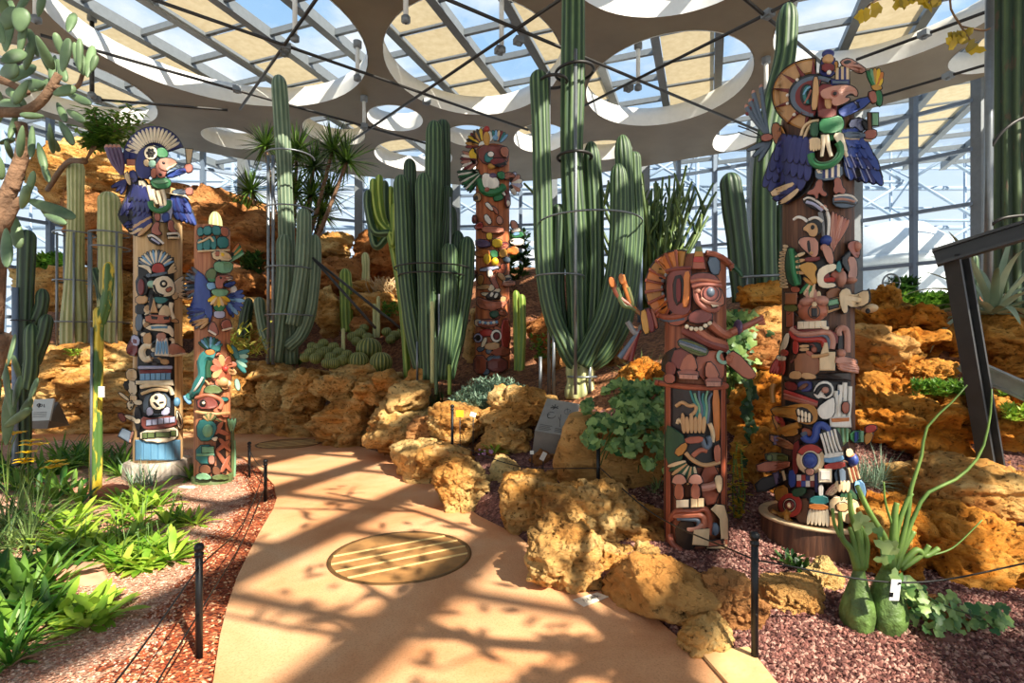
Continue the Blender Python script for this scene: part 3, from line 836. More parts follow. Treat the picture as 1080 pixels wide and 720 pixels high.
for (x, y, c_) in ((8, 345, 'maroon'), (28, 292, 'maroon'), (76, 256, 'maroon'), (-16, 380, 'slate')):
    T.tb('slate', [(x, y), (x + (118 - x) * .4 + 6, y + (560 - y) * .55), (122, 560)], 15, .0, r1=9); T.bl('pink', x, y - 6, 13, 18, .0); T.bl('maroon', x + 6, y + 40, 15, 12, .0)
T.sl('dpink', '78,556 140,548 150,580 84,594', .0, .06)
T.sl('wood', '148,490 180,478 204,520 200,600 172,612 150,560', .02, .05); T.sl('ochre', '186,500 206,500 232,560 222,606 204,590', .0, .05)
for (x, y) in ((-10, 650), (28, 690), (60, 720)): T.fe('slate', 140, 590, x, y, 24, -.02, .03)
for y in (520, 560): T.tb('black', [(90, 570), (20, y + 8), (-70, y - 24)], 4, .0)
# ---- wings
T.crop(790, 150, 4.8)
T.part('wing', 'navy wing of overlapping feathers')
T.sl('black', '165,-30 330,-10 335,180 285,262 185,318 108,248 66,212 92,150 124,60', -.03, .05, e=0)
def rows(cols, specs, w, lift, e=.8):
    for n, (ax, ay, bx, by), (cx_, cy_, dx_, dy_) in specs:
        for i in range(n):
            t = (i + .5) / n
            T.fe(cols[i % len(cols)], ax + (bx - ax) * t, ay + (by - ay) * t, cx_ + (dx_ - cx_) * t, cy_ + (dy_ - cy_) * t, w, lift, .03, e=e); lift += .004
    return lift
rows(['navy'], [(5, (130, 60, 300, 150), (62, 215, 200, 320)), (6, (130, 30, 310, 110), (80, 185, 270, 250)), (6, (150, -10, 320, 40), (96, 140, 310, 200)), (6, (165, -40, 330, -20), (120, 90, 320, 120))], 42, 0)
T.part('tail_feather')
T.sl('sand', '108,246 218,202 228,214 176,246 122,276', .05, .025); T.sl('navy', '118,280 226,218 240,232 146,300', .05, .03); T.sl('sand', '146,304 240,234 254,240 220,280 168,312', .05, .025)
T.part('wing', 'navy wing of pale edged feathers')
T.sl('black', '462,-20 560,-30 640,60 690,216 560,196 470,170', -.04, .05, e=0)
rows(['blue', 'navy'], [(5, (478, 90, 610, 70), (500, 186, 690, 218))], 40, -.01, 1.1)
rows(['blue', 'navy'], [(5, (470, 40, 590, 10), (505, 128, 672, 140))], 38, .012, 1.1)
rows(['blue'], [(5, (466, -30, 560, -50), (490, 70, 640, 85)), (4, (470, -60, 540, -70), (500, 20, 600, 30))], 34, .03, 1.1)
for i in range(5): T.tb('lav', [(482 + 27 * i, 84 - 5 * i), (508 + 38 * i, 184 + 6 * i)], 2.6, .03)
for i in range(5): T.tb('lav', [(474 + 24 * i, 36 - 7 * i), (508 + 33 * i, 124 + 3 * i)], 2.6, .05)
T.part('ring'); T.tb('green', '312,60 318,100 350,122 395,122 440,100 464,62 462,20 446,0', 15, .12); T.tb('dgreen', '330,80 345,104 392,106 432,86 448,50', 5, .135)
T.part('tunic'); T.sl('slate', '336,130 468,110 472,176 400,192 340,188', .04, .05)
for i in range(6): T.rc(('navy', 'cream')[i % 2], 372 + i * 15, 128 - i * 3, 384 + i * 15, 184 - i * 2, .07, .02, e=.3)
T.sl('cream', '340,132 372,128 378,158 344,160', .07, .02)
T.part('leg'); T.sl('dpink', '346,192 372,192 366,240 396,262 380,274 350,250 345,290 332,262 296,262 300,250 332,236', .06, .05)
T.part('leg'); T.sl('dpink', '432,184 462,180 470,228 488,240 480,262 452,248 440,262 428,240 436,220', .06, .05)
T.part('footrest'); T.sl('black', '272,292 300,272 336,282 404,346 372,350 305,324', .02, .05); T.tb('white', '276,290 300,276 345,296 398,346', 5, .07); T.tb('lav', '290,302 330,312 372,346', 7, .07); T.bl('pink', 375, 330, 18, 14, .06)
T.part('footrest'); T.sl('slate', '424,276 455,262 520,266 546,300 532,322 480,330 430,320', .02, .05); T.tb('pink', '432,290 480,286 530,300', 6, .07); T.tb('white', '430,274 460,266 520,268 544,296', 5, .07); T.tb('black', '432,306 490,304 536,314', 4, .075)
# ---- middle figures
T.part('plume_panel', 'panel of pink painted feathers')
for i in range(6): T.fe(('pink', 'dpink', 'clay')[i % 3], 420 + i * 4, 560 - i * 10, 425 + i * 16, 352 + i * 8, 24, -.01, .025)
T.part('scroll'); T.tb('grey', '362,352 372,400 378,450 386,490', 12, .02); T.tb('white', '392,350 404,380 402,430 396,480', 8, .03); T.tb('black', '378,350 390,400 390,470', 5, .035)
T.part('bird_face'); T.sl('black', '290,420 310,396 350,392 372,420 362,460 320,470', .0, .05); T.sl('tan', '268,440 308,408 338,414 348,446 338,476 308,474 300,452', .03, .06); T.bl('black', 322, 430, 9, 11, .09)
T.tb('white', '226,392 246,376 275,384 296,402', 7, .03); T.tb('white', '302,392 330,380 352,384 372,402', 7, .05)
T.part('torso'); T.sl('pink', '252,492 290,480 346,488 350,560 330,586 300,560 258,520', .02, .06); T.sl('black', '294,500 306,498 312,560 300,556', .07, .012, e=0); T.bl('cream', 264, 505, 12, 14, .06); T.bl('tan', 315, 560, 9, None, .08)
T.part('arm'); T.bl('blue', 388, 498, 22, 26, .03, .05); T.sl('pink', '368,530 412,524 430,606 404,616 378,560', .03, .06); T.bl('pink', 380, 532, 16, None, .07)
T.part('crescent', 'green crescent with pale pegs')
T.sl('dgreen', '196,540 216,534 262,590 250,640 268,720 228,730 196,700 184,620', .02, .05); T.tb('green', '214,540 222,600 226,660 248,724', 13, .07)
for i in range(13): T.fe('sand', 196 - 8 * math.sin(i / 12 * PI), 528 + i * 17, 150 + abs(i - 6) * 1.5 + (14 if i < 2 else 0), 524 + i * 17, 12, .0, .03, e=.4)
for i in range(4): T.fe(('sand', 'tan')[i % 2], 232, 580 + i * 26, 282, 560 + i * 34, 14, .05, .02)
T.part('side_figure', 'small pale figure seated at the side of the pole'); T.sl('dpink', '498,520 524,500 556,506 560,560 548,588 520,560', .0, .06); T.bl('pink', 540, 530, 20, 26, .04, .05); T.sl('black', '462,596 510,548 516,560 490,600 512,640 500,660', .02, .04); T.sl('pink', '500,580 540,584 548,660 536,700 500,690 512,640', .0, .05); T.bl('pink', 512, 700, 28, 16, .02, .05)
# ---- lower figures
T.crop(790, 280, 5.14)
T.part('mask')
T.sl('black', '268,-30 440,-50 500,0 500,100 440,124 380,120 330,80', -.01, .03, e=0)
T.sl('maroon', '300,-40 380,-50 384,-30 306,-22', .03, .04)
T.sl('gold', '268,2 330,-22 372,10 352,40 370,90 348,100 330,70 296,40', .03, .05); T.sl('ochre', '300,60 352,96 340,110 296,78', .03, .04)
T.sl('cream', '372,30 410,0 470,-10 470,20 420,40 398,66 410,100 462,96 470,112 410,122 372,104', .03, .06)
T.disc('maroon', 408, 64, 26, 34, .03, .05); T.tb('red', '398,84 430,76 462,76', 12, .07); T.sl('teal', '470,20 486,-30 500,0 494,40', .03, .04); T.bl('pink', 494, 70, 26, 44, .02, .05)
for i in range(4): T.fe(('green', 'sand')[i % 2], 330 + i * 8, 90, 276 + i * 22, 150 + i * 8, 16, .03, .03)
T.part('round_face', 'round brown face with open black mouth')
T.disc('clay', 346, 240, 74, 66, .03, .05); T.bl('clay', 346, 250, 66, 54, .03, .1); T.disc('wood', 352, 250, 26, 30, .13, .012); T.rc('black', 340, 234, 366, 276, .145, .01, e=0)
T.bl('pink', 312, 196, 32, 24, .08, .05); T.bl('pink', 392, 192, 32, 28, .08, .05); T.bl('sand', 354, 212, 12, 16, .13); T.bl('clay', 280, 220, 14, 18, .05)
for i in range(4): T.fe(('pink', 'sand')[i % 2], 320 + i * 20, 180, 312 + i * 22, 128 + (i % 2) * 12, 20, .03, .03)
T.part('teeth'); T.sl('black', '256,300 424,290 430,340 262,346', .04, .03, e=0); T.teeth('cream', 262, 306, 420, 300, 5, 36, .06, .03); T.tb('cream', '388,300 400,336 430,340', 9, .08)
T.part('skirt', 'red and pink banded skirt')
T.tb('pink', '232,340 262,372 340,372 430,356 456,400 448,452', 14, .06); T.tb('slate', '240,362 280,388 360,380 410,376 434,404 430,450', 9, .055); T.tb('red', '228,356 252,400 330,402 400,396 412,440', 15, .05); T.tb('maroon', '250,334 300,356 400,346 470,376 466,420', 12, .05)
T.sl('red', '240,400 270,420 262,480 236,470', .02, .04); T.sl('tan', '276,432 322,430 322,440 276,444', .03, .03); T.sl('tan', '276,450 322,448 322,458 276,462', .03, .03); T.sl('black', '332,410 420,408 416,470 330,470', .0, .02, e=0)
T.part('loincloth'); T.sl('wood', '246,480 330,476 384,490 380,600 250,600', .01, .04)
T.part('leg'); T.sl('sand', '384,496 410,420 424,420 430,470 466,470 464,566 384,566', .03, .05, 0); T.tb('tan', '340,492 390,490 430,478', 9, .08)
T.part('foot'); T.sl('tan', '218,588 240,572 280,576 284,612 222,612', .03, .05); T.sl('tan', '286,584 320,582 360,596 360,612 290,612', .03, .05)
T.part('chest_box'); T.sl('tan', '420,190 486,172 496,230 426,256', .03, .03, 0); T.sl('lgreen', '428,194 478,182 484,206 432,216', .055, .015, 0); T.sl('black', '432,218 484,208 486,226 434,240', .055, .012, 0, e=0)
T.part('arm'); T.sl('sand', '492,140 540,120 558,170 640,130 650,170 640,210 560,226 530,206 534,250 512,256 494,200', .03, .05); T.sl('wood', '420,130 500,120 500,180 420,200', .0, .03)
T.part('skull'); T.bl('sand', 652, 232, 32, 24, .0, .07); T.bl('black', 644, 246, 12, 14, .05); T.sl('black', '640,140 650,130 654,190 644,200', .0, .03)
T.part('arch'); T.tb('pink', '486,380 480,352 500,336 524,344 532,380 530,470', 16, .04); T.sl('black', '486,372 512,362 512,470 480,480', .01, .03, e=0)
T.part('foot', 'pale foot with long toes')
T.sl('pink', '468,512 500,492 580,510 584,530 520,530 470,528', .03, .06)
for i in range(4): T.tb('pink', [(468 + i * 6, 500 + i * 16), (500, 520 + i * 14), (594 - abs(i - 2) * 8, 540 + i * 12)], 9, .06)
T.bl('pink', 494, 476, 18, 24, .04, .05)
T.part('sash', 'white and red fringed sash'); T.sl('cream', '196,372 218,368 208,430 180,470 166,466', .02, .04); T.sl('red', '176,452 214,464 206,490 166,484', .02, .05); T.sl('cream', '160,486 200,494 194,516 148,508', .02, .045)
for i in range(5): T.fe('red', 150 + i * 10, 510, 116 + i * 17, 580 + i * 3, 17, .02, .04)
T.part('shoulder_block'); T.rc('wood', 196, 150, 258, 208, .01, .06); T.sl('olive', '188,214 262,214 258,246 196,246', .01, .04); T.rc('terra', 204, 250, 240, 330, .0, .04)
T.part('divider'); T.sl('dark', '188,600 550,580 552,624 190,626', .0, .035, 0, e=0)
T.scatter(['wood', 'oxblood', 'clay', 'dark', 'terra', 'sand'], 220, 0, 520, 590, 26, 24, 16, 7)
# ---- bottom warrior
T.crop(780, 395, 4.1125)
T.part('panel'); T.sl('black', '196,20 480,10 486,230 380,240 200,200', -.02, .035, 0, e=0); T.sl('navy', '250,30 310,22 316,70 262,74', .01, .02); T.sl('maroon', '196,28 250,40 246,70 198,60', .0, .03)
T.part('spear'); 
for i in range(3): T.tb(('red', 'dpink', 'terra')[i], [(198, 72 + i * 14), (270, 96 + i * 12), (338, 122 + i * 6)], 8, .05)
T.part('eye_swirl'); T.sl('white', '320,80 336,40 372,26 404,44 408,84 380,104 352,96 340,104', .02, .04); T.tb('black', '330,84 350,50 384,46 392,76 370,90', 9, .065); T.bl('pink', 372, 66, 14, None, .07)
T.part('hand', 'white hand with raised fingers')
for i, (x, y) in enumerate(((418, 70), (436, 44), (456, 34), (478, 50))): T.tb('white', [(x, y), (x - 2, 120), (x - 8, 190)], 9, .03)
T.sl('white', '392,186 480,182 484,226 394,226', .01, .05, 0); T.sl('terra', '446,122 474,120 472,166 448,164', .05, .03); T.sl('orange', '400,192 474,188 474,200 402,204', .05, .02, 0)
T.part('cloth'); T.sl('white', '336,146 400,100 412,106 410,180 366,194 344,176', .04, .05)
T.part('coyote', 'ochre coyote head with open jaws')
T.sl('ochre', '136,146 210,138 250,128 316,130 338,160 336,200 304,216 262,206 236,190 196,182 150,176', .03, .07); T.sl('black', '242,146 284,142 318,176 312,206 276,206 250,184', .09, .02, e=0)
for i in range(4): T.fe('cream', 254 + i * 16, 150 + i * 6, 258 + i * 15, 176 + i * 6, 9, .11, .02, e=0); T.fe('cream', 258 + i * 15, 204, 256 + i * 15, 184 + i * 2, 8, .11, .02, e=0)
T.tb('ochre', '146,120 140,60 150,40', 12, .0); T.sl('ochre', '140,182 160,180 196,236 250,232 252,262 180,268', .0, .06); T.sl('red', '146,178 182,182 200,222 180,228', .04, .03); T.tb('ochre', '168,250 210,230 262,216', 14, .05)
T.part('serpent'); T.tb('blue', '278,268 290,284 318,288 334,262 332,230 350,214 372,224 396,262', 15, .09)
T.part('striped_sleeve', 'black and white striped sleeve'); T.sl('black', '344,248 392,228 430,250 448,318 380,346', .04, .07)
for i in range(5): T.tb('white', [(352 + i * 15, 256 - i * 5), (366 + i * 15, 300), (376 + i * 16, 344 - i * 4)], 4.5, .118)
T.part('shield', 'round white and red shield with blue centre'); T.disc('sand', 308, 368, 60, 62, .06, .05); T.arc('red', 308, 368, 40, 40, 62, 64, 40, 150, .1, .03); T.disc('cream', 308, 370, 42, 44, .1, .025); T.disc('blue', 306, 372, 29, 31, .13, .025); T.bl('blue', 306, 372, 24, 26, .14, .03); T.sl('pink', '286,410 322,408 318,434 292,432', .13, .02)
T.part('belt'); T.sl('lblue', '366,358 446,346 452,372 370,384', .07, .05); T.sl('white', '368,346 446,334 448,350 368,362', .08, .05); T.sl('red', '368,390 456,376 456,402 372,412', .07, .06)
T.part('pouch'); T.rc('cream', 344, 410, 398, 466, .09, .05); T.rc('white', 352, 418, 390, 456, .135, .01, e=0)
T.part('tunic'); T.sl('slate', '410,412 456,402 460,470 420,480', .04, .05); T.tb('black', '428,412 434,474', 4, .1); T.sl('navy', '324,420 346,420 350,520 326,500', .05, .04); T.sl('maroon', '230,306 262,280 256,420 232,440', .03, .05); T.sl('blue', '212,420 240,412 244,480 216,490', .03, .05)
for i, c_ in enumerate(('white', 'red', 'navy', 'cream', 'red', 'blue', 'white', 'maroon')): T.rc(c_, 250 + (i % 4) * 19, 436 + (i // 4) * 26, 266 + (i % 4) * 19, 458 + (i // 4) * 26, .07, .03)
T.sl('dgreen', '224,500 290,486 282,520 236,532', .06, .04)
T.part('leg'); T.sl('brown', '246,540 304,536 312,640 250,650', .02, .05); T.sl('dark', '250,500 330,490 326,540 252,545', .01, .03)
T.part('fringe', 'white pleated fringe under teal band'); T.sl('white', '342,480 362,478 360,530 346,530', .08, .04); T.sl('teal', '308,530 380,524 386,562 304,560', .09, .04); T.sl('orange', '304,560 384,566 380,586 300,582', .09, .045)
for i in range(6): T.fe('cream', 308 + i * 14, 584, 296 + i * 17, 648 + i * 2, 15, .08, .045)
T.part('feather_bundle')
for i in range(4): T.fe(('pink', 'sand')[i % 2], 414 + i * 4, 476 + i * 5, 374 + i * 6, 520 - i * 4 + i * 5, 17, .06, .04)
for i in range(4): T.fe('sand', 424 + i * 16, 462, 414 + i * 18, 508, 16, .06, .04)
for i in range(4): T.fe('dgreen', 452 + i * 8, 500, 440 + i * 24, 548 - i * 2, 16, .03, .04)
T.part('knee_block', 'pale carved log block'); T.sl('sand', '388,536 470,526 522,560 520,640 456,646 436,600 392,600', .02, .05); T.sl('tan', '420,560 466,556 468,590 424,590', .065, .02); T.rc('tan', 386, 604, 446, 656, .0, .04)
T.part('club')
for c_, c2, q in (('wood', 'purple', '136,256 236,300 230,330 134,290'), ('olive', 'green', '114,340 210,346 206,378 116,372'), ('clay', 'slate', '76,384 218,372 214,404 80,424'), ('black', 'olive', '66,464 200,420 210,458 84,516'), ('ochre', 'tan', '150,492 204,476 212,540 162,552')):
    T.sl(c_, q, -.02, .08); a = T.P(q); 
T.rc('purple', 150, 268, 166, 300, .05, .02); T.bl('slate', 124, 402, 14, 22, .04); T.sl('purple', '148,430 168,424 176,466 158,474', .055, .015, 0); T.sl('sand', '184,420 192,418 200,454 192,458', .055, .015, 0); T.sl('moss', '120,350 140,350 140,372 120,370', .055, .015)
T.part('roundel', 'red roundel with white ring'); T.disc('red', 220, 566, 50, 50, .03, .06); T.disc('cream', 216, 566, 24, 26, .085, .02); T.disc('maroon', 216, 566, 18, 19, .1, .02); T.bl('sand', 216, 566, 10, 12, .12)
T.part('foot'); T.tb('ochre', '136,592 160,606 196,610 214,590', 13, .1); T.tb('ochre', '206,600 206,634 222,640', 13, .1)
T.part('side_arm', 'green and red arm with ochre fist'); T.sl('green', '482,246 536,244 540,290 484,292', .0, .06); T.rc('blue', 502, 246, 514, 292, .055, .012, e=.3); T.rc('lgreen', 526, 246, 536, 290, .055, .012, e=.3); T.sl('red', '546,224 588,218 594,240 548,256', .0, .06); T.sl('ochre', '540,256 580,250 568,290 544,304', .0, .06); T.sl('moss', '396,232 486,226 470,290 440,310 410,270', -.01, .04)
for i in range(4): T.tb('lgreen', [(408 + i * 19, 232), (412 + i * 18, 290)], 5, .03)
T.part('side_figure', 'blue shouldered striped figure at the side'); T.bl('blue', 482, 366, 24, 30, .02, .06); T.sl('sand', '462,326 486,320 496,350 466,356', .02, .06); T.bl('orange', 484, 350, 18, 10, .06)
for i in range(5): T.tb(('sand', 'terra')[i % 2], [(470 + i * 8, 402 - i * 2), (486 + i * 8, 466 - i * 4)], 6, .03)
T.sl('lblue', '494,466 536,456 550,524 520,540', .0, .06); T.tb('sand', '508,464 526,536', 6, .065); T.sl('black', '452,386 470,380 520,540 490,520', -.01, .04, e=0)
T.scatter(['dark', 'brown', 'maroon', 'slate', 'terra', 'cream'], 220, 30, 470, 620, 26, 20, 13, 8)
T.done()
# ================================================================== REDDISH TOTEM with orange sun disc (front, middle right)
T = Totem('totem_pole', 733, 3.95, .228, .12, 'reddish brown unpainted looking totem pole with orange sun disc and round eyed face', 'carved totem poles')
T.pole('terra', EYE + (HY - 272) * 3.95 / F, [m_redlog])
T.crop(640, 250, 4.5)
T.part('sun_disc')
T.arc('dark', 345, 238, 70, 75, 166, 178, 78, 246, -.06, .05, 18, e=0)
for i in range(9):
    a = 80 + i * 18.2
    T.arc('orange' if i % 3 else 'ochre', 345, 238, 88, 94, 158, 170, a, a + 14, 0, .03, 4, e=.4)
    T.arc('rust', 345, 238, 80, 90, 164, 176, a + 14.5, a + 18, 0, .05, 2, e=0)
for a in range(100, 240, 20): T.bl('grey', 345 + 82 * math.cos(R(a)), 238 - 90 * math.sin(R(a)), 10, None, .02)
T.part('head')
T.sl('oxblood', '290,160 380,142 400,150 400,330 380,372 300,360 284,270', .02, .06); T.sl('dark', '312,190 362,176 366,300 320,330', .07, .02); T.sl('maroon', '330,200 350,196 350,300 332,310', .085, .015)
T.sl('orange', '366,170 394,160 392,260 384,330 358,330 368,250', .06, .05); T.tb('oxblood', '286,160 330,148 400,146', 9, .08)
T.tb('terra', '236,366 290,384 350,376 400,350', 13, .05); T.tb('slate', '250,384 300,400 370,388', 8, .04)
T.part('cap'); T.sl('oxblood', '396,186 440,172 500,176 530,204 536,226 410,230 398,214', .05, .08); T.tb('clay', '398,210 450,200 536,214', 8, .13); T.tb('dpink', '404,236 460,222 540,230', 9, .13)
T.part('horn', 'striped upright horn')
for i, (c_, h0, h1) in enumerate((('terra', 150, 118), ('red', 118, 92), ('ochre', 92, 68), ('moss', 68, 44), ('slate', 44, 22))):
    w0, w1 = 30 - i * 5, 30 - (i + 1) * 5
    T.sl(c_, [(436 - w0, h0), (436 - w1, h1), (436 + w1, h1), (436 + w0, h0)], .02, .06, 0, e=.4)
T.part('face', 'round eyed face with hooked beak')
T.sl('clay', '410,236 470,226 536,236 562,310 530,330 524,354 480,350 432,324 412,290', .05, .06); T.disc('dpink', 492, 268, 46, 42, .1, .03); T.disc('oxblood', 492, 268, 34, 31, .125, .015); T.bl('slate', 490, 262, 20, 22, .13); T.bl('pink', 432, 254, 14, None, .11)
T.tb('dpink', '420,270 432,310 470,344 520,350 530,330', 10, .12); T.tb('pink', '446,290 480,314 540,316', 8, .13); T.sl('cream', '496,318 532,314 530,326 504,330', .12, .02, 0)
T.part('chin'); T.sl('oxblood', '384,374 440,340 500,358 494,400 400,410', .04, .07); T.sl('terra', '300,360 390,330 400,372 350,420 290,410', .0, .05)
T.part('necklace')
for x, y in ((380, 424), (402, 434), (424, 436), (446, 434), (468, 420), (488, 408)): T.bl('cream', x, y, 10, None, .09)
T.tb('black', '372,416 420,440 470,432 496,402', 7, .07)
T.part('arm'); T.tb('clay', '488,410 520,440 560,468 604,448 640,432', 22, .03, r1=19); T.tb('dpink', '606,440 660,424 740,384', 18, .0, r1=11); T.bl('purple', 622, 428, 16, 36, .02, .06)
for i in range(4): T.tb('clay', [(700 + i * 6, 394 + i * 6), (742 + i * 4, 372 + i * 13)], 6, .0)
T.part('arm'); T.tb('oxblood', '366,440 420,470 470,500 560,526', 21, .05); T.tb('clay', '430,440 480,480 560,510', 16, .06)
T.part('belt'); T.sl('olive', '340,490 370,484 440,510 480,536 470,560 420,560 344,516', .06, .05); 
for i in range(3): T.tb(('slate', 'grey', 'moss')[i], [(344 + i * 4, 494 + i * 9), (400, 510 + i * 12), (470, 536 + i * 10)], 6, .11)
T.part('skirt'); T.sl('oxblood', '330,520 420,560 400,620 350,630 300,600', .03, .04); T.sl('terra', '420,560 480,540 556,540 556,690 470,690 430,640', .0, .05); T.sl('dark', '270,560 340,520 330,600 262,650', -.02, .05)
T.part('leg'); T.sl('clay', '372,560 410,554 432,640 340,644', .05, .05); T.sl('dpink', '336,632 430,630 434,672 344,664', .06, .06); T.teeth('pink', 344, 652, 430, 656, 4, 18, .12, .03)
T.part('leg'); T.sl('clay', '470,600 500,594 540,670 470,676', .05, .05); T.sl('dpink', '468,668 540,666 544,704 470,706', .06, .06); T.teeth('pink', 474, 688, 540, 688, 4, 18, .12, .03)
T.part('leg'); T.sl('oxblood', '280,590 330,600 320,660 280,656', .03, .05); T.sl('dpink', '274,650 320,652 320,690 276,690', .04, .06)
T.part('rim'); T.tb('terra', '228,688 300,700 400,712 500,714 566,706', 14, .02)
T.part('rattle', 'orange tipped strands tied by a striped band')
for i, (x, y, c_) in enumerate(((22, 196, 'terra'), (46, 240, 'moss'), (70, 182, 'orange'), (96, 240, 'olive'))):
    T.tb(c_, [(x, y), (x + 30, y + 90), (120, 330), (168, 372)], 15, .0, r1=9)
for x, y in ((22, 196), (70, 182)): T.fe('orange', x + 6, y + 40, x - 4, y - 6, 24, .0, .04)
T.sl('gold', '160,356 186,342 204,450 176,460', .0, .06); T.sl('maroon', '184,344 206,338 232,440 202,454', .0, .06); T.sl('terra', '206,344 222,340 244,424 232,436', .0, .05)
for i, (x, y, c_) in enumerate(((60, 572, 'slate'), (84, 580, 'dpink'), (112, 588, 'maroon'), (98, 400, 'grey'))): T.tb(c_, [(166, 420), (140, 470), (x, y)], 12, .0, r1=14)
T.part('streamer'); T.tb('terra', '470,76 520,84 566,112 600,150', 14, .0, r1=17); T.tb('dgreen', '600,140 630,166 644,190', 16, .0, r1=5); T.sl('slate', '476,100 530,96 536,170 500,180', .0, .04)
T.part('fist'); T.arc('mint', 556, 566, 22, 24, 34, 36, 30, 300, .02, .05); T.sl('clay', '566,560 610,540 700,640 704,664 660,672 600,620 570,600', .0, .08)
for i in range(3): T.tb('dpink', [(610 + i * 14, 590 + i * 12), (650 + i * 10, 610 + i * 16), (690, 640 + i * 12)], 10, .05)
T.crop(690, 395, 3.69)
T.part('frame'); T.rc('rust', 46, 30, 62, 700, .0, .03); T.rc('rust', 262, 30, 276, 520, .0, .03); T.sl('dark', '60,40 262,40 262,360 60,360', -.02, .03, 0, e=0)
T.part('plume')
for i in range(6): T.tb(('teal', 'lgreen', 'slate')[i % 3], [(160 + i * 9, 190), (170 + i * 9, 130), (150 + i * 12, 96), (140 + i * 17, 62 + (i % 2) * 10)], 6, .02, r1=4)
T.sl('orange', '226,60 252,50 256,250 236,260', .0, .03)
T.part('scroll'); T.tb('tan', '86,122 110,104 136,124 160,116 166,140 140,160', 7, .02); T.tb('sand', '90,190 96,170 120,200 130,220', 7, .02)
T.part('fringe')
for i in range(6): T.fe('tan', 116 + i * 15, 226, 110 + i * 17, 150 + (i % 2) * 14, 15, .01, .03)
T.part('wing', 'dark green folded wing'); T.sl('dgreen', '44,196 70,206 126,246 100,356 46,360', .0, .06); T.sl('ochre', '76,300 120,262 130,280 100,320', .06, .02)
T.part('beak', 'open beak with tan lips'); T.sl('black', '110,234 220,230 250,300 240,350 140,340', .0, .05); T.sl('terra', '120,246 190,240 190,262 126,268', .05, .03); T.tb('tan', '122,304 150,334 196,356 252,340', 8, .06); T.tb('slate', '186,250 200,290 220,270 210,240', 9, .06); T.tb('clay', '150,316 180,290 204,296', 9, .06); T.tb('sand', '216,190 230,226 226,262', 8, .05); T.sl('clay', '232,280 256,272 258,340 238,344', .04, .04)
T.part('feather_fan'); T.fan(['sand', 'dgreen', 'tan', 'dgreen'], 150, 330, 30, 100, 190, 285, 9, .05, .03, .7)
T.part('mushroom_caps'); 
for x in (96, 160): T.sl('pink', [(x - 26, 424), (x - 20, 398), (x, 388), (x + 20, 396), (x + 30, 424)], .07, .07); T.sl('clay', [(x - 14, 426), (x + 14, 426), (x + 18, 484), (x - 16, 484)], .05, .05)
T.part('arm'); T.tb('pink', '182,440 220,436 250,420', 14, .06); T.sl('sand', '236,396 262,392 264,440 252,462 240,430', .05, .05); T.sl('rust', '180,356 250,356 250,500 190,510', .0, .03)
T.part('teeth'); T.sl('black', '84,486 196,480 196,520 88,522', .04, .03, e=0); T.teeth('cream', 86, 490, 134, 488, 3, 26, .06, .03); T.teeth('sand', 142, 484, 194, 482, 2, 32, .06, .04)
T.part('skirt', 'reddish banded skirt'); T.tb('rust', '66,560 90,526 150,532 200,516 216,560 210,620', 12, .05); T.tb('clay', '76,548 120,548 180,544 196,560 190,600', 11, .05); T.tb('slate', '92,560 150,562 176,566 170,606', 8, .05); T.tb('terra', '60,620 70,660 110,690', 12, .03); T.tb('pink', '130,604 170,600 186,580', 8, .06); T.sl('dark', '80,570 170,570 160,690 90,690', -.01, .03, e=0)
T.part('leg'); T.sl('sand', '156,606 214,600 210,666 150,660', .05, .06, 0)
T.part('leg'); T.sl('sand', '222,524 240,506 272,510 286,560 284,676 206,674 210,650 262,640 256,560 240,540', .03, .06, 0); T.sl('clay', '216,650 284,640 284,660 210,668', .09, .01, 0); T.bl('slate', 236, 600, 16, 24, .05)
T.done()

# ================================================================== LEFT TOTEM (navy bird, blue base)
T = Totem('totem_pole', 167, 6.46, .262, .23, 'totem pole with navy bird under striped feather fan, blue foot on pale plinth', 'carved totem poles')
T.pole('tan', EYE + (HY - 200) * 6.46 / F, [woodmat('sand_log', (150, 110, 72), (206, 166, 112), (226, 194, 146))])
mb = MB(); mb.lathe((T.x, T.y, 0), [(.36, -.02), (.355, .2), (.345, .235), (.33, .24), (.001, .24)], 10)
autosmooth(mb.build('plinth', [m_palelog], T.root, label='pale weathered many sided log plinth'), 20)
T.crop(110, 120, 5.145)
T.part('headdress', 'half round fan of pale and navy feathers')
T.arc('navy', 270, 235, 60, 70, 164, 165, 20, 192, -.05, .04, 20, e=1)
for i in range(17):
    a = R(30 + i * 8.4); T.fe('cream', 270 + 80 * math.cos(a), 235 - 80 * math.sin(a), 270 + 160 * math.cos(a), 235 - 162 * math.sin(a), 15, .0, .03, .2, e=.3, ec='navy')
T.rc('clay', 124, 248, 166, 276, .0, .04)
T.part('head'); T.sl('navy', '170,300 174,240 196,196 240,172 280,180 284,240 250,270 250,350 190,350', .02, .07); T.disc('cream', 252, 212, 34, 36, .09, .03); 
for a in range(0, 360, 60): T.disc('black', 252 + 17 * math.cos(R(a)), 212 + 18 * math.sin(R(a)), 8, 8, .115, .012, e=0)
T.bl('black', 252, 212, 8, None, .12)
T.part('cap'); T.sl('green', '282,190 320,182 346,210 340,236 288,238', .05, .07); T.sl('mint', '240,256 276,252 280,286 244,288', .08, .04); T.sl('sand', '214,250 240,248 244,286 216,280', .08, .03)
T.part('face', 'pink face with long hooked beak'); T.sl('dpink', '282,262 340,246 336,340 300,350 280,320', .06, .08); T.sl('pink', '290,250 350,238 398,264 376,282 350,288 338,310 300,300', .1, .06); T.sl('cream', '330,290 398,264 380,286 352,298 340,312', .13, .03); T.bl('black', 320, 268, 9, None, .15); T.bl('black', 304, 330, 8, None, .14); T.sl('clay', '254,300 280,296 284,344 256,348', .07, .04)
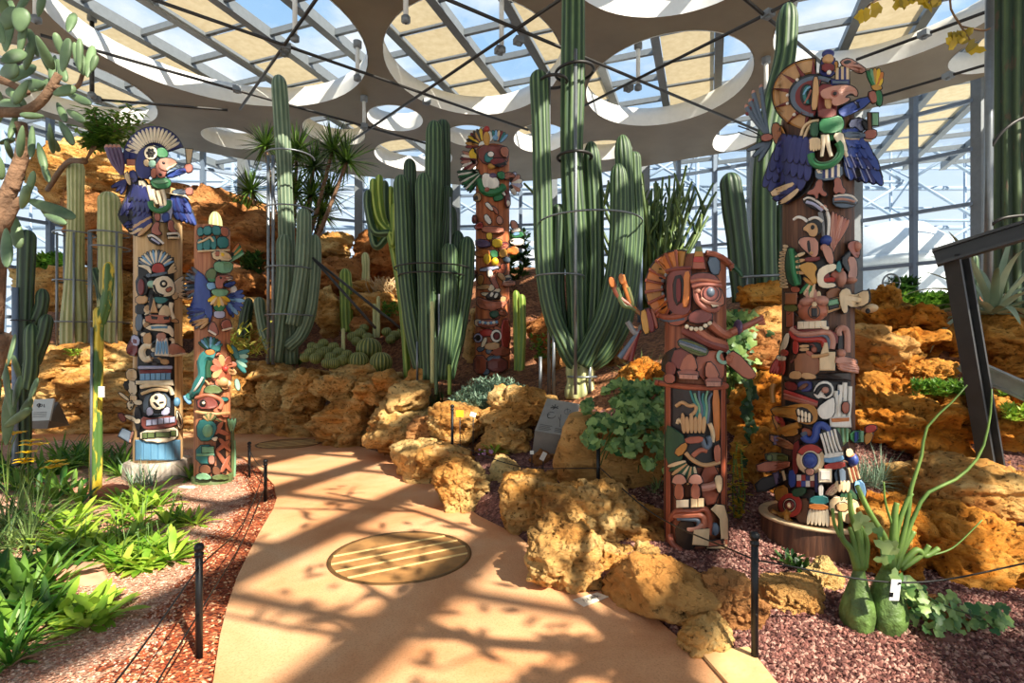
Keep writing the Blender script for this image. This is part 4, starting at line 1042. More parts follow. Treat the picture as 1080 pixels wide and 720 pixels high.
T.part('arm'); T.sl('blue', '330,330 432,290 446,310 430,322 350,350', .03, .06); T.sl('dpink', '432,278 474,270 480,312 446,322', .03, .05); T.bl('purple', 470, 292, 12, 16, .05)
T.part('torch'); T.sl('sand', '442,190 478,194 466,270 450,270', .0, .04, 0)
T.part('arm'); T.sl('slate', '372,414 440,410 444,436 376,438', .03, .05); T.sl('dpink', '438,406 478,398 480,440 440,440', .03, .05); T.sl('cream', '330,428 440,440 474,474 440,452', .07, .03, 0)
T.part('collar'); T.sl('green', '246,360 300,348 350,352 364,380 340,406 270,404', .07, .06); T.sl('lgreen', '258,362 340,356 350,372 280,380', .12, .02)
T.part('claw')
for q in ('262,410 266,450 286,490', '290,418 300,460 310,500', '314,412 330,460 330,500', '240,390 246,420 256,470'): T.tb('cream', q, 11, .1, r1=7)
T.part('tassel'); T.tb('cream', '206,370 224,390 214,430', 10, .05); T.tb('cream', '196,366 200,390', 9, .05)
T.part('ring'); T.tb('green', '250,478 256,510 290,530 330,520 352,496 346,470', 14, .1)
T.part('tunic'); T.sl('lav', '276,530 366,440 370,560 340,590 290,580', .03, .04); T.sl('blue', '310,544 350,530 356,580 318,588', .06, .02); T.sl('dpink', '274,540 300,536 304,580 276,578', .06, .03)
T.part('wing', 'navy folded wing of long feathers'); T.sl('black', '130,330 260,370 262,560 240,640 180,672 120,630 70,556 80,520 120,440', -.04, .05, e=0)
rows(['navy'], [(5, (140, 430, 250, 480), (74, 552, 226, 560)), (5, (140, 400, 250, 430), (110, 520, 250, 540)), (5, (150, 380, 250, 400), (130, 470, 250, 480))], 30, 0)
rows(['navy', 'navy', 'tan'], [(6, (250, 530, 260, 600), (96, 600, 190, 668))], 26, .01)
T.sl('sand', '130,640 200,616 212,626 150,656', .04, .03)
T.part('wing', 'blue spread wing with pale edges'); T.sl('black', '350,430 430,430 480,520 510,606 470,604 380,560', -.04, .04, e=0)
rows(['blue', 'navy'], [(5, (366, 500, 440, 470), (390, 570, 508, 610)), (5, (360, 450, 430, 430), (376, 530, 480, 540))], 27, .0, 1)
T.part('leg'); T.sl('dpink', '276,586 300,590 290,630 316,650 290,660 250,640', .05, .05); T.part('leg'); T.sl('dpink', '344,580 376,580 372,620 396,640 350,640', .05, .05)
T.part('footrest'); T.sl('black', '234,660 260,650 324,700 300,714 250,692', .03, .05); T.tb('white', '238,664 264,656 322,704', 6, .08); T.tb('lav', '256,676 300,704', 5, .08)
T.part('footrest'); T.sl('black', '340,650 400,644 408,676 350,678', .03, .05); T.tb('white', '342,652 398,646 406,664', 6, .08); T.tb('cream', '346,672 404,672', 6, .08)
T.part('rattle', 'pink tipped navy strands')
for i, x in enumerate((14, 34, 56, 78)): T.tb('purple', [(x, 184), (x + 24, 260), (96, 330)], 12, .0, r1=8); T.bl('pink', x, 184, 12, 18, .0)
T.sl('sand', '106,330 130,312 150,380 134,388', .0, .05); T.sl('navy', '132,316 166,306 184,360 150,376', .0, .05)
for x, y in ((40, 398), (66, 420), (90, 436)): T.fe('navy', 120, 360, x, y, 22, .0, .03)
T.crop(110, 240, 4.8)
T.part('backing'); T.sl('black', '172,150 352,150 356,1060 166,1060', -.03, .034, 0, e=0)
T.part('feather_fan', 'fan of slate blue and cream feathers'); T.fan(['lblue', 'cream', 'slate', 'cream'], 262, 210, 30, 98, 20, 160, 15, .03, .03, .8)
T.sl('cream', '160,190 220,190 240,214 236,236 210,206', .03, .04); T.sl('red', '238,220 250,184 290,178 312,220 280,232', .06, .04); T.sl('slate', '236,236 316,222 318,234 240,250', .07, .04)
T.part('skull_face', 'cream face with round eyes'); T.sl('cream', '250,262 310,240 350,270 360,330 320,350 270,340 244,310', .04, .07); T.disc('black', 300, 284, 18, 18, .11, .012, e=0); T.bl('cream', 300, 284, 9, None, .115); T.tb('black', '250,290 262,330 300,344', 5, .11); T.bl('mint', 240, 286, 20, 18, .06); T.sl('clay', '312,310 340,300 338,318 318,326', .11, .02)
T.part('side_feathers'); 
for i in range(6): T.fe('cream', 340, 300 + i * 6, 400 + i * 8, 250 + i * 22, 20, .0, .03)
for i in range(3): T.fe('sand', 320, 230, 356 + i * 6, 180 + i * 18, 14, .02, .03)
T.part('shield'); T.sl('black', '160,250 210,246 226,290 206,350 166,340', .0, .05); T.disc('maroon', 186, 300, 16, 40, .05, .02); T.sl('tan', '162,346 222,344 216,384 160,384', .0, .05)
T.part('chest'); T.sl('dark', '228,340 250,336 270,420 226,440', .02, .04); T.sl('tan', '232,430 250,356 272,430', .06, .04, 0); T.sl('sand', '274,430 300,390 326,398 340,450 280,450', .04, .05); T.sl('teal', '240,350 330,356 300,384 262,380', .04, .04); T.tb('cream', '340,380 332,420 350,460', 10, .05)
T.part('face', 'clay face with dark eyes'); T.sl('clay', '208,440 336,446 330,486 210,482', .05, .06); T.sl('black', '236,446 270,452 266,464 240,462', .1, .015, 0, e=0); T.sl('black', '300,452 330,450 326,464 304,464', .1, .015, 0, e=0)
T.part('lip'); T.sl('cream', '200,514 240,490 330,492 352,520 350,560 320,526', .06, .06); T.sl('denim', '236,500 320,498 318,510 240,512', .11, .015, 0)
T.part('tassel', 'pale blue pleated tassel'); T.sl('pink', '262,536 312,530 308,580 270,580', .06, .05); T.sl('white', '266,560 318,560 328,650 256,646', .07, .04, 0, e=1)
for i in range(4): T.fe('lblue', 272 + i * 13, 575, 264 + i * 18, 640, 13, .09, .03)
T.part('scroll'); T.tb('cream', '240,600 206,596 186,630 206,672 236,660', 15, .05); T.sl('tan', '196,540 240,530 236,600 200,590', .03, .05); T.sl('black', '206,590 330,580 330,690 190,690', .0, .03, e=0)
T.part('foot'); T.sl('pink', '326,590 360,586 408,616 410,640 326,646', .04, .06); T.tb('cream', '326,646 414,640', 8, .07); T.tb('cream', '330,560 350,570 344,600', 8, .06)
T.part('side_box'); T.sl('maroon', '112,610 140,560 170,570 166,650 120,640', .0, .05); T.sl('lav', '140,540 180,556 174,600 136,590', .02, .04); T.sl('slate', '162,440 196,440 190,520 160,520', .0, .05); T.sl('black', '160,386 216,386 210,440 160,440', -.01, .04)
T.scatter(['cream', 'dark', 'tan', 'slate', 'sand'], 180, 240, 370, 700, 26, 20, 16, 4)
T.crop(110, 370, 4.8)
T.part('crown_band'); T.sl('black', '176,76 336,76 348,150 176,150', .0, .04, 0); T.tb('lav', '178,84 340,84', 9, .05); T.sl('maroon', '178,98 338,94 340,112 180,116', .05, .03, 0); T.teeth('lblue', 180, 116, 338, 112, 6, 32, .05, .04)
T.part('lip'); T.sl('cream', '160,152 346,148 352,174 160,168', .05, .06, 0); T.tb('cream', '186,182 260,168 330,180 346,220', 10, .07); T.tb('sand', '190,216 260,190 320,200', 8, .07); T.sl('black', '190,190 320,176 320,200 190,214', .03, .03, e=0)
T.part('skull_face', 'cream skull in dark blue hollow'); T.sl('slate', '196,240 240,210 330,214 336,320 200,330', .0, .05); T.disc('black', 268, 262, 46, 54, .05, .015, e=0); T.sl('cream', '230,236 270,212 312,230 312,280 270,300 236,280', .06, .07); T.bl('black', 262, 236, 9, 11, .125); T.sl('black', '246,262 256,258 280,280 266,284', .125, .012, 0, e=0); T.sl('black', '280,258 300,256 300,262 280,266', .125, .012, 0, e=0)
T.sl('lav', '214,290 240,284 250,320 216,330', .05, .03); T.sl('lav', '290,300 330,280 330,320 290,328', .05, .03)
T.part('mouth', 'maroon mouth with pale blue teeth'); T.sl('oxblood', '186,330 240,344 340,326 370,350 364,380 240,400 188,390', .03, .07); T.teeth('lav', 210, 352, 360, 334, 5, 26, .09, .03)
T.part('belt'); T.sl('cream', '182,404 300,398 370,384 374,440 300,466 184,454', .03, .06); 
for x0, x1 in ((194, 214), (220, 252), (262, 330), (338, 360)): T.rc('moss', x0, 418 - (x0 - 190) * .08, x1, 442 - (x0 - 190) * .08, .09, .015)
T.part('foot_block', 'denim blue lower pole')
for i in range(6): T.rc('denim', 158 + i * 38, 452, 194 + i * 38, 552, .02, .03, e=.5, ec='slate')
T.part('side_arm')
for q, c_ in (('110,96 160,90 166,150 116,150', 'sand'), ('96,160 130,150 140,190 110,200', 'black'), ('70,214 84,210 126,244 120,254', 'cream'), ('116,150 160,160 166,220 126,220', 'cream'), ('130,220 166,226 160,260 130,256', 'sand'), ('116,256 150,260 136,300 120,290', 'cream'), ('150,250 190,250 190,272 152,270', 'cream'), ('100,330 116,322 160,340 150,360', 'cream'), ('66,318 96,316 112,350 90,360', 'oxblood'), ('150,350 182,344 180,366 156,366', 'cream')): T.sl(c_, q, .0, .05)
T.part('pouch'); T.sl('slate', '72,430 92,392 136,410 124,462', .0, .05, 0, e=1.2); T.sl('pink', '136,406 150,410 134,464 124,460', .0, .04); T.sl('black', '150,280 186,290 186,400 156,400', -.02, .04, e=0)
T.part('side_figure'); T.bl('denim', 366, 258, 18, 24, .0); T.sl('cream', '362,300 380,310 400,370 390,400 374,380', .0, .05); T.tb('black', '372,310 388,372', 4, .05)
T.done()

# ================================================================== SLIM TEAL TOTEM (second from left)
T = Totem('totem_pole', 224, 6.3, .197, 0, 'slim terracotta and teal totem pole with small blue bird and carved leaves', 'carved totem poles')
T.pole('terra', EYE + (HY - 240) * 6.3 / F, [woodmat('clay_log', (130, 76, 50), (182, 116, 80), (206, 146, 104))])
mb = MB(); mb.lathe((T.x, T.y, 0), [(.225, -.02), (.22, .08), (.205, .1), (.001, .1)], 14); mb.build('plinth', [pmat('moss')], T.root)
T.crop(180, 215, 4.8)
T.part('cap')
for q in ('136,124 160,118 166,158 138,162', '164,118 206,112 208,154 168,158', '210,112 250,114 256,158 214,156', '136,184 160,176 162,236 136,238', '164,176 200,168 202,236 166,236', '204,166 228,164 232,226 204,230', '234,166 290,170 292,220 240,224'): T.sl('teal', q, .0, .04)
T.sl('clay', '252,116 292,122 292,164 258,160', .0, .035); T.tb('sand', '140,196 180,180 200,164 216,190', 5, .05); T.tb('sand', '140,240 200,236 296,234', 5, .03)
T.part('mask'); T.sl('sand', '206,238 290,240 316,290 220,286', .02, .06); T.sl('clay', '226,242 246,240 246,262 228,262', .07, .02); T.bl('yellow', 262, 256, 9, None, .08); T.bl('black', 248, 288, 8, None, .08); T.sl('lgreen', '218,300 250,290 316,296 310,340 270,352 226,340', .03, .07)
T.part('plume'); 
for i, c_ in enumerate(('orange', 'green', 'gold', 'green', 'lgreen')): T.fe(c_, 300, 270 + i * 5, 346 + i * 6, 200 + i * 12, 16, .0, .03)
T.part('bird'); T.sl('moss', '176,350 210,322 232,340 226,384 186,380', .03, .06); T.sl('green', '188,372 226,374 226,394 190,392', .04, .05); T.sl('dpink', '232,364 280,360 320,372 280,386 262,400 266,424 236,430 226,400', .05, .08); T.sl('cream', '280,362 322,376 284,390', .09, .03); T.bl('black', 254, 374, 6, None, .13); T.sl('lblue', '180,400 226,396 230,430 190,436', .03, .05); T.sl('blue', '262,410 320,390 328,404 290,424', .03, .05)
T.part('collar'); T.sl('lgreen', '202,438 240,430 296,436 280,466 226,468', .07, .05); T.fan(['yellow', 'sand', 'gold'], 244, 460, 10, 64, 200, 340, 7, .07, .03); T.sl('green', '216,510 280,510 260,544 226,540', .05, .05)
T.part('tunic'); T.sl('lav', '220,540 272,540 274,576 222,576', .03, .04)
T.part('wing', 'blue wing with brown tipped feathers'); T.sl('blue', '124,330 180,370 206,460 214,590 150,620 84,560 120,470', -.03, .05)
T.fan(['slate', 'brown', 'slate'], 190, 410, 30, 122, 128, 216, 9, -.02, .03, .8); T.fan(['blue', 'navy', 'slate'], 200, 540, 30, 118, 170, 236, 6, .0, .03, .8)
for i in range(3): T.fe('tan', 190, 580 + i * 8, 96 + i * 26, 604 + i * 14, 14, .02, .02)
T.part('wing', 'blue small wing'); T.fan(['blue', 'lblue', 'blue'], 270, 480, 20, 104, -70, 30, 7, -.01, .03, .9); T.bl('white', 316, 440, 18, 30, -.02, .05)
T.part('foot'); T.sl('dpink', '190,630 214,588 240,640 238,664 200,656', .03, .06); T.tb('white', '192,640 230,662', 5, .09)
T.part('foot'); T.sl('dpink', '252,600 296,580 312,630 270,648', .03, .06); T.tb('cream', '262,640 308,628', 5, .09)
T.crop(180, 360, 4.5)
T.part('feather_fan', 'teal bird crest over orange beak'); T.fan(['teal', 'lblue', 'dgreen'], 186, 44, 14, 66, 20, 150, 9, .0, .03); T.sl('orange', '160,44 200,38 212,56 176,66', .05, .04)
T.part('serpent', 'teal serpent body with pale tail'); T.tb('teal', '206,70 170,60 150,100 160,160 130,200 120,240 80,270', 26, .02, r1=18); T.tb('dgreen', '186,90 176,130 180,170', 14, .04); T.tb('white', '152,170 130,210 100,250', 5, .09); T.sl('lblue', '56,262 76,256 102,290 84,300', .0, .05)
T.part('parrot', 'yellow and teal bird at the side'); T.sl('yellow', '266,12 280,18 300,50 292,62 274,40', .02, .05); T.sl('teal', '284,10 316,40 330,84 300,80', .0, .05); 
for i in range(5): T.fe(('teal', 'mint')[i % 2], 312, 60 + i * 10, 372 - i * 4, 44 + i * 26, 22, .0, .03)
T.fe('mint', 312, 180, 322, 232, 24, .0, .03)
T.part('flower', 'clay flower with red centre'); T.fan(['clay', 'terra', 'tan'], 250, 128, 10, 66, 0, 360, 9, .02, .04, .7); T.bl('red', 258, 130, 14, None, .07)
T.part('moss_head'); T.bl('tan', 240, 192, 34, 24, .03); T.sl('moss', '156,230 180,208 226,210 250,244 170,250', .03, .05); T.bl('sand', 266, 200, 22, 18, .03)
T.part('eye', 'red eye with dark pupil'); T.sl('oxblood', '124,272 190,256 230,300 200,320 130,322', .02, .05); T.sl('black', '140,286 160,276 164,306 144,306', .07, .015); T.bl('cream', 156, 292, 7, None, .08); T.sl('black', '214,272 240,280 230,300', .03, .03, e=0); T.tb('clay', '122,268 180,248 250,280 232,320', 9, .06); T.tb('tan', '122,334 200,346 276,340', 8, .03)
T.part('figure', 'teal robed kneeling figure'); T.sl('teal', '124,380 180,366 222,400 206,440 190,470 130,470', .02, .06); T.bl('lgreen', 176, 424, 22, 30, .08); T.fan(['moss', 'tan'], 184, 380, 6, 40, 30, 150, 6, .06, .03); T.sl('cream', '190,460 226,450 214,476', .07, .03); T.sl('teal', '122,494 204,492 212,584 122,578', .02, .05); T.rc('lgreen', 150, 500, 204, 528, .07, .02); T.sl('pink', '180,540 206,540 208,582 180,580', .07, .02); T.tb('lgreen', '126,538 206,536', 6, .075)
T.part('leg'); T.sl('brown', '140,586 186,588 190,630 136,626', .02, .05); T.sl('brown', '200,590 232,600 236,636 200,634', .0, .05)
T.part('foot'); T.sl('lgreen', '120,634 160,622 190,640 190,654 122,656', .03, .05); T.sl('moss', '196,640 236,630 276,640 276,656 200,656', .02, .05)
T.scatter(['clay', 'terra', 'tan', 'moss', 'teal'], 130, 20, 260, 380, 24, 20, 14, 5)
T.part('carved_leaf', 'pale carved leaves with dark gaps'); T.sl('dark', '214,380 290,380 296,640 220,620', -.02, .03, 0, e=0)
for (x, y, x1, y1) in ((210, 440, 246, 380), (216, 420, 276, 440), (214, 520, 280, 470), (230, 460, 284, 520), (216, 520, 290, 620), (240, 620, 282, 540)): T.fe('clay', x, y, x1, y1, 22, .0, .035)
T.part('reed', 'green carved reed'); T.tb('moss', '292,640 296,520 290,440 288,376', 11, .0); T.tb('lgreen', '300,640 304,560 300,470', 8, .0)
for x in (274, 290, 308): T.fe('lgreen', 290, 430, x, 366, 16, .0, .03)
T.done()

# ================================================================== FAR CENTRE TOTEM
T = Totem('totem_pole', 519.5, 9.0, .298, 1.2, 'distant orange brown totem pole behind the silvery shrub', 'carved totem poles')
T.pole('orange', EYE + (HY - 158) * 9 / F, [woodmat('orange_log', (136, 70, 38), (188, 104, 60), (212, 134, 84))])
T.crop(475, 130, 5.53)
T.part('headdress'); T.fan(['maroon', 'yellow', 'black', 'gold'], 190, 130, 30, 100, 80, 190, 9, .0, .04); T.fan(['lblue', 'teal', 'maroon', 'sand'], 270, 130, 30, 90, 40, 110, 6, .02, .04); T.bl('gold', 212, 90, 20, 40, .05); T.bl('red', 212, 34, 18, None, .02); T.bl('lblue', 262, 84, 16, None, .06)
T.part('head'); T.sl('oxblood', '160,130 300,130 340,150 330,240 250,250 170,220', .02, .07); T.sl('teal', '200,180 240,160 250,220 204,230', .09, .03); T.sl('clay', '290,140 340,140 336,200 300,190', .09, .05); T.disc('white', 236, 180, 16, 14, .12, .02); T.sl('maroon', '230,210 300,200 330,232 296,256 240,240', .09, .04); T.sl('black', '250,240 320,220 330,240 280,256', .12, .02, 0, e=0); T.bl('gold', 240, 250, 22, 16, .08)
T.part('wing', 'green and white wing'); T.sl('yellow', '108,170 136,140 156,200 140,220 112,200', .0, .05); T.fan(['pink', 'white', 'maroon'], 170, 210, 20, 110, 150, 230, 7, .0, .03); T.fan(['dgreen', 'white', 'green'], 200, 270, 40, 160, 182, 240, 10, .0, .04, .8)
T.part('chest', 'white chest with green collar'); T.sl('white', '190,290 240,300 284,330 280,380 200,380 184,340', .04, .07); T.tb('green', '176,330 186,390 230,410 280,400 310,370', 22, .06); T.bl('dpink', 214, 386, 14, None, .12); T.bl('purple', 248, 306, 22, 16, .09); T.sl('green', '268,290 310,280 320,320 290,326', .06, .05)
T.part('arm'); T.sl('clay', '310,296 350,284 384,310 340,330 310,320', .02, .06); T.fan(['white', 'pink', 'lav'], 350, 350, 10, 70, -80, 80, 6, .0, .04); T.fe('maroon', 290, 360, 340, 410, 20, .05, .04); T.fe('white', 280, 370, 320, 420, 16, .06, .04); T.sl('green', '250,430 300,410 310,440 260,456', .03, .05)
T.part('figurine'); T.sl('maroon', '320,410 346,410 348,490 322,486', .02, .05); T.bl('white', 334, 466, 14, 18, .06); T.sl('tan', '136,420 170,400 180,450 140,456', .0, .05)
for q, c_ in (('200,470 220,460 250,500 240,510', 'white'), ('240,480 270,500 280,530 260,520', 'clay'), ('196,540 214,530 240,570 230,590 206,570', 'white'), ('270,550 290,540 306,570 296,590 272,580', 'pink'), ('140,600 180,570 190,610 150,620', 'red'), ('180,600 310,606 310,640 190,640', 'clay'), ('210,640 240,636 246,676 214,676', 'yellow'), ('130,540 150,536 154,580 130,580', 'maroon')):
    T.part('carving'); T.sl(c_, q, .02, .06)
T.part('side_plume', 'green white and pink plume at the side'); T.sl('green', '356,640 420,630 430,660 360,670', .0, .06); T.sl('white', '360,620 400,606 410,630 360,640', .0, .05); T.sl('pink', '350,570 380,570 400,610 360,616', .0, .05); T.bl('sand', 400, 690, 26, 20, .0); T.sl('lblue', '366,640 400,634 402,650 368,656', .05, .02)
T.crop(475, 250, 4.8)
for q, c_ in (('212,10 260,10 262,50 214,50', 'yellow'), ('130,10 200,20 200,50 130,50', 'purple'), ('126,66 196,60 200,96 130,100', 'orange'), ('200,70 236,66 240,104 206,104', 'green'), ('246,66 284,56 290,96 250,106', 'gold'), ('290,50 340,46 346,86 292,90', 'orange'), ('300,10 370,6 370,40 310,40', 'white'),
              ('150,160 240,146 244,160 152,174', 'lav'), ('186,168 210,168 216,200 190,204', 'white'), ('196,204 220,200 250,260 226,260', 'dpink'), ('140,190 170,196 160,240 136,236', 'ochre'), ('234,186 260,180 284,212 260,220', 'tan'), ('136,246 196,240 198,260 136,264', 'tan'), ('266,224 326,220 328,246 268,248', 'pink'), ('176,290 240,270 260,310 190,316', 'dark'),
              ('130,300 180,320 240,330 290,320 270,356 190,370 136,350', 'clay'), ('200,376 240,370 246,404 206,408', 'dgreen'), ('136,420 230,416 244,450 140,456', 'dpink'), ('150,470 210,464 214,500 150,500', 'red'), ('260,420 300,420 300,560 256,550', 'red'), ('170,540 246,530 250,566 176,570', 'tan'), ('220,560 300,560 300,600 210,600', 'terra'), ('190,616 286,612 288,680 190,680', 'oxblood'), ('120,600 180,600 180,690 120,690', 'rust')):
    T.part('carving'); T.sl(c_, q, .01, .06)
T.part('gourd', 'pair of yellow gourds'); T.bl('yellow', 186, 110, 18, 26, .06); T.bl('yellow', 226, 124, 18, 20, .06)
T.part('eye'); T.disc('white', 232, 500, 26, 30, .03, .05); T.disc('maroon', 234, 500, 14, 16, .08, .02); T.disc('lav', 140, 510, 20, 22, .02, .05); T.disc('black', 140, 510, 9, 10, .07, .02); T.fe('cream', 180, 510, 160, 556, 18, .05, .04); T.fe('white', 204, 300, 214, 280, 14, .08, .02); T.fe('white', 226, 306, 238, 284, 14, .08, .02)
T.part('bead_band'); 
for i in range(7): T.bl(('lblue', 'white')[i % 2], 150 + i * 14, 436 - abs(i - 3) * 2, 8, None, .08)
T.scatter(['clay', 'rust', 'tan', 'oxblood', 'terra', 'cream', 'slate', 'maroon'], 140, 20, 290, 690, 46, 22, 14, 3)
T.part('side_arm'); T.sl('maroon', '96,210 130,170 134,190 106,230', .0, .05); T.bl('pink', 124, 176, 12, None, .02)
T.done()
# ================================================================== ROCKS (each one a thing)
_ICO = {}
_wr = np.random.RandomState(3).rand(4096, 4)
def worley(p):
    i = np.floor(p).astype(np.int64); f = p - i; n = len(p)
    d1 = np.full(n, 9.0); d2 = np.full(n, 9.0); cv = np.zeros(n)
    for a in (-1, 0, 1):
        for b in (-1, 0, 1):
            for c in (-1, 0, 1):
                q = i + (a, b, c); h = ((q[:, 0] * 73856093) ^ (q[:, 1] * 19349663) ^ (q[:, 2] * 83492791)) & 4095
                r = _wr[h]; v = np.array((a, b, c)) + r[:, :3] - f; d = np.sqrt((v * v).sum(1))
                near = d < d1
                d2 = np.where(near, d1, np.minimum(d2, d)); cv = np.where(near, r[:, 3], cv); d1 = np.where(near, d, d1)
    return d1, d2, cv
def ico(sub):
    if sub not in _ICO:
        bm = bmesh.new(); bmesh.ops.create_icosphere(bm, subdivisions=sub, radius=1)
        bm.verts.ensure_lookup_table()
        _ICO[sub] = (np.array([v.co[:] for v in bm.verts]), [tuple(v.index for v in f.verts) for f in bm.faces]); bm.free()
    return _ICO[sub]
def rock_mesh(center, half, seed, boxy=4.0, rough=.22, strata=.12, pits=.08, facets=12, rz=0, sub=None, tilt=0):
    if sub is None: sub = 6 if center[1] < 5.6 else 5
    d, fs = ico(sub); rs = np.random.RandomState(seed)
    boxy = boxy + 1.2
    p = d / (np.abs(d) ** boxy).sum(1)[:, None] ** (1 / boxy)
    for _ in range(facets):
        n = rs.normal(size=3); n /= np.linalg.norm(n); k = rs.uniform(.66, .98)
        t = p @ n; m = t > k
        p[m] *= (k + (t[m] - k) * .06)[:, None] / t[m][:, None]
    half = np.array(half); p = p * half
    s = float(half.mean()); o = rs.uniform(0, 90, 3)
    dirn = d / np.linalg.norm(d / half * s, axis=1)[:, None] / half * s
    q = p / s
    big = fbm(q * 1.1 + o, 3)
    fine = fbm(q * 4.2 + o + 31, 5, 2.0, .62)
    lay = perlin(np.stack([q[:, 0] * .35 + o[0], q[:, 1] * .35, (p[:, 2] + .12 * s * big) / .07], 1))
    w1, w2, wv = worley(np.stack([q[:, 0] * 1.15, q[:, 1] * 1.15, q[:, 2] * 1.7], 1) + o + .25 * np.stack([fine, big, fine], 1) + 100)
    crk = smooth01(1 - (w2 - w1) / .16)
    x1, x2, xv = worley(q * 3.6 + o + 200 + .3 * big[:, None])
    crk2 = smooth01(1 - (x2 - x1) / .2)
    disp = s * rough * (big * .42 + fine * .34 + (wv - .5) * .8 - crk * .42 + (xv - .5) * .16 - crk2 * .12)
    hor = np.stack([dirn[:, 0], dirn[:, 1], dirn[:, 2] * .15], 1)
    p = p + dirn * disp[:, None] + hor * (np.clip(lay, -.5, .5) * strata * s)[:, None]
    # pitted pores and hollows
    pt = perlin(p / (.11 + .06 * s) + o); pt2 = perlin(p / .055 + o + 9)
    p = p - dirn * (pits * s * (smooth01((pt - .12) / .3) + .35 * smooth01((pt2 - .1) / .3)))[:, None]
    if tilt:
        c, sn = math.cos(tilt), math.sin(tilt); p = np.stack([p[:, 0] * c - p[:, 2] * sn, p[:, 1], p[:, 0] * sn + p[:, 2] * c], 1)
    c, sn = math.cos(rz), math.sin(rz)
    p = np.stack([p[:, 0] * c - p[:, 1] * sn, p[:, 0] * sn + p[:, 1] * c, p[:, 2]], 1)
    return p + np.array(center), fs
def rock(label, x0, y0, x1, y1, Y, dep, seed, mat=None, group='boulders along the path', name='boulder', cat='rock', grow=1.17, **k):
    a, b = W(x0, y0, Y), W(x1, y1, Y)
    half = ((b.x - a.x) / 2 * grow, dep / 2, (a.z - b.z) / 2 * grow)
    c = ((a.x + b.x) / 2, Y, (a.z + b.z) / 2)
    V, fs = rock_mesh(c, half, seed, **k)
    mb = MB(); mb.v = V; mb.n = len(V); mb.f = fs; mb.m = [0] * len(fs); mb.c = [0.0] * len(V)
    return mb.build(name, mat or m_rock, origin=(c[0], c[1], c[2] - half[2]), label=label, cat=cat, group=group)
def rock3(label, p0, p1, wid, z0, z1, seed, mat=None, group='boulders along the path', name='boulder', cat='rock', **k):
    """a long rock lying from ground point p0 to p1"""
    d = p1 - p0; c = (p0 + p1) / 2
    V, fs = rock_mesh((c.x, c.y, (z0 + z1) / 2), (d.length / 2 * 1.14, wid / 2 * 1.12, (z1 - z0) / 2 * 1.1), seed, rz=math.atan2(d.y, d.x), **k)
    mb = MB(); mb.v = V; mb.n = len(V); mb.f = fs; mb.m = [0] * len(fs); mb.c = [0.0] * len(V)
    return mb.build(name, mat or m_rock, origin=(c.x, c.y, z0), label=label, cat=cat, group=group)
P_ = 'boulders along the path'
# ---- row along the right edge of the path
rock3('large square boulder at the far end of the path edge row', Vector((-1.33, 7.15, 0)), Vector((-.72, 6.0, 0)), .62, -.12, .47, 11, boxy=5, rough=.16, strata=.05, facets=8, pits=.06)
rock('knobbly golden boulder with deep hollows, second from the far end of the path edge', 464, 487, 519, 544, 5.35, .62, 12, boxy=3.2, rough=.3, pits=.16, facets=7)
rock('tall golden boulder set back between the knobbly boulder and the flat topped block', 517, 484, 562, 540, 5.7, .6, 13, boxy=4, rough=.22, pits=.08)
rock('flat topped golden block leaning over the path halfway along the row', 534, 503, 592, 572, 4.65, .62, 14, boxy=4.5, rough=.18, pits=.05, facets=9)
rock('big sunlit golden boulder with side hollows behind the pitted path boulder', 580, 513, 694, 600, 4.25, .8, 15, boxy=4, rough=.24, pits=.14, facets=8)
rock('pitted round boulder jutting onto the path beside the small floor sign', 560, 558, 628, 634, 3.52, .52, 16, boxy=2.8, rough=.26, pits=.16, facets=9)
rock('low golden rock filling the gap below the big sunlit boulder', 622, 575, 700, 625, 3.75, .5, 17, boxy=3, rough=.26, pits=.1)
rock3('long smooth brown topped boulder between floor sign and rope post', Vector((.76, 3.5, 0)), Vector((1.06, 2.88, 0)), .48, -.1, .32, 18, m_rock_smooth, boxy=3.2, rough=.13, pits=.03, strata=.05)
rock('small sunlit round rock at the foot of the long smooth boulder', 716, 652, 768, 697, 2.74, .26, 19, boxy=2.6, rough=.18, pits=.03, strata=.03)
rock('dark brown banded rock just left of the nearest right hand rope post', 748, 612, 806, 676, 2.95, .34, 20, m_rock_brown, boxy=3, rough=.24, strata=.16)
rock('faceted grey gold rock right of the nearest right hand rope post', 800, 608, 866, 656, 3.12, .36, 21, m_rock_smooth, boxy=3.2, rough=.2, facets=16, strata=.05, pits=.04)
rock('small lit rock against the foot of the log stump', 846, 594, 884, 640, 3.3, .26, 22, boxy=3, rough=.3)
rock('little speckled rock in front of the rope post by the round boulder', 630, 506, 664, 526, 5.05, .3, 23, boxy=2.6, rough=.16, strata=.03, sub=4)
rock('big smooth round boulder right of the metal information stand', 588, 440, 652, 518, 5.35, .8, 24, m_rock_smooth, boxy=1.4, rough=.07, strata=.02, pits=.02, facets=3)
rock('wide smooth boulder under the trailing ivy', 632, 444, 706, 520, 5.15, .8, 25, m_rock_smooth, boxy=1.6, rough=.08, strata=.02, pits=.02, facets=3)
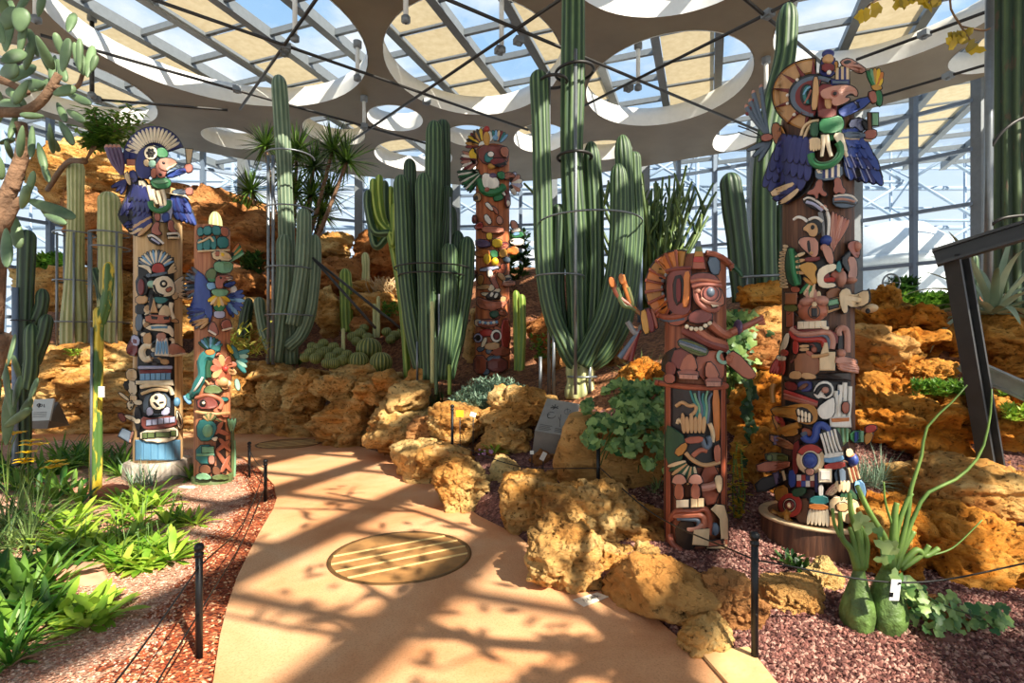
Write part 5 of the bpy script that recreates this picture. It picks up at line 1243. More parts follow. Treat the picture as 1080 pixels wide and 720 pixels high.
# ---- rocks in the bed between path and cacti
B_ = 'rocks in the bed behind the path edge'
rock('porous flat topped rock left of the metal information stand', 512, 411, 584, 454, 6.6, .8, 26, group=B_, boxy=3.6, rough=.28, pits=.2)
rock('low rock under the porous flat topped rock', 504, 446, 566, 484, 6.35, .6, 27, group=B_, boxy=3, rough=.26, pits=.12)
rock('long reclining rock beside the yellow plant label', 449, 428, 513, 466, 6.8, .7, 28, group=B_, boxy=3, rough=.2, pits=.05, tilt=-.2)
rock('large reddish pitted rock standing where the ledge meets the path', 388, 424, 458, 482, 7.75, .9, 29, m_rock, group=B_, boxy=3.4, rough=.26, pits=.2)
rock('small golden rock left of the dark grass tuft', 412, 405, 451, 434, 7.7, .6, 30, group=B_, boxy=3, rough=.28, pits=.12, sub=4)
rock('pale sunlit rock behind the dark grass tuft', 424, 390, 460, 412, 8.2, .6, 31, group=B_, boxy=3, rough=.26, pits=.1, sub=4)
rock('round rock at the left end of the pale rocks below the barrel cacti', 396, 391, 426, 412, 8.6, .6, 32, group=B_, boxy=3, rough=.26, pits=.12, sub=4)
rock('dark brown stone in front of the thin stemmed far cacti', 430, 442, 462, 470, 7.2, .5, 33, m_rock_brown, group=B_, boxy=3, rough=.26)
rock('small shaded stone between information stand and path row', 560, 474, 588, 496, 5.9, .35, 34, m_rock_brown, group=B_, boxy=3, rough=.26, sub=4)
rock('rounded brown stone behind the ringed giant cactus', 568, 366, 604, 398, 8.4, .6, 35, m_rock_brown, group=B_, boxy=2.6, rough=.24, sub=4)
rock('mossy brown rock left of the ringed giant cactus', 556, 332, 592, 366, 9.4, .7, 36, m_rock_brown, group=B_, boxy=2.8, rough=.26, sub=4)
rock('yellow knobbly rock behind the reddish totem rattle', 650, 380, 694, 410, 6.3, .5, 37, m_rock_deep, group=B_, boxy=2.6, rough=.34, pits=.16)
rock('low golden rock touching the reddish totem left side', 684, 384, 716, 412, 6.0, .5, 38, m_rock_deep, group=B_, boxy=2.6, rough=.3, pits=.14, sub=4)
rock('brown rock shelf right of the ringed giant cactus', 632, 366, 668, 392, 7.6, .6, 39, m_rock_brown, group=B_, boxy=3.4, rough=.24, sub=4)
# ---- ledge along the far side of the path
L_ = 'blocks of the ledge across the path'
for (lab, x0, y0, x1, y1, Y, dep, sd, kw) in (
    ('pale cap stone of the ledge beside the slim teal totem', 246, 381, 275, 404, 10.4, 1.0, 41, {}),
    ('flat pale slab on top of the ledge below the tall grey cactus', 268, 383, 309, 402, 10.1, 1.0, 42, dict(boxy=4.5)),
    ('large porous ledge block below the small barrel cacti cluster', 303, 386, 350, 428, 9.75, 1.1, 43, dict(pits=.2)),
    ('round porous ledge block right of the large porous one', 335, 396, 378, 424, 9.4, 1.0, 44, dict(pits=.2)),
    ('narrow pale slab under the big barrel cacti', 352, 384, 400, 399, 9.5, 1.0, 45, dict(boxy=4.5)),
    ('long golden ledge block left of the dark agave', 372, 391, 424, 432, 9.0, 1.1, 46, {}),
    ('bright overhanging ledge block beside the slim teal totem', 238, 399, 284, 432, 10.2, 1.1, 47, {}),
    ('square golden ledge block under the flat pale slab', 276, 398, 312, 430, 10.0, 1.1, 48, {}),
    ('reddish foot of the ledge beside the slim teal totem', 236, 425, 302, 462, 10.6, 1.0, 49, dict(strata=.22)),
    ('layered reddish foot of the ledge behind the far manhole cover', 286, 424, 354, 468, 10.1, 1.0, 50, dict(strata=.24)),
    ('layered reddish foot of the ledge right of the far manhole cover', 338, 420, 400, 480, 9.1, 1.0, 51, dict(strata=.22)),
    ('sunlit top shelf of the left ledge under the caged cacti', 42, 366, 160, 402, 10.4, 1.2, 52, dict(boxy=4.5, strata=.2)),
    ('top shelf of the ledge at the left picture edge', -80, 368, 50, 402, 10.4, 1.2, 53, dict(boxy=4.5, strata=.2)),
    ('golden middle bulge of the left ledge behind the yellow stemmed cactus', 30, 392, 150, 434, 10.3, 1.1, 54, dict(strata=.12, rough=.26)),
    ('middle of the ledge at the left picture edge', -90, 394, 44, 436, 10.4, 1.1, 55, dict(strata=.16)),
    ('layered foot of the left ledge behind the yellow stemmed cactus', 48, 424, 150, 466, 10.6, 1.0, 56, dict(strata=.24)),
    ('layered foot of the ledge behind the white sign', -90, 424, 60, 466, 10.7, 1.0, 57, dict(strata=.24)),
    ('ledge top between the two left totems', 150, 372, 250, 404, 10.6, 1.1, 58, dict(boxy=4, strata=.2)),
    ('middle of the ledge between the two left totems', 140, 396, 246, 436, 10.6, 1.0, 59, dict(strata=.16)),
    ('shadowed foot of the ledge between the two left totems', 140, 426, 244, 464, 10.8, 1.0, 60, dict(strata=.22))):
    rock(lab, x0, y0, x1, y1, Y, dep, sd, m_rock, L_, 'ledge_rock', grow=1.16, **{'boxy': 3.6, 'rough': .22, 'pits': .12, **kw})
# ---- rocks of the left hill
H_ = 'rocks of the left hill'
for (lab, x0, y0, x1, y1, Y, dep, sd, mt, kw) in (
    ('big tan overhanging rock behind the navy bird totem', 42, 158, 160, 222, 12.4, 2.2, 61, m_rock, dict(boxy=3, strata=.2, tilt=-.12)),
    ('dark brown rock under the overhanging rock', 84, 206, 176, 262, 12.6, 2.0, 62, m_rock_brown, dict(boxy=3.4, strata=.16)),
    ('long sloping brown rock shelf behind the two left totems', 150, 208, 300, 262, 13.2, 2.2, 63, m_rock_brown, dict(boxy=4, strata=.24, tilt=-.22)),
    ('brown rock shelf behind the tall grey cactus', 210, 236, 330, 278, 12.8, 1.8, 64, m_rock_brown, dict(boxy=4, strata=.24, tilt=-.12)),
    ('shaded brown rock between the two left totems', 96, 250, 230, 296, 12.2, 1.8, 65, m_rock_brown, dict(boxy=3.6, strata=.2)),
    ('tan rock face behind the caged cacti', 96, 288, 210, 340, 12.0, 1.6, 66, m_rock, dict(boxy=4, strata=.2)),
    ('lower tan rock face behind the caged cacti', 60, 326, 200, 376, 11.6, 1.4, 67, m_rock, dict(boxy=4, strata=.2)),
    ('pale rock left of the caged cacti', 30, 282, 100, 330, 12.2, 1.4, 68, m_rock, dict(boxy=3.4, strata=.2)),
    ('orange rock shelf left of the tall grey cactus', 236, 286, 290, 318, 12.0, 1.4, 69, m_rock_brown, dict(boxy=3.6, strata=.2)),
    ('sunlit rock on the hill crest right of the palm heads', 322, 248, 372, 278, 13.4, 1.4, 70, m_rock, dict(boxy=3, strata=.2)),
    ('brown hill rock below the palm heads', 322, 272, 380, 306, 12.8, 1.6, 71, m_rock_brown, dict(boxy=3.2, strata=.16)),
    ('stacked square rock column right of the tall grey cactus', 332, 306, 362, 356, 11.8, 1.0, 72, m_rock, dict(boxy=5, strata=.24)),
    ('flat reddish rock right of the hairy upright cactus', 368, 298, 394, 312, 12.0, .8, 73, m_rock, dict(boxy=4, sub=4)),
    ('layered rock step behind the barrel cacti', 374, 308, 424, 334, 11.8, 1.2, 74, m_rock, dict(boxy=4, strata=.24)),
    ('lower rock step behind the barrel cacti', 376, 330, 430, 352, 11.3, 1.0, 75, m_rock_brown, dict(boxy=4, strata=.2)),
    ('dark hill rock beside the window at left centre', 376, 240, 424, 300, 13.6, 1.6, 76, m_rock_brown, dict(boxy=3, strata=.1, tilt=-.3)),
    ('tan rock between slim teal totem and tall grey cactus', 236, 318, 286, 368, 11.4, 1.2, 77, m_rock, dict(boxy=3.4, strata=.1)),
    ('brown rock glimpsed left of the far centre totem', 490, 330, 512, 400, 9.6, .8, 78, m_rock, dict(boxy=3, sub=4))):
    rock(lab, x0, y0, x1, y1, Y, dep, sd, mt, H_, 'hill_rock', grow=1.16, **{'rough': .2, 'pits': .07, **kw})
# ---- rocks on the right
R_ = 'rocks of the right bank'
for (lab, x0, y0, x1, y1, Y, dep, sd, mt, kw) in (
    ('upright yellow rock pillar right of the tall totem', 921, 298, 945, 336, 7.0, .5, 81, m_rock_deep, dict(boxy=3, rough=.34)),
    ('big golden rock with deep holes below the yellow pillar', 916, 322, 996, 368, 6.1, 1.1, 82, m_rock_deep, dict(boxy=3.2, rough=.28, pits=.26)),
    ('smooth broad golden rock beside the tall totem', 888, 338, 946, 396, 5.7, 1.0, 83, m_rock_smooth, dict(boxy=3, rough=.18, strata=.2)),
    ('thin overhanging slab above the dark cave', 934, 350, 980, 370, 5.7, .7, 84, m_rock_deep, dict(boxy=3, strata=.1)),
    ('broken golden rocks beside the dark cave', 916, 366, 962, 410, 5.55, .8, 85, m_rock_deep, dict(boxy=3, rough=.3, pits=.14)),
    ('triangular golden rock at the cave mouth', 948, 380, 992, 412, 5.35, .6, 86, m_rock_deep, dict(boxy=2.6, rough=.26)),
    ('shadowy back rock of the cave', 976, 338, 1034, 412, 6.6, .8, 87, m_rock_brown, dict(boxy=3)),
    ('wide golden rock under the agave', 1002, 336, 1090, 384, 6.0, 1.1, 88, m_rock_deep, dict(boxy=3.6, strata=.2, pits=.12)),
    ('golden rock shelf behind the grey cross beam', 1040, 376, 1110, 406, 5.8, .9, 89, m_rock_deep, dict(boxy=3.6, strata=.2)),
    ('massive amber rock wall left of the leaning beam', 894, 402, 986, 488, 5.2, 1.2, 90, m_rock_deep, dict(boxy=4, rough=.26, pits=.22)),
    ('massive amber rock wall behind the leaning beam', 970, 408, 1060, 490, 5.25, 1.2, 91, m_rock_deep, dict(boxy=4, rough=.26, pits=.22)),
    ('amber rock wall at the right picture edge', 1046, 404, 1140, 486, 5.0, 1.2, 92, m_rock_deep, dict(boxy=4, rough=.26, pits=.18)),
    ('flat pale slab at the foot of the leaning beam', 966, 482, 1100, 520, 4.75, .9, 93, m_rock_brown, dict(boxy=3.6, rough=.16, strata=.1)),
    ('broad flat sunlit slab with porous edge, topmost of the right bank foot', 932, 486, 1078, 552, 4.35, 1.0, 94, m_rock, dict(boxy=3.2, rough=.16, strata=.16, pits=.08)),
    ('large layered yellow rock under the broad flat slab', 926, 532, 1110, 650, 3.75, 1.2, 95, m_rock_deep, dict(boxy=3.8, rough=.2, strata=.24, pits=.12)),
    ('layered yellow rock between log stump and swollen green plant', 892, 540, 960, 642, 3.6, .6, 96, m_rock_deep, dict(boxy=3.4, rough=.24, strata=.2, pits=.1)),
    ('yellow ledge left of the tall totem under the twin cacti', 784, 298, 838, 328, 6.6, .8, 97, m_rock_deep, dict(boxy=3.4, rough=.26)),
    ('brown slanting rock under the yellow ledge', 768, 322, 846, 358, 6.2, .9, 98, m_rock_smooth, dict(boxy=3.2, strata=.2, tilt=.2)),
    ('brown rock behind the reddish totem arm', 756, 350, 836, 406, 5.6, .9, 99, m_rock_brown, dict(boxy=3.2, strata=.16)),
    ('amber rock between the reddish and the tall totem', 764, 396, 846, 470, 5.1, .9, 100, m_rock_deep, dict(boxy=3.2, rough=.18, facets=12)),
    ('low amber rock behind the small yellow leaved plant', 770, 456, 840, 546, 4.75, .7, 101, m_rock_deep, dict(boxy=3.2, rough=.24, pits=.12)),
    ('rock at the far right edge beyond the slab', 1056, 512, 1130, 560, 4.6, .8, 102, m_rock, dict(boxy=3.4)),
    ('dark stone beside the tagged swollen plant', 960, 630, 1010, 664, 2.95, .3, 103, m_rock_brown, dict(boxy=2.8, sub=4, rough=.2)),
    ('small reddish pebble stone right of the swollen plant', 975, 664, 1010, 688, 2.75, .16, 104, plain('red_stone', (104, 62, 48), .8), dict(boxy=2.4, sub=4, rough=.14, strata=.02)),
    ('pinkish stone left of the yellow stemmed cactus foot', 78, 512, 98, 526, 5.6, .3, 105, plain('pink_stone', (186, 128, 104), .8), dict(boxy=2.4, sub=4, rough=.14, strata=.02)),
    ('reddish stone right of the yellow stemmed cactus foot', 107, 512, 128, 528, 5.55, .3, 106, plain('clay_stone', (168, 104, 78), .8), dict(boxy=2.4, sub=4, rough=.14, strata=.02)),
    ('pinkish flat stone between the two bright leaf clumps', 66, 598, 112, 626, 3.5, .3, 107, plain('rose_stone', (196, 140, 112), .8), dict(boxy=2.6, sub=4, rough=.14, strata=.02)),
    ('thin pale stone in front of the pale plinth', 186, 512, 208, 522, 6.0, .2, 108, plain('pale_stone', (214, 196, 176), .8), dict(boxy=2.6, sub=4, rough=.16, strata=.02))):
    rock(lab, x0, y0, x1, y1, Y, dep, sd, mt, R_ if sd < 103 else 'loose garden stones', 'bank_rock' if sd < 103 else 'stone', grow=1.16, **{'rough': .24, 'pits': .1, **kw})
# ================================================================== CACTI
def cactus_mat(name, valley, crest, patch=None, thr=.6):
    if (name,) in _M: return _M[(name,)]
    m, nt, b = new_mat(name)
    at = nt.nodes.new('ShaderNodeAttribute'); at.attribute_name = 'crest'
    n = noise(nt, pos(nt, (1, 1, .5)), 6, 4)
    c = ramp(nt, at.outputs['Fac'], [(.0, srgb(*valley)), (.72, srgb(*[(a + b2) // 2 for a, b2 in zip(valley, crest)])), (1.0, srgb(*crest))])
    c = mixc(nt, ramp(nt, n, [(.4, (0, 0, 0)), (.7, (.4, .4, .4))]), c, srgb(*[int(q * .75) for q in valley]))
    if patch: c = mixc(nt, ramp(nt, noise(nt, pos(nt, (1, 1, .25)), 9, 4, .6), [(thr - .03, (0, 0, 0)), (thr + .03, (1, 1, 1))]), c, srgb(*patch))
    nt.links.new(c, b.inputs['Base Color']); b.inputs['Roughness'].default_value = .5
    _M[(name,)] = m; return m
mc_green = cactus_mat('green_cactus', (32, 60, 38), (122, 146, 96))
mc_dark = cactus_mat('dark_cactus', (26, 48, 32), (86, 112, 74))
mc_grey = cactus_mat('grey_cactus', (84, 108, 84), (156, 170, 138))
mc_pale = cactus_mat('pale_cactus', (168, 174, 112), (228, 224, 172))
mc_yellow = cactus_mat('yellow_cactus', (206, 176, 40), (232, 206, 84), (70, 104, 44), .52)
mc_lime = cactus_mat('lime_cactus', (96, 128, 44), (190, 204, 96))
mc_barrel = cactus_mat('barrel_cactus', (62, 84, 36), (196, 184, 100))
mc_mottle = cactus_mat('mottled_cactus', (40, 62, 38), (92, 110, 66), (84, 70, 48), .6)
mc_bark = plain('corky_bark', (128, 100, 74), .9, 0, .3, 12, (20, .8, .02))
def rspline(P, n):
    """smooth curve through points"""
    P = [Vector(p) for p in P]
    if len(P) == 2: return [P[0].lerp(P[1], i / n) for i in range(n + 1)]
    Q = [P[0] * 2 - P[1]] + P + [P[-1] * 2 - P[-2]]; out = []; m = len(P) - 1
    for i in range(n + 1):
        u = i / n * m; k = min(int(u), m - 1); t = u - k
        a, b, c, d = Q[k:k + 4]
        out.append(.5 * ((2 * b) + (c - a) * t + (2 * a - 5 * b + 4 * c - d) * t * t + (3 * b - a - 3 * c + d) * t ** 3))
    return out
def column(root, px, Y, w, mat, ribs=11, dy=0, name='column', label=None, w0=None, wig=.0, depth=.14, sway=.04):
    """px: pixel path from foot to tip; w: width in pixels"""
    k = Y / F; pts = [W(x, y, Y + dy * i / max(1, len(px) - 1)) for i, (x, y) in enumerate(px)]
    C = rspline(pts, 26)
    L = sum((C[i + 1] - C[i]).length for i in range(len(C) - 1)); r = w * k / 2; r0 = (w0 if w0 else w) * k / 2
    # denser rings in the rounded tip
    tip = C[-1]; d = (C[-1] - C[-2]).normalized()
    cut = max(1, len(C) - 1 - int(r * 1.2 / (L / 26)))
    body = C[:cut]; base = body[-1]; ends = []
    rest = (C[-1] - base)
    for i in range(1, 9):
        t = i / 8; ends.append((base + rest * math.sin(t * PI / 2), math.cos(t * PI / 2)))
    P = body + [e[0] for e in ends]
    nb = len(body)
    rad = []
    for i in range(nb):
        t = i / max(1, nb - 1)
        rad.append((r0 + (r - r0) * smooth01(np.array(t * 1.6)).item()) * (1 + wig * math.sin(i * 1.7 + px[0][0]) + sway * math.sin(i * .6 + px[0][1])))
    rad += [max(.004, rad[-1] * e[1]) for e in ends]
    mb = MB()
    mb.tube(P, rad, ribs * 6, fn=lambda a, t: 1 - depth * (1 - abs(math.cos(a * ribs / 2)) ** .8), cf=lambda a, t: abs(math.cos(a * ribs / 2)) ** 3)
    return mb.build(name, mat, root, attr='crest', label=label)
def cactus(name, label, base, cat='cactus', group=None): return empty(name, W(*base), label, cat, group)
def hoop(root, px, py, Y, rx, name='hoop', r=.012, tiltz=0, mat=None, a0=0, a1=360):
    c = W(px, py, Y); q = rx * Y / F
    pts = [c + Vector((q * math.cos(R(a0 + (a1 - a0) * i / 28)), q * math.sin(R(a0 + (a1 - a0) * i / 28)), tiltz * math.cos(R(a0 + (a1 - a0) * i / 28)))) for i in range(29)]
    mb = MB(); mb.tube(pts, r, 6); return mb.build(name, mat or m_pipe, root)
def pipe(root, a, b, r=.018, name='pipe', mat=None, label=None):
    mb = MB(); mb.tube([a, (Vector(a) + Vector(b)) / 2, b], r, 8); return mb.build(name, mat or m_pipe, root, label=label)

# ---- ringed giant in the centre
t = cactus('giant_columnar_cactus', 'tallest centre cactus, one stem running out past the ceiling, held by steel rings', (612, 415, 7.0), group='columnar cacti')
column(t, [(612, 420), (612, 395), (611, 372)], 7.0, 30, mc_pale, 9, name='trunk', label='pale woody foot of the cactus', w0=34)
column(t, [(611, 385), (609, 330), (607, 250), (603, 170), (604, 80), (605, -60)], 7.05, 25, mc_green, 11, w0=22)
column(t, [(610, 388), (598, 368), (582, 330), (574, 280), (572, 200), (570, 130), (568, 74)], 6.95, 20, mc_green, 11, w0=20)
column(t, [(608, 385), (592, 350), (586, 310), (588, 250), (590, 215)], 7.12, 20, mc_dark, 10)
column(t, [(612, 385), (624, 362), (640, 325), (650, 270), (653, 220), (652, 172)], 6.85, 19, mc_green, 12, w0=22)
column(t, [(612, 388), (632, 372), (652, 330), (660, 260), (660, 200), (656, 142)], 6.98, 19, mc_green, 12, w0=20)
column(t, [(616, 388), (640, 372), (662, 330), (671, 250), (670, 200), (668, 160)], 7.08, 15, mc_green, 11, w0=18)
column(t, [(612, 385), (624, 350), (628, 290), (627, 220), (623, 149)], 7.1, 19, mc_green, 11)
s_ = empty('cactus_support_frame', W(606, 416, 6.8), 'galvanised pipes and hoops holding the tallest centre cactus', 'plant support', 'cactus support frames')
for i, (x, y0, y1, Y) in enumerate(((607, 52, 416, 6.74), (579, 76, 418, 7.0), (584, 340, 420, 6.9), (622, 380, 414, 6.8), (570, 376, 420, 6.95))): pipe(s_, W(x, y1, Y), W(x, y0, Y), .022)
hoop(s_, 606, 76, 6.95, 20, tiltz=.02, mat=m_rod, r=.02); hoop(s_, 584, 86, 6.9, 14, mat=m_rod, r=.02); hoop(s_, 606, 166, 6.95, 18, mat=m_rod, r=.02); hoop(s_, 622, 236, 6.95, 54, a0=170, a1=370); hoop(s_, 590, 292, 6.9, 26, a0=180, a1=370); hoop(s_, 614, 397, 6.95, 15, r=.015)
# ---- clustered cactus left of the centre totem
t = cactus('clustered_cactus', 'dense cluster of dark green columns left of the far centre totem', (452, 400, 8.3), group='columnar cacti')
for px, dYY, w in (([(456, 398), (455, 330), (456, 250), (458, 180), (458, 127)], .1, 19), ([(462, 396), (466, 300), (468, 200), (467, 126)], .35, 15), ([(453, 400), (451, 340), (449, 260), (447, 182)], -.25, 20),
                   ([(447, 400), (436, 350), (428, 290), (425, 230), (423, 184)], -.1, 18), ([(450, 398), (438, 340), (434, 250), (432, 167)], .3, 14), ([(470, 398), (480, 360), (489, 310), (493, 249)], -.1, 18),
                   ([(466, 400), (471, 350), (474, 300), (474, 256)], -.3, 17), ([(466, 398), (473, 330), (475, 260), (475, 217)], .25, 14), ([(468, 398), (478, 340), (482, 290), (483, 243)], .2, 14), ([(460, 400), (460, 320), (470, 240), (472, 196)], .2, 12)):
    column(t, px, 8.3 + dYY, w, mc_green if dYY < .2 else mc_dark, 12, wig=.015)
s_ = empty('cactus_support_frame', W(450, 402, 8.0), 'thin rods and dark bands holding the clustered dark green cactus', 'plant support', 'cactus support frames')
for x, y0, y1 in ((440, 360, 402), (463, 310, 402), (472, 370, 402), (475, 208, 290)): pipe(s_, W(x, y1, 7.95), W(x, y0, 7.95), .016)
hoop(s_, 457, 284, 8.25, 40, a0=170, a1=370, mat=m_rod); hoop(s_, 457, 292, 8.25, 36, a0=180, a1=360, mat=m_rod)
t = cactus('candelabra_cactus', 'bright green candelabra spurge leaning left of the clustered cactus', (428, 396, 8.9), group='columnar cacti')
column(t, [(430, 398), (424, 320), (416, 270), (410, 236)], 8.9, 8, mc_lime, 4, name='trunk', depth=.25)
for i, (x, y) in enumerate(((388, 200), (394, 188), (400, 184), (406, 190), (412, 196), (418, 200), (391, 216), (397, 206), (403, 202), (410, 210), (416, 214))):
    column(t, [(411, 246), (x + (411 - x) * .3, y + 44), (x, y + 20), (x, y)], 8.9 + .06 * (i % 5 - 2), 8, mc_lime if i % 3 else mc_green, 4, name='branch', depth=.28)
# ---- tall grey cactus on the ledge
t = cactus('tall_grey_cactus', 'tall grey green cactus with hanging arm tied to two poles on the ledge', (296, 382, 10.3), group='columnar cacti')
column(t, [(306, 384), (305, 320), (302, 240), (299, 160), (294, 79)], 10.4, 16, mc_grey, 11, wig=.01)
column(t, [(289, 382), (294, 340), (299, 300), (300, 247)], 10.15, 17, mc_grey, 11)
column(t, [(309, 343), (315, 310), (320, 270), (321, 219)], 10.1, 16, mc_grey, 11)
column(t, [(304, 366), (318, 352), (327, 326), (331, 290), (332, 247)], 10.25, 14, mc_grey, 11)
column(t, [(290, 378), (280, 354), (275, 332), (273, 313)], 10.35, 11, mc_grey, 9)
s_ = empty('cactus_support_frame', W(285, 384, 10.0), 'pole frame with hoops and slanting braces around the tall grey cactus', 'plant support', 'cactus support frames')
for x in (283, 288): pipe(s_, W(x, 384, 10.0), W(x, 164, 10.0), .03)
for y in (166, 222, 284, 333): hoop(s_, 306, y, 10.2, 24, a0=150, a1=380, r=.016)
for (a, b) in (((330, 272), (396, 346)), ((332, 274), (430, 352))): pipe(s_, W(*a, 10.0), W(*b, 9.4), .025, 'brace', m_rod)
# ---- caged pale cacti
for lab, foot, px, w, w0, xs_, ys_ in (('broad pale cactus inside a wire cage, left one of the pair on the ledge', (79, 366), [(79, 370), (79, 300), (80, 230), (80, 166)], 15, 25, (60, 68, 78, 88, 94), (247, 297, 340)),
                                      ('yellow green pale cactus inside a wire cage, right one of the pair on the ledge', (116, 364), [(116, 368), (116, 300), (116, 250), (115, 202)], 21, 22, (96, 104, 123, 128), (247, 262, 340))):
    t = cactus('caged_cactus', lab, (*foot, 10.7), group='columnar cacti'); column(t, px, 10.7, w, mc_pale, 13, w0=w0)
    if w > 20: column(t, [(112, 330), (106, 300), (100, 282)], 10.6, 11, mc_green, 8)
    s_ = empty('cactus_cage', W(*foot, 10.4), 'wire cage of steel pipes around the ' + ('left' if w0 == 25 else 'right') + ' pale cactus', 'plant support', 'cactus support frames')
    for i, x in enumerate(xs_): pipe(s_, W(x, 370, 10.35 + .35 * (i % 2) * 1.6), W(x, ys_[0] - 2, 10.35 + .35 * (i % 2) * 1.6), .022)
    for y in ys_: hoop(s_, foot[0], y, 10.65, 18, r=.016)
# ---- dark cactus at the left
t = cactus('branching_cactus', 'dark green branching cactus in front of the white sign', (24, 470, 6.0), group='columnar cacti')
column(t, [(23, 490), (24, 430), (25, 373), (27, 300), (29, 242)], 6.0, 15, mc_dark, 8)
column(t, [(30, 388), (38, 376), (46, 352), (50, 331)], 5.95, 13, mc_dark, 8); column(t, [(30, 346), (38, 338), (44, 322), (45, 304)], 6.05, 12, mc_dark, 8); column(t, [(29, 410), (33, 385), (34, 341)], 5.9, 13, mc_green, 8)
s_ = empty('cactus_stake', W(16, 490, 5.9), 'blue grey stake beside the dark branching cactus', 'plant support', 'cactus support frames')
pipe(s_, W(16, 490, 5.9), W(16, 303, 5.9), .03, 'stake', m_blue_steel); hoop(s_, 25, 338, 5.98, 10, r=.008, name='strap', mat=m_rod)
# ---- yellow stemmed cactus
t = cactus('yellow_cactus', 'slender yellow and green variegated cactus standing alone in the left bed', (101, 528, 5.5), group='columnar cacti')
column(t, [(101, 532), (102, 450), (103, 390), (105, 323)], 5.5, 10.5, mc_yellow, 5, w0=12, depth=.2); column(t, [(106, 340), (111, 326), (114, 305), (115, 276)], 5.5, 10.5, mc_yellow, 5, depth=.2)
s_ = empty('cactus_stake', W(96, 528, 5.45), 'thin grey stake tied to the yellow variegated cactus', 'plant support', 'cactus support frames'); pipe(s_, W(96, 530, 5.45), W(97, 345, 5.45), .014, 'stake')
mb = MB(); mb.box(W(107, 413, 5.36), (.06, .006, .11)); mb.build('tag', m_white, t, label='small white plant tag', smooth=False)
# ---- right hand side
t = cactus('mottled_cactus', 'huge mottled dark green cactus cut off by the right picture edge', (1068, 312, 7.5), group='columnar cacti')
column(t, [(1068, 330), (1068, 250), (1067, 120), (1068, 0), (1070, -60)], 7.5, 38, mc_mottle, 12, wig=.02, depth=.2)
s_ = empty('cactus_support_frame', W(1042, 330, 7.2), 'tall steel pole with curved brace beside the huge mottled cactus', 'plant support', 'cactus support frames'); pipe(s_, W(1042, 335, 7.2), W(1044, -40, 7.2), .05)
mb = MB(); mb.tube(rspline([W(1042, 160, 7.2), W(1058, 138, 7.1), W(1080, 124, 7.1), W(1110, 120, 7.2)], 12), .022, 6); mb.build('brace', m_rod, s_)
mb = MB(); mb.tube(rspline([W(1042, 240, 7.2), W(1058, 230, 7.1), W(1090, 226, 7.1)], 12), .022, 6); mb.build('brace', m_rod, s_)
t = cactus('columnar_cactus', 'leaning tall cactus rising behind the head of the tall totem', (806, 312, 7.2), group='columnar cacti')
column(t, [(808, 318), (806, 230), (808, 160), (816, 110), (828, 60), (831, 3)], 7.3, 22, mc_green, 9, w0=24); column(t, [(822, 318), (824, 260), (824, 214)], 7.4, 15, mc_dark, 8)
t = cactus('columnar_cactus', 'dark round tipped cactus right of the reddish totem head', (782, 312, 7.2), group='columnar cacti'); column(t, [(784, 318), (780, 270), (774, 220), (769, 182)], 7.2, 23, mc_dark, 9)
s_ = empty('guard_rail', W(806, 305, 6.9), 'thin rail in front of the twin tall cacti behind the tall totem', 'rail'); pipe(s_, W(782, 292, 6.95), W(840, 289, 6.95), .018, 'bar'); pipe(s_, W(788, 318, 6.95), W(788, 291, 6.95), .014, 'post')
t = cactus('columnar_cactus', 'thin young cactus between the leaning beam and the mottled cactus', (1027, 330, 7.0), group='columnar cacti'); column(t, [(1027, 336), (1027, 300), (1027, 268)], 7.0, 9, mc_green, 8)
# ---- behind
for lab, foot, px, Y, w, m in (('upright bristly green cactus behind the barrel cacti', (365, 346), [(366, 350), (365, 310), (364, 283)], 11.5, 13, mc_lime), ('tan hairy upright cactus on the hill beyond the barrel cacti', (385, 300), [(385, 304), (386, 285), (385, 266)], 12.2, 8, mc_pale),
                               ('left arm shaped dark cactus right of the slim teal totem', (262, 352), [(256, 356), (258, 340), (263, 314)], 10.8, 12, mc_dark), ('right arm shaped dark cactus right of the slim teal totem', (276, 352), [(281, 356), (277, 340), (273, 313)], 10.9, 10, mc_dark),
                               ('yellow tipped cactus showing above the slim teal totem', (227, 300), [(228, 330), (228, 280), (227, 223)], 9.6, 14, mc_pale)):
    t = cactus('columnar_cactus', lab, (*foot, Y), group='columnar cacti'); column(t, px, Y, w, m, 9)
t = cactus('strappy_euphorbia', 'pair of bright green upright stems right of the far centre totem', (548, 392, 8.8), group='columnar cacti'); column(t, [(546, 396), (545, 350), (544, 306)], 8.8, 8, mc_lime, 5); column(t, [(549, 396), (551, 350), (550, 310)], 8.75, 8, mc_lime, 5)
for lab, x, y0, y1, Y, w, m in (('thin tan cactus rod in front of the clustered cactus', 456, 317, 400, 7.7, 4.5, mc_pale), ('short green rod cactus beside the tan rod', 460, 355, 412, 7.5, 4, mc_green), ('little pale green rod cactus right of the dark grass', 474, 384, 412, 7.3, 4, mc_lime), ('small pale rod cactus among the rear barrel cacti', 399, 312, 352, 10.6, 4, mc_pale), ('smaller pale rod cactus beside the rear barrel cacti', 395, 320, 352, 10.7, 4, mc_pale), ('short whitish stem in front of the small barrel cluster', 362, 346, 366, 9.9, 4, mc_pale)):
    t = cactus('rod_cactus', lab, (x, y1, Y), group='small rod cacti'); column(t, [(x, y1 + 4), (x, (y0 + y1) / 2), (x, y0)], Y, w, m, 7)
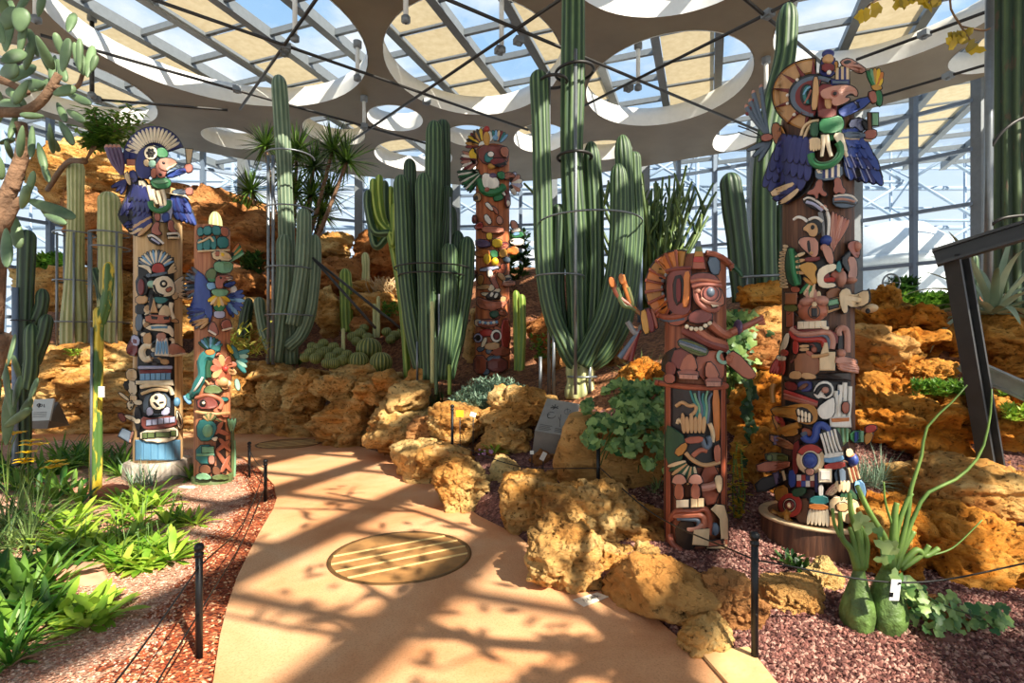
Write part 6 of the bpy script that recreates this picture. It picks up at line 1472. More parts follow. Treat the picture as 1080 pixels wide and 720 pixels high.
# ---- barrel cacti
def barrel(lab, x, y, r, Y, group, sq=.92, seed=0):
    c = W(x, y, Y); q = r * Y / F; mb = MB(); rb = 18; n = rb * 4; vs = []; cs = []; fs = []; m = 12
    for i in range(m + 1):
        th = PI * (i / m) * .97 + .03
        for k in range(n):
            a = 2 * PI * k / n + seed; cr = abs(math.cos((a - seed) * rb / 2)); rr = q * math.sin(th) * (1 - .1 * (1 - cr))
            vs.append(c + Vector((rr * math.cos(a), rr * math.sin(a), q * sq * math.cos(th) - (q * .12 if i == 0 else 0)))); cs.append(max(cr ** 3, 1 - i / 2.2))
    for i in range(m):
        for k in range(n): fs.append((i * n + k, (i + 1) * n + k, (i + 1) * n + (k + 1) % n, i * n + (k + 1) % n))
    mb.add(vs, fs, 0, cs)
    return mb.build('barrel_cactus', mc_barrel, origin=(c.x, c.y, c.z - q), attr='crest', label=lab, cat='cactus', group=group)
barrel('largest round barrel cactus, at the back of the big three', 389, 368, 13.5, 9.9, 'big barrel cacti'); barrel('left barrel cactus of the big three', 378, 381, 11, 9.5, 'big barrel cacti', seed=.3); barrel('right front barrel cactus of the big three', 402, 382, 12, 9.4, 'big barrel cacti', seed=.7)
for i, (x, y, r) in enumerate(((327, 372, 6), (336, 367, 6), (344, 371, 6.5), (352, 366, 6), (333, 378, 6.5), (341, 362, 5.5), (349, 377, 6.5), (357, 372, 6.5), (361, 380, 6.5), (353, 383, 6.5), (345, 383, 6), (366, 374, 6), (338, 373, 6), (322, 377, 5.5), (329, 365, 5))):
    barrel('small round barrel cactus in the tight cluster below the slanting braces', x, y, r, 9.95 - (y - 362) * .03, 'tight cluster of small barrel cacti', seed=i)
for i, (x, y, r) in enumerate(((372, 355, 6), (380, 352, 6.5), (388, 356, 6), (376, 360, 5.5), (408, 350, 5.5), (416, 354, 6), (424, 350, 5.5), (412, 358, 5.5), (384, 346, 5))):
    barrel('small dark barrel cactus behind the big three barrel cacti', x, y, r, 10.6 - (y - 346) * .03, 'rear barrel cacti', seed=i)
# ================================================================== LEAFY PLANTS
ml_bright = leafy('bright_leaf', (98, 148, 34), (186, 212, 80), 4)
ml_mid = leafy('mid_leaf', (52, 104, 32), (126, 168, 62), 4)
ml_deep = leafy('deep_leaf', (26, 60, 26), (74, 112, 48), 4)
ml_strap = leafy('strap_leaf', (70, 104, 52), (150, 176, 104), 4)
ml_silver = leafy('silver_leaf', (70, 100, 84), (150, 176, 150), 5, .5, .1)
ml_yucca = leafy('spiky_leaf', (28, 56, 22), (104, 140, 48), 4, .4, .2)
ml_agave = leafy('agave_leaf', (124, 146, 118), (190, 198, 164), 2, .5, .05)
ml_agave_edge = plain('agave_margin', (206, 204, 158), .6)
ml_ivy = leafy('ivy_leaf', (50, 100, 46), (160, 190, 108), 9)
ml_ivy_pale = leafy('ivy_pale_leaf', (96, 140, 70), (190, 204, 130), 6)
ml_autumn = leafy('yellow_leaf', (150, 130, 30), (226, 190, 50), 5, .45, .5)
ml_pad = leafy('prickly_pad', (40, 66, 46), (116, 142, 100), 5, .5, .03)
m_flower = plain('yellow_petal', (240, 196, 20), .5)
m_lilac = plain('lilac_petal', (206, 150, 196), .6)
m_stem = leafy('green_stem', (56, 90, 38), (124, 154, 72), 5, .5, .1)
m_twig = plain('brown_twig', (112, 84, 58), .85, 0, .25, 14)
m_trunk = plain('grey_brown_trunk', (120, 92, 70), .9, 0, .35, 10, (16, .9, .04))
rnd = random.Random(5)
def dirv(az, el): return Vector((math.cos(el) * math.cos(az), math.cos(el) * math.sin(az), math.sin(el)))
def rosette(mb, c, n, L, w, el0=.2, el1=1.2, droop=1.0, mi=0, seg=5, fold=.18, shape=None, jit=.15, rr=rnd, spread=.03):
    c = Vector(c)
    for i in range(n):
        t = i / max(1, n - 1); az = i * 2.39996 + rr.uniform(-.3, .3); el = el0 + (el1 - el0) * t + rr.uniform(-.12, .12)
        l = L * rr.uniform(1 - jit * 2, 1 + jit)
        d = dirv(az, el); b = c + Vector((d.x, d.y, 0)) * spread
        mb.blade(b, d, l, w * rr.uniform(.8, 1.15), droop * (1.1 - .5 * t) * rr.uniform(.7, 1.2), seg, mi, fold, shape)
OVAL = lambda t: max(.08, math.sin(PI * min(1, t * .96 + .04)) ** .8 * (.55 + .75 * t))
PADDLE = lambda t: max(.14, (.22 + 1.1 * smooth01(np.array((t - .12) / .5)).item()) * (1 - max(0, (t - .72) / .28) ** 2) ** .5)
SPEAR = lambda t: max(.03, (1 - t) ** .6 * (.75 + .5 * t))
STRAP = lambda t: max(.05, .9 * (1 - t ** 3))
def gp(px, py, z=None):
    """ground point seen at a pixel (marches along the view ray onto the terrain)"""
    if py <= HY + 2: py = HY + 2
    lo = 1.5; prev = None
    Y = 1.6
    while Y < 16:
        p = W(px, py, Y)
        if p.z <= max(gz(p.x, p.y), -.01): return Vector((p.x, p.y, max(gz(p.x, p.y), -.01)))
        Y += .05
    return W(px, py, Y)
def plant(name, label, base, parts, cat='plant', group=None):
    r = empty(name, base, label, cat, group)
    for pn, mb, m in parts:
        if mb.n: mb.build(pn, m, r)
    return r
def multi_rosette(label, spots, n, L, w, mat, name='leafy_plant', group='leafy plants of the left bed', el0=.2, el1=1.25, droop=1.1, shape=OVAL, stalks=0, fold=.18, extra=None, seed=1, seg=5):
    rr = random.Random(seed); mb = MB(); cs = []
    for (x, y) in spots:
        c = gp(x, y); cs.append(c); rosette(mb, c, n, L * rr.uniform(.85, 1.1), w, el0, el1, droop, 0, seg, fold, shape, rr=rr)
    parts = [('foliage', mb, mat)]
    if stalks:
        for i in range(stalks):
            sb = MB(); c = cs[i % len(cs)] + Vector((rr.uniform(-.1, .1), rr.uniform(-.1, .1), 0)); h = L * rr.uniform(.9, 1.4)
            top = c + Vector((rr.uniform(-.08, .08), rr.uniform(-.08, .08), h)); sb.tube([c, c.lerp(top, .6) + Vector((rr.uniform(-.02, .02), 0, 0)), top], [.004, .003, .003], 5); sb.ball(top, .009, 6); parts.append(('flower_stalk', sb, m_stem))
    if extra: parts += extra
    base = sum(cs, Vector((0, 0, 0))) / len(cs)
    return plant(name, label, base, parts, group=group)
# ---- left bed
multi_rosette('broad bright green leafy clump in the middle of the left bed', [(96, 592), (118, 588), (140, 592), (160, 586), (176, 580), (110, 576), (134, 572), (158, 570), (128, 600), (150, 600), (96, 578), (180, 592)], 30, .21, .05, ml_bright, stalks=18, seed=11, droop=.8, el0=.12, el1=.95, fold=.1, seg=6)
multi_rosette('lower bright green clump left of the nearest left rope post', [(84, 654), (100, 646), (64, 654), (92, 664), (108, 654)], 20, .19, .06, ml_bright, seed=12, droop=.8, el0=.12, el1=.95, fold=.1)
multi_rosette('bright green clump in front of the pale totem plinth', [(134, 536), (150, 532), (166, 534), (144, 542), (160, 526), (128, 528)], 26, .25, .05, ml_bright, stalks=6, seed=13, droop=.8, el0=.15, el1=1.0, fold=.1)
multi_rosette('low green rosettes between the bright clumps and the plinth', [(126, 556), (148, 556), (176, 554), (196, 552), (206, 554), (186, 548)], 20, .2, .04, ml_bright, seed=14, stalks=8)
multi_rosette('green leaf clump right behind the yellow stemmed cactus foot', [(66, 560), (80, 552), (60, 546), (84, 568), (72, 575)], 22, .25, .055, ml_bright, seed=15, droop=.8, el0=.15, el1=1.0, fold=.1)
multi_rosette('large dark leaved clump at the bottom left picture edge', [(8, 650), (24, 640), (40, 628), (10, 620), (48, 650), (20, 668), (60, 620), (-14, 640)], 18, .3, .075, ml_mid, seed=16, el0=.35, shape=SPEAR)
multi_rosette('ferny green tuft in the lower left corner', [(0, 690), (20, 684), (-16, 670), (12, 700)], 22, .26, .03, ml_mid, name='fern', seed=17, el0=.4, shape=SPEAR)
multi_rosette('grey green strap leaved lily clump at the left picture edge', [(6, 560), (22, 552), (-10, 566), (36, 560), (10, 580), (-14, 590), (30, 580)], 34, .5, .016, ml_strap, name='strappy_lily', seed=18, el0=.6, el1=1.45, droop=1.9, shape=STRAP, fold=.3)
multi_rosette('green leafy clump under the strap leaved lilies', [(44, 596), (30, 606), (56, 600), (60, 588)], 20, .22, .06, ml_mid, seed=19, droop=.8, el0=.15, el1=1.0, fold=.1)
multi_rosette('mid green leafy clump left of the yellow cactus stake', [(58, 528), (76, 522), (40, 524), (64, 514), (84, 534)], 16, .3, .065, ml_mid, seed=20, shape=OVAL)
multi_rosette('tall green leafy clump below the white sign', [(30, 510), (44, 502), (60, 500), (20, 518), (12, 506)], 18, .36, .06, ml_mid, seed=21, el0=.5, shape=SPEAR)
multi_rosette('green bush between yellow cactus and navy bird totem', [(120, 496), (132, 490), (110, 490), (128, 502)], 30, .42, .045, ml_mid, seed=22, el0=.5, shape=SPEAR)
multi_rosette('green bushy clump behind the yellow cactus', [(76, 494), (92, 490), (64, 488), (84, 484)], 30, .46, .045, ml_mid, seed=23, el0=.5, shape=SPEAR)
multi_rosette('dark green leaves at the far left behind the lilies', [(-4, 510), (6, 500), (-20, 520)], 24, .42, .05, ml_deep, seed=24, el0=.5, shape=SPEAR)
multi_rosette('green tuft squeezed between the two left totems', [(202, 506), (204, 498), (198, 500)], 18, .28, .05, ml_mid, seed=25, el0=.5, shape=SPEAR)
multi_rosette('pale spiky tuft leaning on the pale totem plinth', [(150, 512), (160, 512), (140, 512)], 26, .3, .012, ml_silver, name='grass_tuft', seed=26, el0=.5, el1=1.4, droop=.7, shape=SPEAR)
# yellow flowered lilies
for lab, x, y, Y in (('yellow lily flowers at the left picture edge, upper cluster', 10, 462, 5.2), ('yellow lily flowers below the dark branching cactus, right pair', 36, 466, 5.0), ('yellow lily flowers low among the strap leaves', 28, 482, 4.8), ('single yellow lily stalk beside the white sign', 52, 490, 4.7)):
    t = W(x, y, Y); base = Vector((t.x - .12, Y + .1, gz(t.x, Y))); PT = []
    for k in range(3):
        st = MB(); fl = MB(); PT += [('stalk', st, m_stem), ('flower', fl, m_flower)]
        q = t + Vector((rnd.uniform(-.06, .06), rnd.uniform(-.05, .05), rnd.uniform(-.05, .05)))
        st.tube(rspline([base, base.lerp(q, .6) + Vector((-.03, 0, .08)), q], 6), .005, 5)
        for i in range(6): fl.blade(q, dirv(i * 1.047, .75), .095, .034, 1.0, 4)
    plant('yellow_lily', lab, base, PT, group='yellow lilies')
# dry twigs at lower left
mb = MB(); mb.tube(rspline([W(0, 712, 2.5), W(24, 694, 2.5), W(44, 690, 2.45)], 8), .006, 5)
mb.build('dry_twig', m_twig, origin=tuple(W(20, 700, 2.5)), label='thin dry twig lying at the bottom left corner', cat='twig')
# ---- silver shrub, grass tufts, agave by the path
mb = MB(); rr = random.Random(31); c0 = gp(521, 440)
for i in range(420):
    a = rr.uniform(0, 6.283); q = rr.random() ** .5; x, y = .52 * q * math.cos(a), .4 * q * math.sin(a)
    h = .5 * (1 - q * q * .75); b = Vector((c0.x + x, c0.y + y, c0.z)); top = b + Vector((x * .3, y * .3, h * rr.uniform(.85, 1.12)))
    for k in range(4):
        f = .45 + .18 * k; p = b.lerp(top, f)
        for j in range(4): mb.blade(p, dirv(rr.uniform(0, 6.28), rr.uniform(.3, 1.2)), .075, .017, .3, 2, 0, .3, OVAL)
plant('silvery_shrub', 'dome shaped silvery green succulent shrub below the far centre totem', c0, [('foliage', mb, ml_silver)], 'shrub')
multi_rosette('dark green grass tuft left of the silvery shrub', [(446, 428), (456, 430), (466, 428), (452, 424), (462, 424)], 60, .3, .009, ml_deep, name='grass_tuft', group='grass tufts', seed=32, el0=.3, el1=1.45, droop=1.0, shape=SPEAR)
multi_rosette('small dark agave at the left end of the path ledge rocks', [(416, 420), (412, 416)], 14, .3, .05, ml_deep, name='agave', group='grass tufts', seed=33, el0=.3, droop=.3, shape=SPEAR)
multi_rosette('blue grey grass tuft right of the tall totem foot', [(912, 512), (922, 516), (906, 516), (930, 510)], 60, .3, .007, ml_silver, name='grass_tuft', group='grass tufts', seed=34, el0=.4, el1=1.5, droop=.7, shape=SPEAR)
multi_rosette('bright grass tuft behind the reddish totem rattle strands', [(680, 408), (688, 410), (674, 410)], 40, .42, .012, ml_strap, name='grass_tuft', group='grass tufts', seed=35, el0=.4, el1=1.4, droop=.6, shape=SPEAR)
multi_rosette('small green tuft beside the big sunlit path boulder', [(690, 522), (694, 518)], 24, .12, .012, ml_strap, name='grass_tuft', group='grass tufts', seed=36, el0=.4, droop=.6, shape=SPEAR)
multi_rosette('tiny green tuft on the ledge below the tall grey cactus', [(313, 384), (317, 384)], 30, .3, .03, ml_mid, name='grass_tuft', group='grass tufts', seed=37, shape=SPEAR)
mb = MB(); fl = MB(); c0 = gp(522, 486)
rosette(mb, c0 + Vector((0, 0, .08)), 14, .16, .04, .3, 1.2, .8, shape=OVAL)
for i in range(14): fl.ball(c0 + Vector((-.12 + rnd.uniform(-.08, .1), rnd.uniform(-.06, .06), .05 + rnd.uniform(0, .06))), .014, 6)
plant('ice_plant', 'little green plant with lilac flowers behind the knobbly path boulder', c0, [('foliage', mb, ml_bright), ('flowers', fl, m_lilac)])
# yellow green euphorbia
mb = MB(); c0 = W(252, 384, 8.6)
rr = random.Random(41)
for i in range(260):
    p = c0 + Vector((rr.gauss(0, .2), rr.gauss(0, .15), .1 + abs(rr.gauss(0, .22)))); mb.blade(p, dirv(rr.uniform(0, 6.28), rr.uniform(.1, 1.2)), .16, .04, .4, 3, 0, .2, OVAL)
plant('euphorbia_shrub', 'yellow green shrub peeping out right of the slim teal totem', c0, [('foliage', mb, leafy('lime_leaf', (120, 136, 40), (206, 200, 96), 5))], 'shrub')
# ---- ivy on the boulders between sign and reddish totem
def ivyleaf(mb, p, nrm, s, rr):
    nrm = nrm.normalized(); u = nrm.cross(Vector((0, 0, 1)));
    if u.length < .1: u = Vector((1, 0, 0))
    u.normalize(); v = nrm.cross(u); a = rr.uniform(0, 6.28); u, v = u * math.cos(a) + v * math.sin(a), v * math.cos(a) - u * math.sin(a)
    out = [(0, -.5), (.35, -.55), (.6, -.15), (.3, .05), (.32, .4), (0, .75), (-.32, .4), (-.3, .05), (-.6, -.15), (-.35, -.55)]
    vs = [p + nrm * .012 * s * 8] + [p + u * x * s + v * y * s for x, y in out]
    mb.add(vs, [(0, i, i % 10 + 1) for i in range(1, 11)])
mb = MB(); vb = MB(); rr = random.Random(51)
for i in range(2900):
    x = rr.uniform(616, 706); y0 = 402 + max(0, (650 - x)) * .7; y = rr.uniform(y0, 470 + (x - 618) * .34)
    if (y > 448 and rr.random() < .55 + (x < 660) * .3) or perlin([(x * .06, y * .06, 3.3)])[0] < -.12: continue
    Y = 5.35 - (y - 400) * .0095 + rr.uniform(-.3, .1); p = W(x, y, Y)
    ivyleaf(mb, p, Vector((rr.uniform(-.7, .7), -1 + rr.uniform(-.2, .6), rr.uniform(.1, 1.2))), rr.uniform(.045, .085), rr)
for i in range(18):
    a = W(rr.uniform(640, 700), rr.uniform(405, 430), 5.2); b = W(rr.uniform(625, 704), rr.uniform(450, 500), 4.75); vb.tube(rspline([a, a.lerp(b, .5) + Vector((rr.uniform(-.1, .1), -.1, .03)), b], 6), .005, 4)
plant('ivy', 'trailing ivy spilling over the smooth boulders left of the reddish totem', W(665, 440, 5.2), [('foliage', mb, ml_ivy), ('vines', vb, m_stem)], 'ivy')
mb = MB(); vb = MB()
for k, (x, y) in enumerate([(790, 404 + 7 * i) for i in range(13)]):
    for j in range(3): ivyleaf(mb, W(x + 3 * math.sin(k) + rr.uniform(-4, 4), y, 4.55), Vector((rr.uniform(-.4, .4), -1, rr.uniform(0, .6))), .07, rr)
vb.tube(rspline([W(784, 396, 4.6), W(790, 430, 4.56), W(791, 484, 4.56)], 8), .006, 5)
plant('ivy_strand', 'single dark ivy strand hanging down the amber rock between the two right totems', W(788, 440, 4.6), [('foliage', mb, ml_deep), ('vine', vb, m_stem)], 'ivy')
# leafy shrub between the right totems
mb = MB(); vb = MB()
for i in range(420):
    x = rr.gauss(772, 11); y = rr.uniform(330, 400); p = W(x, y, 5.3 + rr.uniform(-.2, .3)); ivyleaf(mb, p, Vector((rr.uniform(-.6, .6), -1, rr.uniform(-.1, 1))), rr.uniform(.05, .1), rr)
for i in range(12): vb.tube(rspline([W(768 + rr.uniform(-6, 6), 420, 5.3), W(770 + rr.uniform(-10, 12), 370, 5.3), W(772 + rr.uniform(-20, 24), 326, 5.3)], 6), .007, 4)
plant('leafy_shrub', 'green leafy shrub between the reddish totem arm and the tall totem', W(770, 405, 5.3), [('foliage', mb, ml_ivy), ('stems', vb, m_stem)], 'shrub')
mb = MB(); vb = MB(); c0 = W(776, 560, 4.15)
for i in range(6):
    top = W(776 + rr.uniform(-10, 10), 462 + rr.uniform(0, 50), 4.1); st = rspline([c0, c0.lerp(top, .5) + Vector((rr.uniform(-.05, .05), 0, 0)), top], 8); vb.tube(st, .005, 4)
    for q in st[2:]:
        for j in range(4): mb.blade(q, dirv(rr.uniform(0, 6.28), rr.uniform(-.1, .8)), rr.uniform(.04, .075), .03, .4, 3, 0, .15, OVAL)
plant('young_shrub', 'slender yellow leaved young shrub between the reddish and tall totem feet', c0, [('foliage', mb, ml_autumn), ('stems', vb, m_stem)], 'shrub')
multi_rosette('dark creeping plant at the foot of the log stump', [(830, 598), (842, 602), (836, 594), (850, 604)], 16, .1, .03, ml_deep, name='creeping_plant', group='grass tufts', seed=52, el0=.1, shape=OVAL)
# ---- succulent cushions on the right bank
def cushion(lab, x0, x1, y0, y1, Y, n, s, mat, seed, name='sedum_cushion'):
    rr = random.Random(seed); mb = MB()
    for i in range(n):
        x, y = rr.uniform(x0, x1), rr.uniform(y0, y1); p = W(x, y, Y + rr.uniform(-.15, .15))
        for j in range(6): mb.blade(p, dirv(j * 1.05 + rr.random(), rr.uniform(.2, 1.2)), s, s * .45, .3, 2, 0, .2, OVAL)
    return plant(name, lab, W((x0 + x1) / 2, y1, Y), [('foliage', mb, mat)], group='cushion plants')
cushion('green sedum cushion on the ledge under the dark cave', 962, 1022, 402, 418, 4.95, 180, .055, ml_mid, 61)
cushion('green leaves at the right edge behind the cross beam foot', 1058, 1090, 428, 444, 4.6, 50, .06, ml_bright, 62)
cushion('green leaves beside the leaning beam on the rock shelf', 1050, 1086, 412, 424, 5.2, 60, .06, ml_mid, 63)
cushion('bushy greenery at the glass wall right of the yellow rock pillar', 944, 1000, 312, 328, 8.0, 220, .12, ml_mid, 64, 'bushy_plant')
cushion('dark tall leaves beside the yellow rock pillar', 940, 966, 296, 330, 8.2, 120, .14, ml_deep, 65, 'bushy_plant')
cushion('green bushes at the window behind the caged cacti', 36, 74, 270, 290, 12.6, 130, .2, ml_mid, 66, 'bushy_plant')
cushion('dark greenery under the hill shelf between the two left totems', 254, 276, 268, 290, 12.0, 60, .16, ml_deep, 67, 'bushy_plant')
cushion('small plants on the rock steps behind the barrel cacti', 404, 424, 318, 334, 11.0, 60, .08, ml_mid, 68)
cushion('low green plants on the slope left of the ringed giant cactus', 560, 590, 352, 378, 8.2, 70, .07, ml_mid, 69)
cushion('tiny succulents on the ledge top right of the caged cacti', 66, 86, 368, 376, 9.9, 30, .06, ml_bright, 70)
cushion('dark leafy mass behind the clustered cactus on the hill', 528, 556, 246, 300, 11.5, 110, .18, ml_deep, 71, 'bushy_plant')
# dry coral shrub on the hill
mb = MB(); rr = random.Random(72); c0 = W(408, 312, 11.9)
for i in range(90):
    a = c0 + Vector((rr.uniform(-.35, .35), rr.uniform(-.2, .2), 0)); d = dirv(rr.uniform(0, 6.28), rr.uniform(.5, 1.4)); mb.tube([a, a + d * .25, a + (d + Vector((rr.uniform(-.6, .6), 0, .2))) * .36], [.018, .014, .006], 4)
plant('dry_shrub', 'dry pale twiggy shrub on the rock steps behind the barrel cacti', c0, [('twigs', mb, plain('dry_twig', (190, 160, 116), .9))], 'shrub')
# pencil bush behind the giant cactus
mb = MB(); rr = random.Random(73); c0 = W(684, 330, 9.2)
for i in range(130):
    d = Vector((rr.gauss(0, .28), rr.gauss(0, .25), 1)); q = c0 + Vector((rr.gauss(0, .12), rr.gauss(0, .12), 0)); h = rr.uniform(1.0, 2.3)
    p1 = q + d * h * .55; p2 = q + d * h + Vector((rr.uniform(-.12, .12), 0, .1)); mb.tube([q, p1, p2], [.035, .03, .02], 5)
    for k in range(3):
        s = p1.lerp(p2, k / 3); mb.tube([s, s + Vector((rr.uniform(-.16, .16), rr.uniform(-.1, .1), rr.uniform(.2, .42)))], [.026, .016], 5)
plant('pencil_bush', 'dark green many stemmed pencil bush right of the ringed giant cactus', c0, [('stems', mb, leafy('pencil_stem', (44, 72, 34), (112, 132, 66), 4, .5, .05))], 'shrub')
s_ = empty('cactus_stake', W(675, 340, 8.0), 'blue grey stake right of the ringed giant cactus', 'plant support', 'cactus support frames'); pipe(s_, W(675, 340, 8.0), W(675, 252, 8.0), .04, 'stake', m_blue_steel)
# ---- agave on the right bank
mb = MB(); ed = MB(); c0 = W(1048, 330, 5.75); rr = random.Random(81)
for i in range(30):
    az = i * 2.4; el = .15 + 1.15 * (i / 29) ** .8; d = dirv(az, el); L = rr.uniform(.75, 1.1)
    mb.blade(c0 + Vector((d.x, d.y, 0)) * .05, d, L, .1, rr.uniform(.9, 1.9), 9, 0, .22, lambda t: max(.03, (1 - t) ** .7 * (.8 + .6 * t)))
    ed.blade(c0 + Vector((d.x, d.y, 0)) * .05 - Vector((0, 0, .006)), d, L * 1.005, .1, 1.4, 9, 0, .22, lambda t: max(.03, (1 - t) ** .7 * (.8 + .6 * t))) if False else None
for tip in ((1012, 300), (1062, 284), (1084, 300)):
    pass
plant('agave', 'large grey green agave with curling leaves on the right bank', c0, [('leaves', mb, ml_agave)], 'agave')
# ---- yucca tree behind the tall grey cactus
mb = MB(); tb_ = MB(); sk = MB(); rr = random.Random(91); c0 = W(306, 312, 13.0)
for (x, y, r) in ((264, 201, 20), (258, 226, 18), (280, 154, 22), (313, 160, 26), (331, 176, 26), (351, 158, 24), (366, 170, 26), (329, 206, 24), (347, 204, 22), (311, 204, 24), (340, 226, 18), (322, 232, 18), (300, 184, 20)):
    c = W(x, y, 13 + rr.uniform(-.4, .4)); q = r * 13 / F * 1.3
    rosette(mb, c, 90, q, .055, -.7, 1.4, .35, 0, 4, .25, SPEAR, .12, rr, .04)
    tb_.tube(rspline([c0 + Vector((rr.uniform(-.15, .15), 0, 0)), c0.lerp(c, .5) + Vector((0, 0, -.15)), c], 8), [.07 - .004 * i for i in range(9)], 7)
plant('yucca_tree', 'many headed spiky yucca tree behind the tall grey cactus', c0, [('foliage', mb, ml_yucca), ('trunk', tb_, m_trunk)], 'tree')
# ---- fine leaved tree behind the prickly pear
mb = MB(); tb_ = MB(); rr = random.Random(95); c0 = W(96, 190, 9.5)
for i in range(26):
    e = W(rr.uniform(88, 146), rr.uniform(112, 158), 9.5 + rr.uniform(-.5, .5)); st = rspline([W(90, 170, 9.5), W(104, 146, 9.5), e], 8); tb_.tube(st, [.02 - .002 * k for k in range(9)], 4)
    for q in st[3:]:
        for j in range(9): mb.blade(q + Vector((rr.uniform(-.12, .12), rr.uniform(-.12, .12), rr.uniform(-.05, .05))), dirv(rr.uniform(0, 6.28), rr.uniform(-.3, .3)), .16, .06, .3, 2, 0, .1, OVAL)
tb_.tube(rspline([W(50, 200, 11.6), W(70, 172, 10.4), W(90, 170, 9.5)], 8), .05, 6)
plant('fine_leaved_tree', 'fine leaved green tree branch above the big overhanging rock', c0, [('foliage', mb, ml_mid), ('branches', tb_, m_twig)], 'tree')
# ---- prickly pear tree at upper left
op = empty('prickly_pear_tree', W(8, 420, 3.1), 'old prickly pear tree with long pads reaching in from the upper left', 'cactus')
def pad(x0, y0, x1, y1, w, Y, n=[0]):
    a, b = W(x0, y0, Y), W(x1, y1, Y + rnd.uniform(-.15, .15)); d = b - a; L = d.length / 2; r = w * Y / F / 2
    z = d.normalized(); yv = Vector((rnd.uniform(-.5, .5), -1, rnd.uniform(-.3, .3))); x = z.cross(yv).normalized(); yv = x.cross(z)
    M = Matrix((x, yv, z)).transposed(); mb = MB(); mb.ball((a + b) / 2, (r, max(.016, r * .24), L), 14, 0, M)
    for v in range(len(mb.v)):
        p = Vector(mb.v[v]); t = ((p - a).dot(z)) / (2 * L); c = a + z * t * 2 * L; mb.v[v] = tuple(c + (p - c) * (.75 + .5 * t))
    mb.build('pad', ml_pad, op)
for q in ((6, 55, 10, 0, 18), (20, 34, 24, 8, 17), (38, 37, 56, 74, 11), (66, 76, 72, 40, 14), (72, 34, 78, 14, 10), (78, 44, 90, 80, 11), (92, 82, 98, 48, 9), (4, 88, 36, 68, 18), (2, 66, 26, 54, 14), (48, 88, 24, 92, 13), (30, 100, 6, 96, 12), (22, 112, 0, 108, 12), (46, 122, 22, 122, 12), (56, 100, 80, 92, 11),
          (62, 128, 78, 152, 12), (34, 132, 33, 166, 9), (40, 150, 48, 180, 8), (52, 130, 56, 162, 9), (28, 210, 36, 180, 9), (22, 220, 30, 196, 10), (28, 210, 80, 230, 13), (14, 226, 20, 262, 12), (6, 240, 8, 282, 12), (0, 150, 14, 148, 13), (14, 168, 6, 150, 12), (8, 20, -6, -10, 16), (20, 60, 26, 20, 9), (40, 60, 30, 30, 8),
          (2, 190, -10, 160, 14), (66, 60, 58, 34, 8), (84, 76, 84, 40, 8), (70, 98, 96, 110, 9), (4, 46, -8, 20, 14), (0, 78, 20, 72, 16), (26, 74, 34, 44, 10), (12, 96, 26, 116, 12), (60, 62, 70, 86, 9), (96, 76, 102, 58, 7), (36, 96, 56, 84, 10), (50, 140, 62, 160, 8), (24, 132, 20, 166, 9), (8, 178, 26, 190, 10), (0, 30, 20, 10, 16), (16, 16, 30, -6, 13), (40, 18, 46, -8, 10), (58, 58, 54, 84, 8), (70, 116, 90, 128, 9), (44, 170, 52, 192, 7), (40, 214, 56, 232, 9), (0, 96, -6, 130, 14), (52, 76, 44, 50, 8), (60, 108, 70, 128, 8), (30, 84, 14, 110, 10), (18, 118, 10, 146, 9), (46, 226, 70, 236, 8), (2, 206, 14, 222, 9)):
    pad(*q, 3.1 + rnd.uniform(-.25, .25))
for pts, r0, r1 in (([(-8, 350), (-3, 270), (4, 220), (14, 190), (24, 160), (22, 130)], .05, .03), ([(-4, 118), (24, 118), (42, 108), (54, 92), (62, 78)], .03, .02), ([(-10, 80), (10, 88), (30, 98)], .025, .015), ([(14, 200), (22, 176), (26, 150)], .03, .02), ([(4, 240), (18, 214), (28, 208)], .028, .016), ([(56, 92), (80, 92), (88, 76)], .014, .01)):
    mb = MB(); C = rspline([W(x, y, 3.1) for x, y in pts], 12); mb.tube(C, [r0 + (r1 - r0) * i / 12 for i in range(13)], 9); mb.build('branch', m_trunk, op)
mb = MB(); C = rspline([Vector((W(-60, 350, 3.1).x, 3.15, gz(-3, 3.1))), W(-52, 520, 3.12), W(-8, 350, 3.1)], 10); mb.tube(C, .09, 10); mb.build('trunk', m_trunk, op)
# prickly pear low at the left
op2 = empty('prickly_pear', W(8, 490, 5.0), 'low prickly pear with narrow pads leaning at the left edge before the white sign', 'cactus')
op = op2
for q in ((6, 470, 12, 410, 12), (12, 440, 4, 380, 10), (2, 400, 2, 350, 10), (14, 430, 22, 396, 10), (22, 404, 14, 374, 9), (20, 440, 34, 420, 9), (30, 424, 40, 398, 8), (2, 452, 34, 430, 9), (8, 386, 16, 352, 9), (-4, 430, -8, 380, 12)): pad(*q, 5.0 + rnd.uniform(-.2, .2))
# ---- sprig with yellow leaves hanging in at upper right
vb = MB(); mb = MB(); rr = random.Random(99)
ST = [[(1012, -30), (1002, 4), (1014, 28), (1026, 48)], [(940, -40), (952, -10), (960, 4)], [(1000, -30), (925, 0), (912, 14)], [(1014, 28), (1036, 32), (1044, 30)], [(990, -30), (984, -6), (978, 4)]]
for s_ in ST: vb.tube(rspline([W(x, y, 3.3) for x, y in s_], 10), .006, 5)
for (x, y) in ((911, 18), (924, 11), (950, 4), (958, -2), (978, 6), (988, 2), (1006, 40), (1012, 42), (1028, 50), (1020, 34), (968, -4), (946, -6), (1004, 44)):
    for j in range(2): ivyleaf(mb, W(x + rr.uniform(-3, 3), y + rr.uniform(-3, 3), 3.3), Vector((rr.uniform(-.6, .6), -1, rr.uniform(-.5, .3))), .07, rr)
plant('climber', 'yellow leaved climber sprig hanging from above at the upper right', W(1000, -30, 3.3), [('leaves', mb, ml_autumn), ('stems', vb, m_twig)], 'climber')
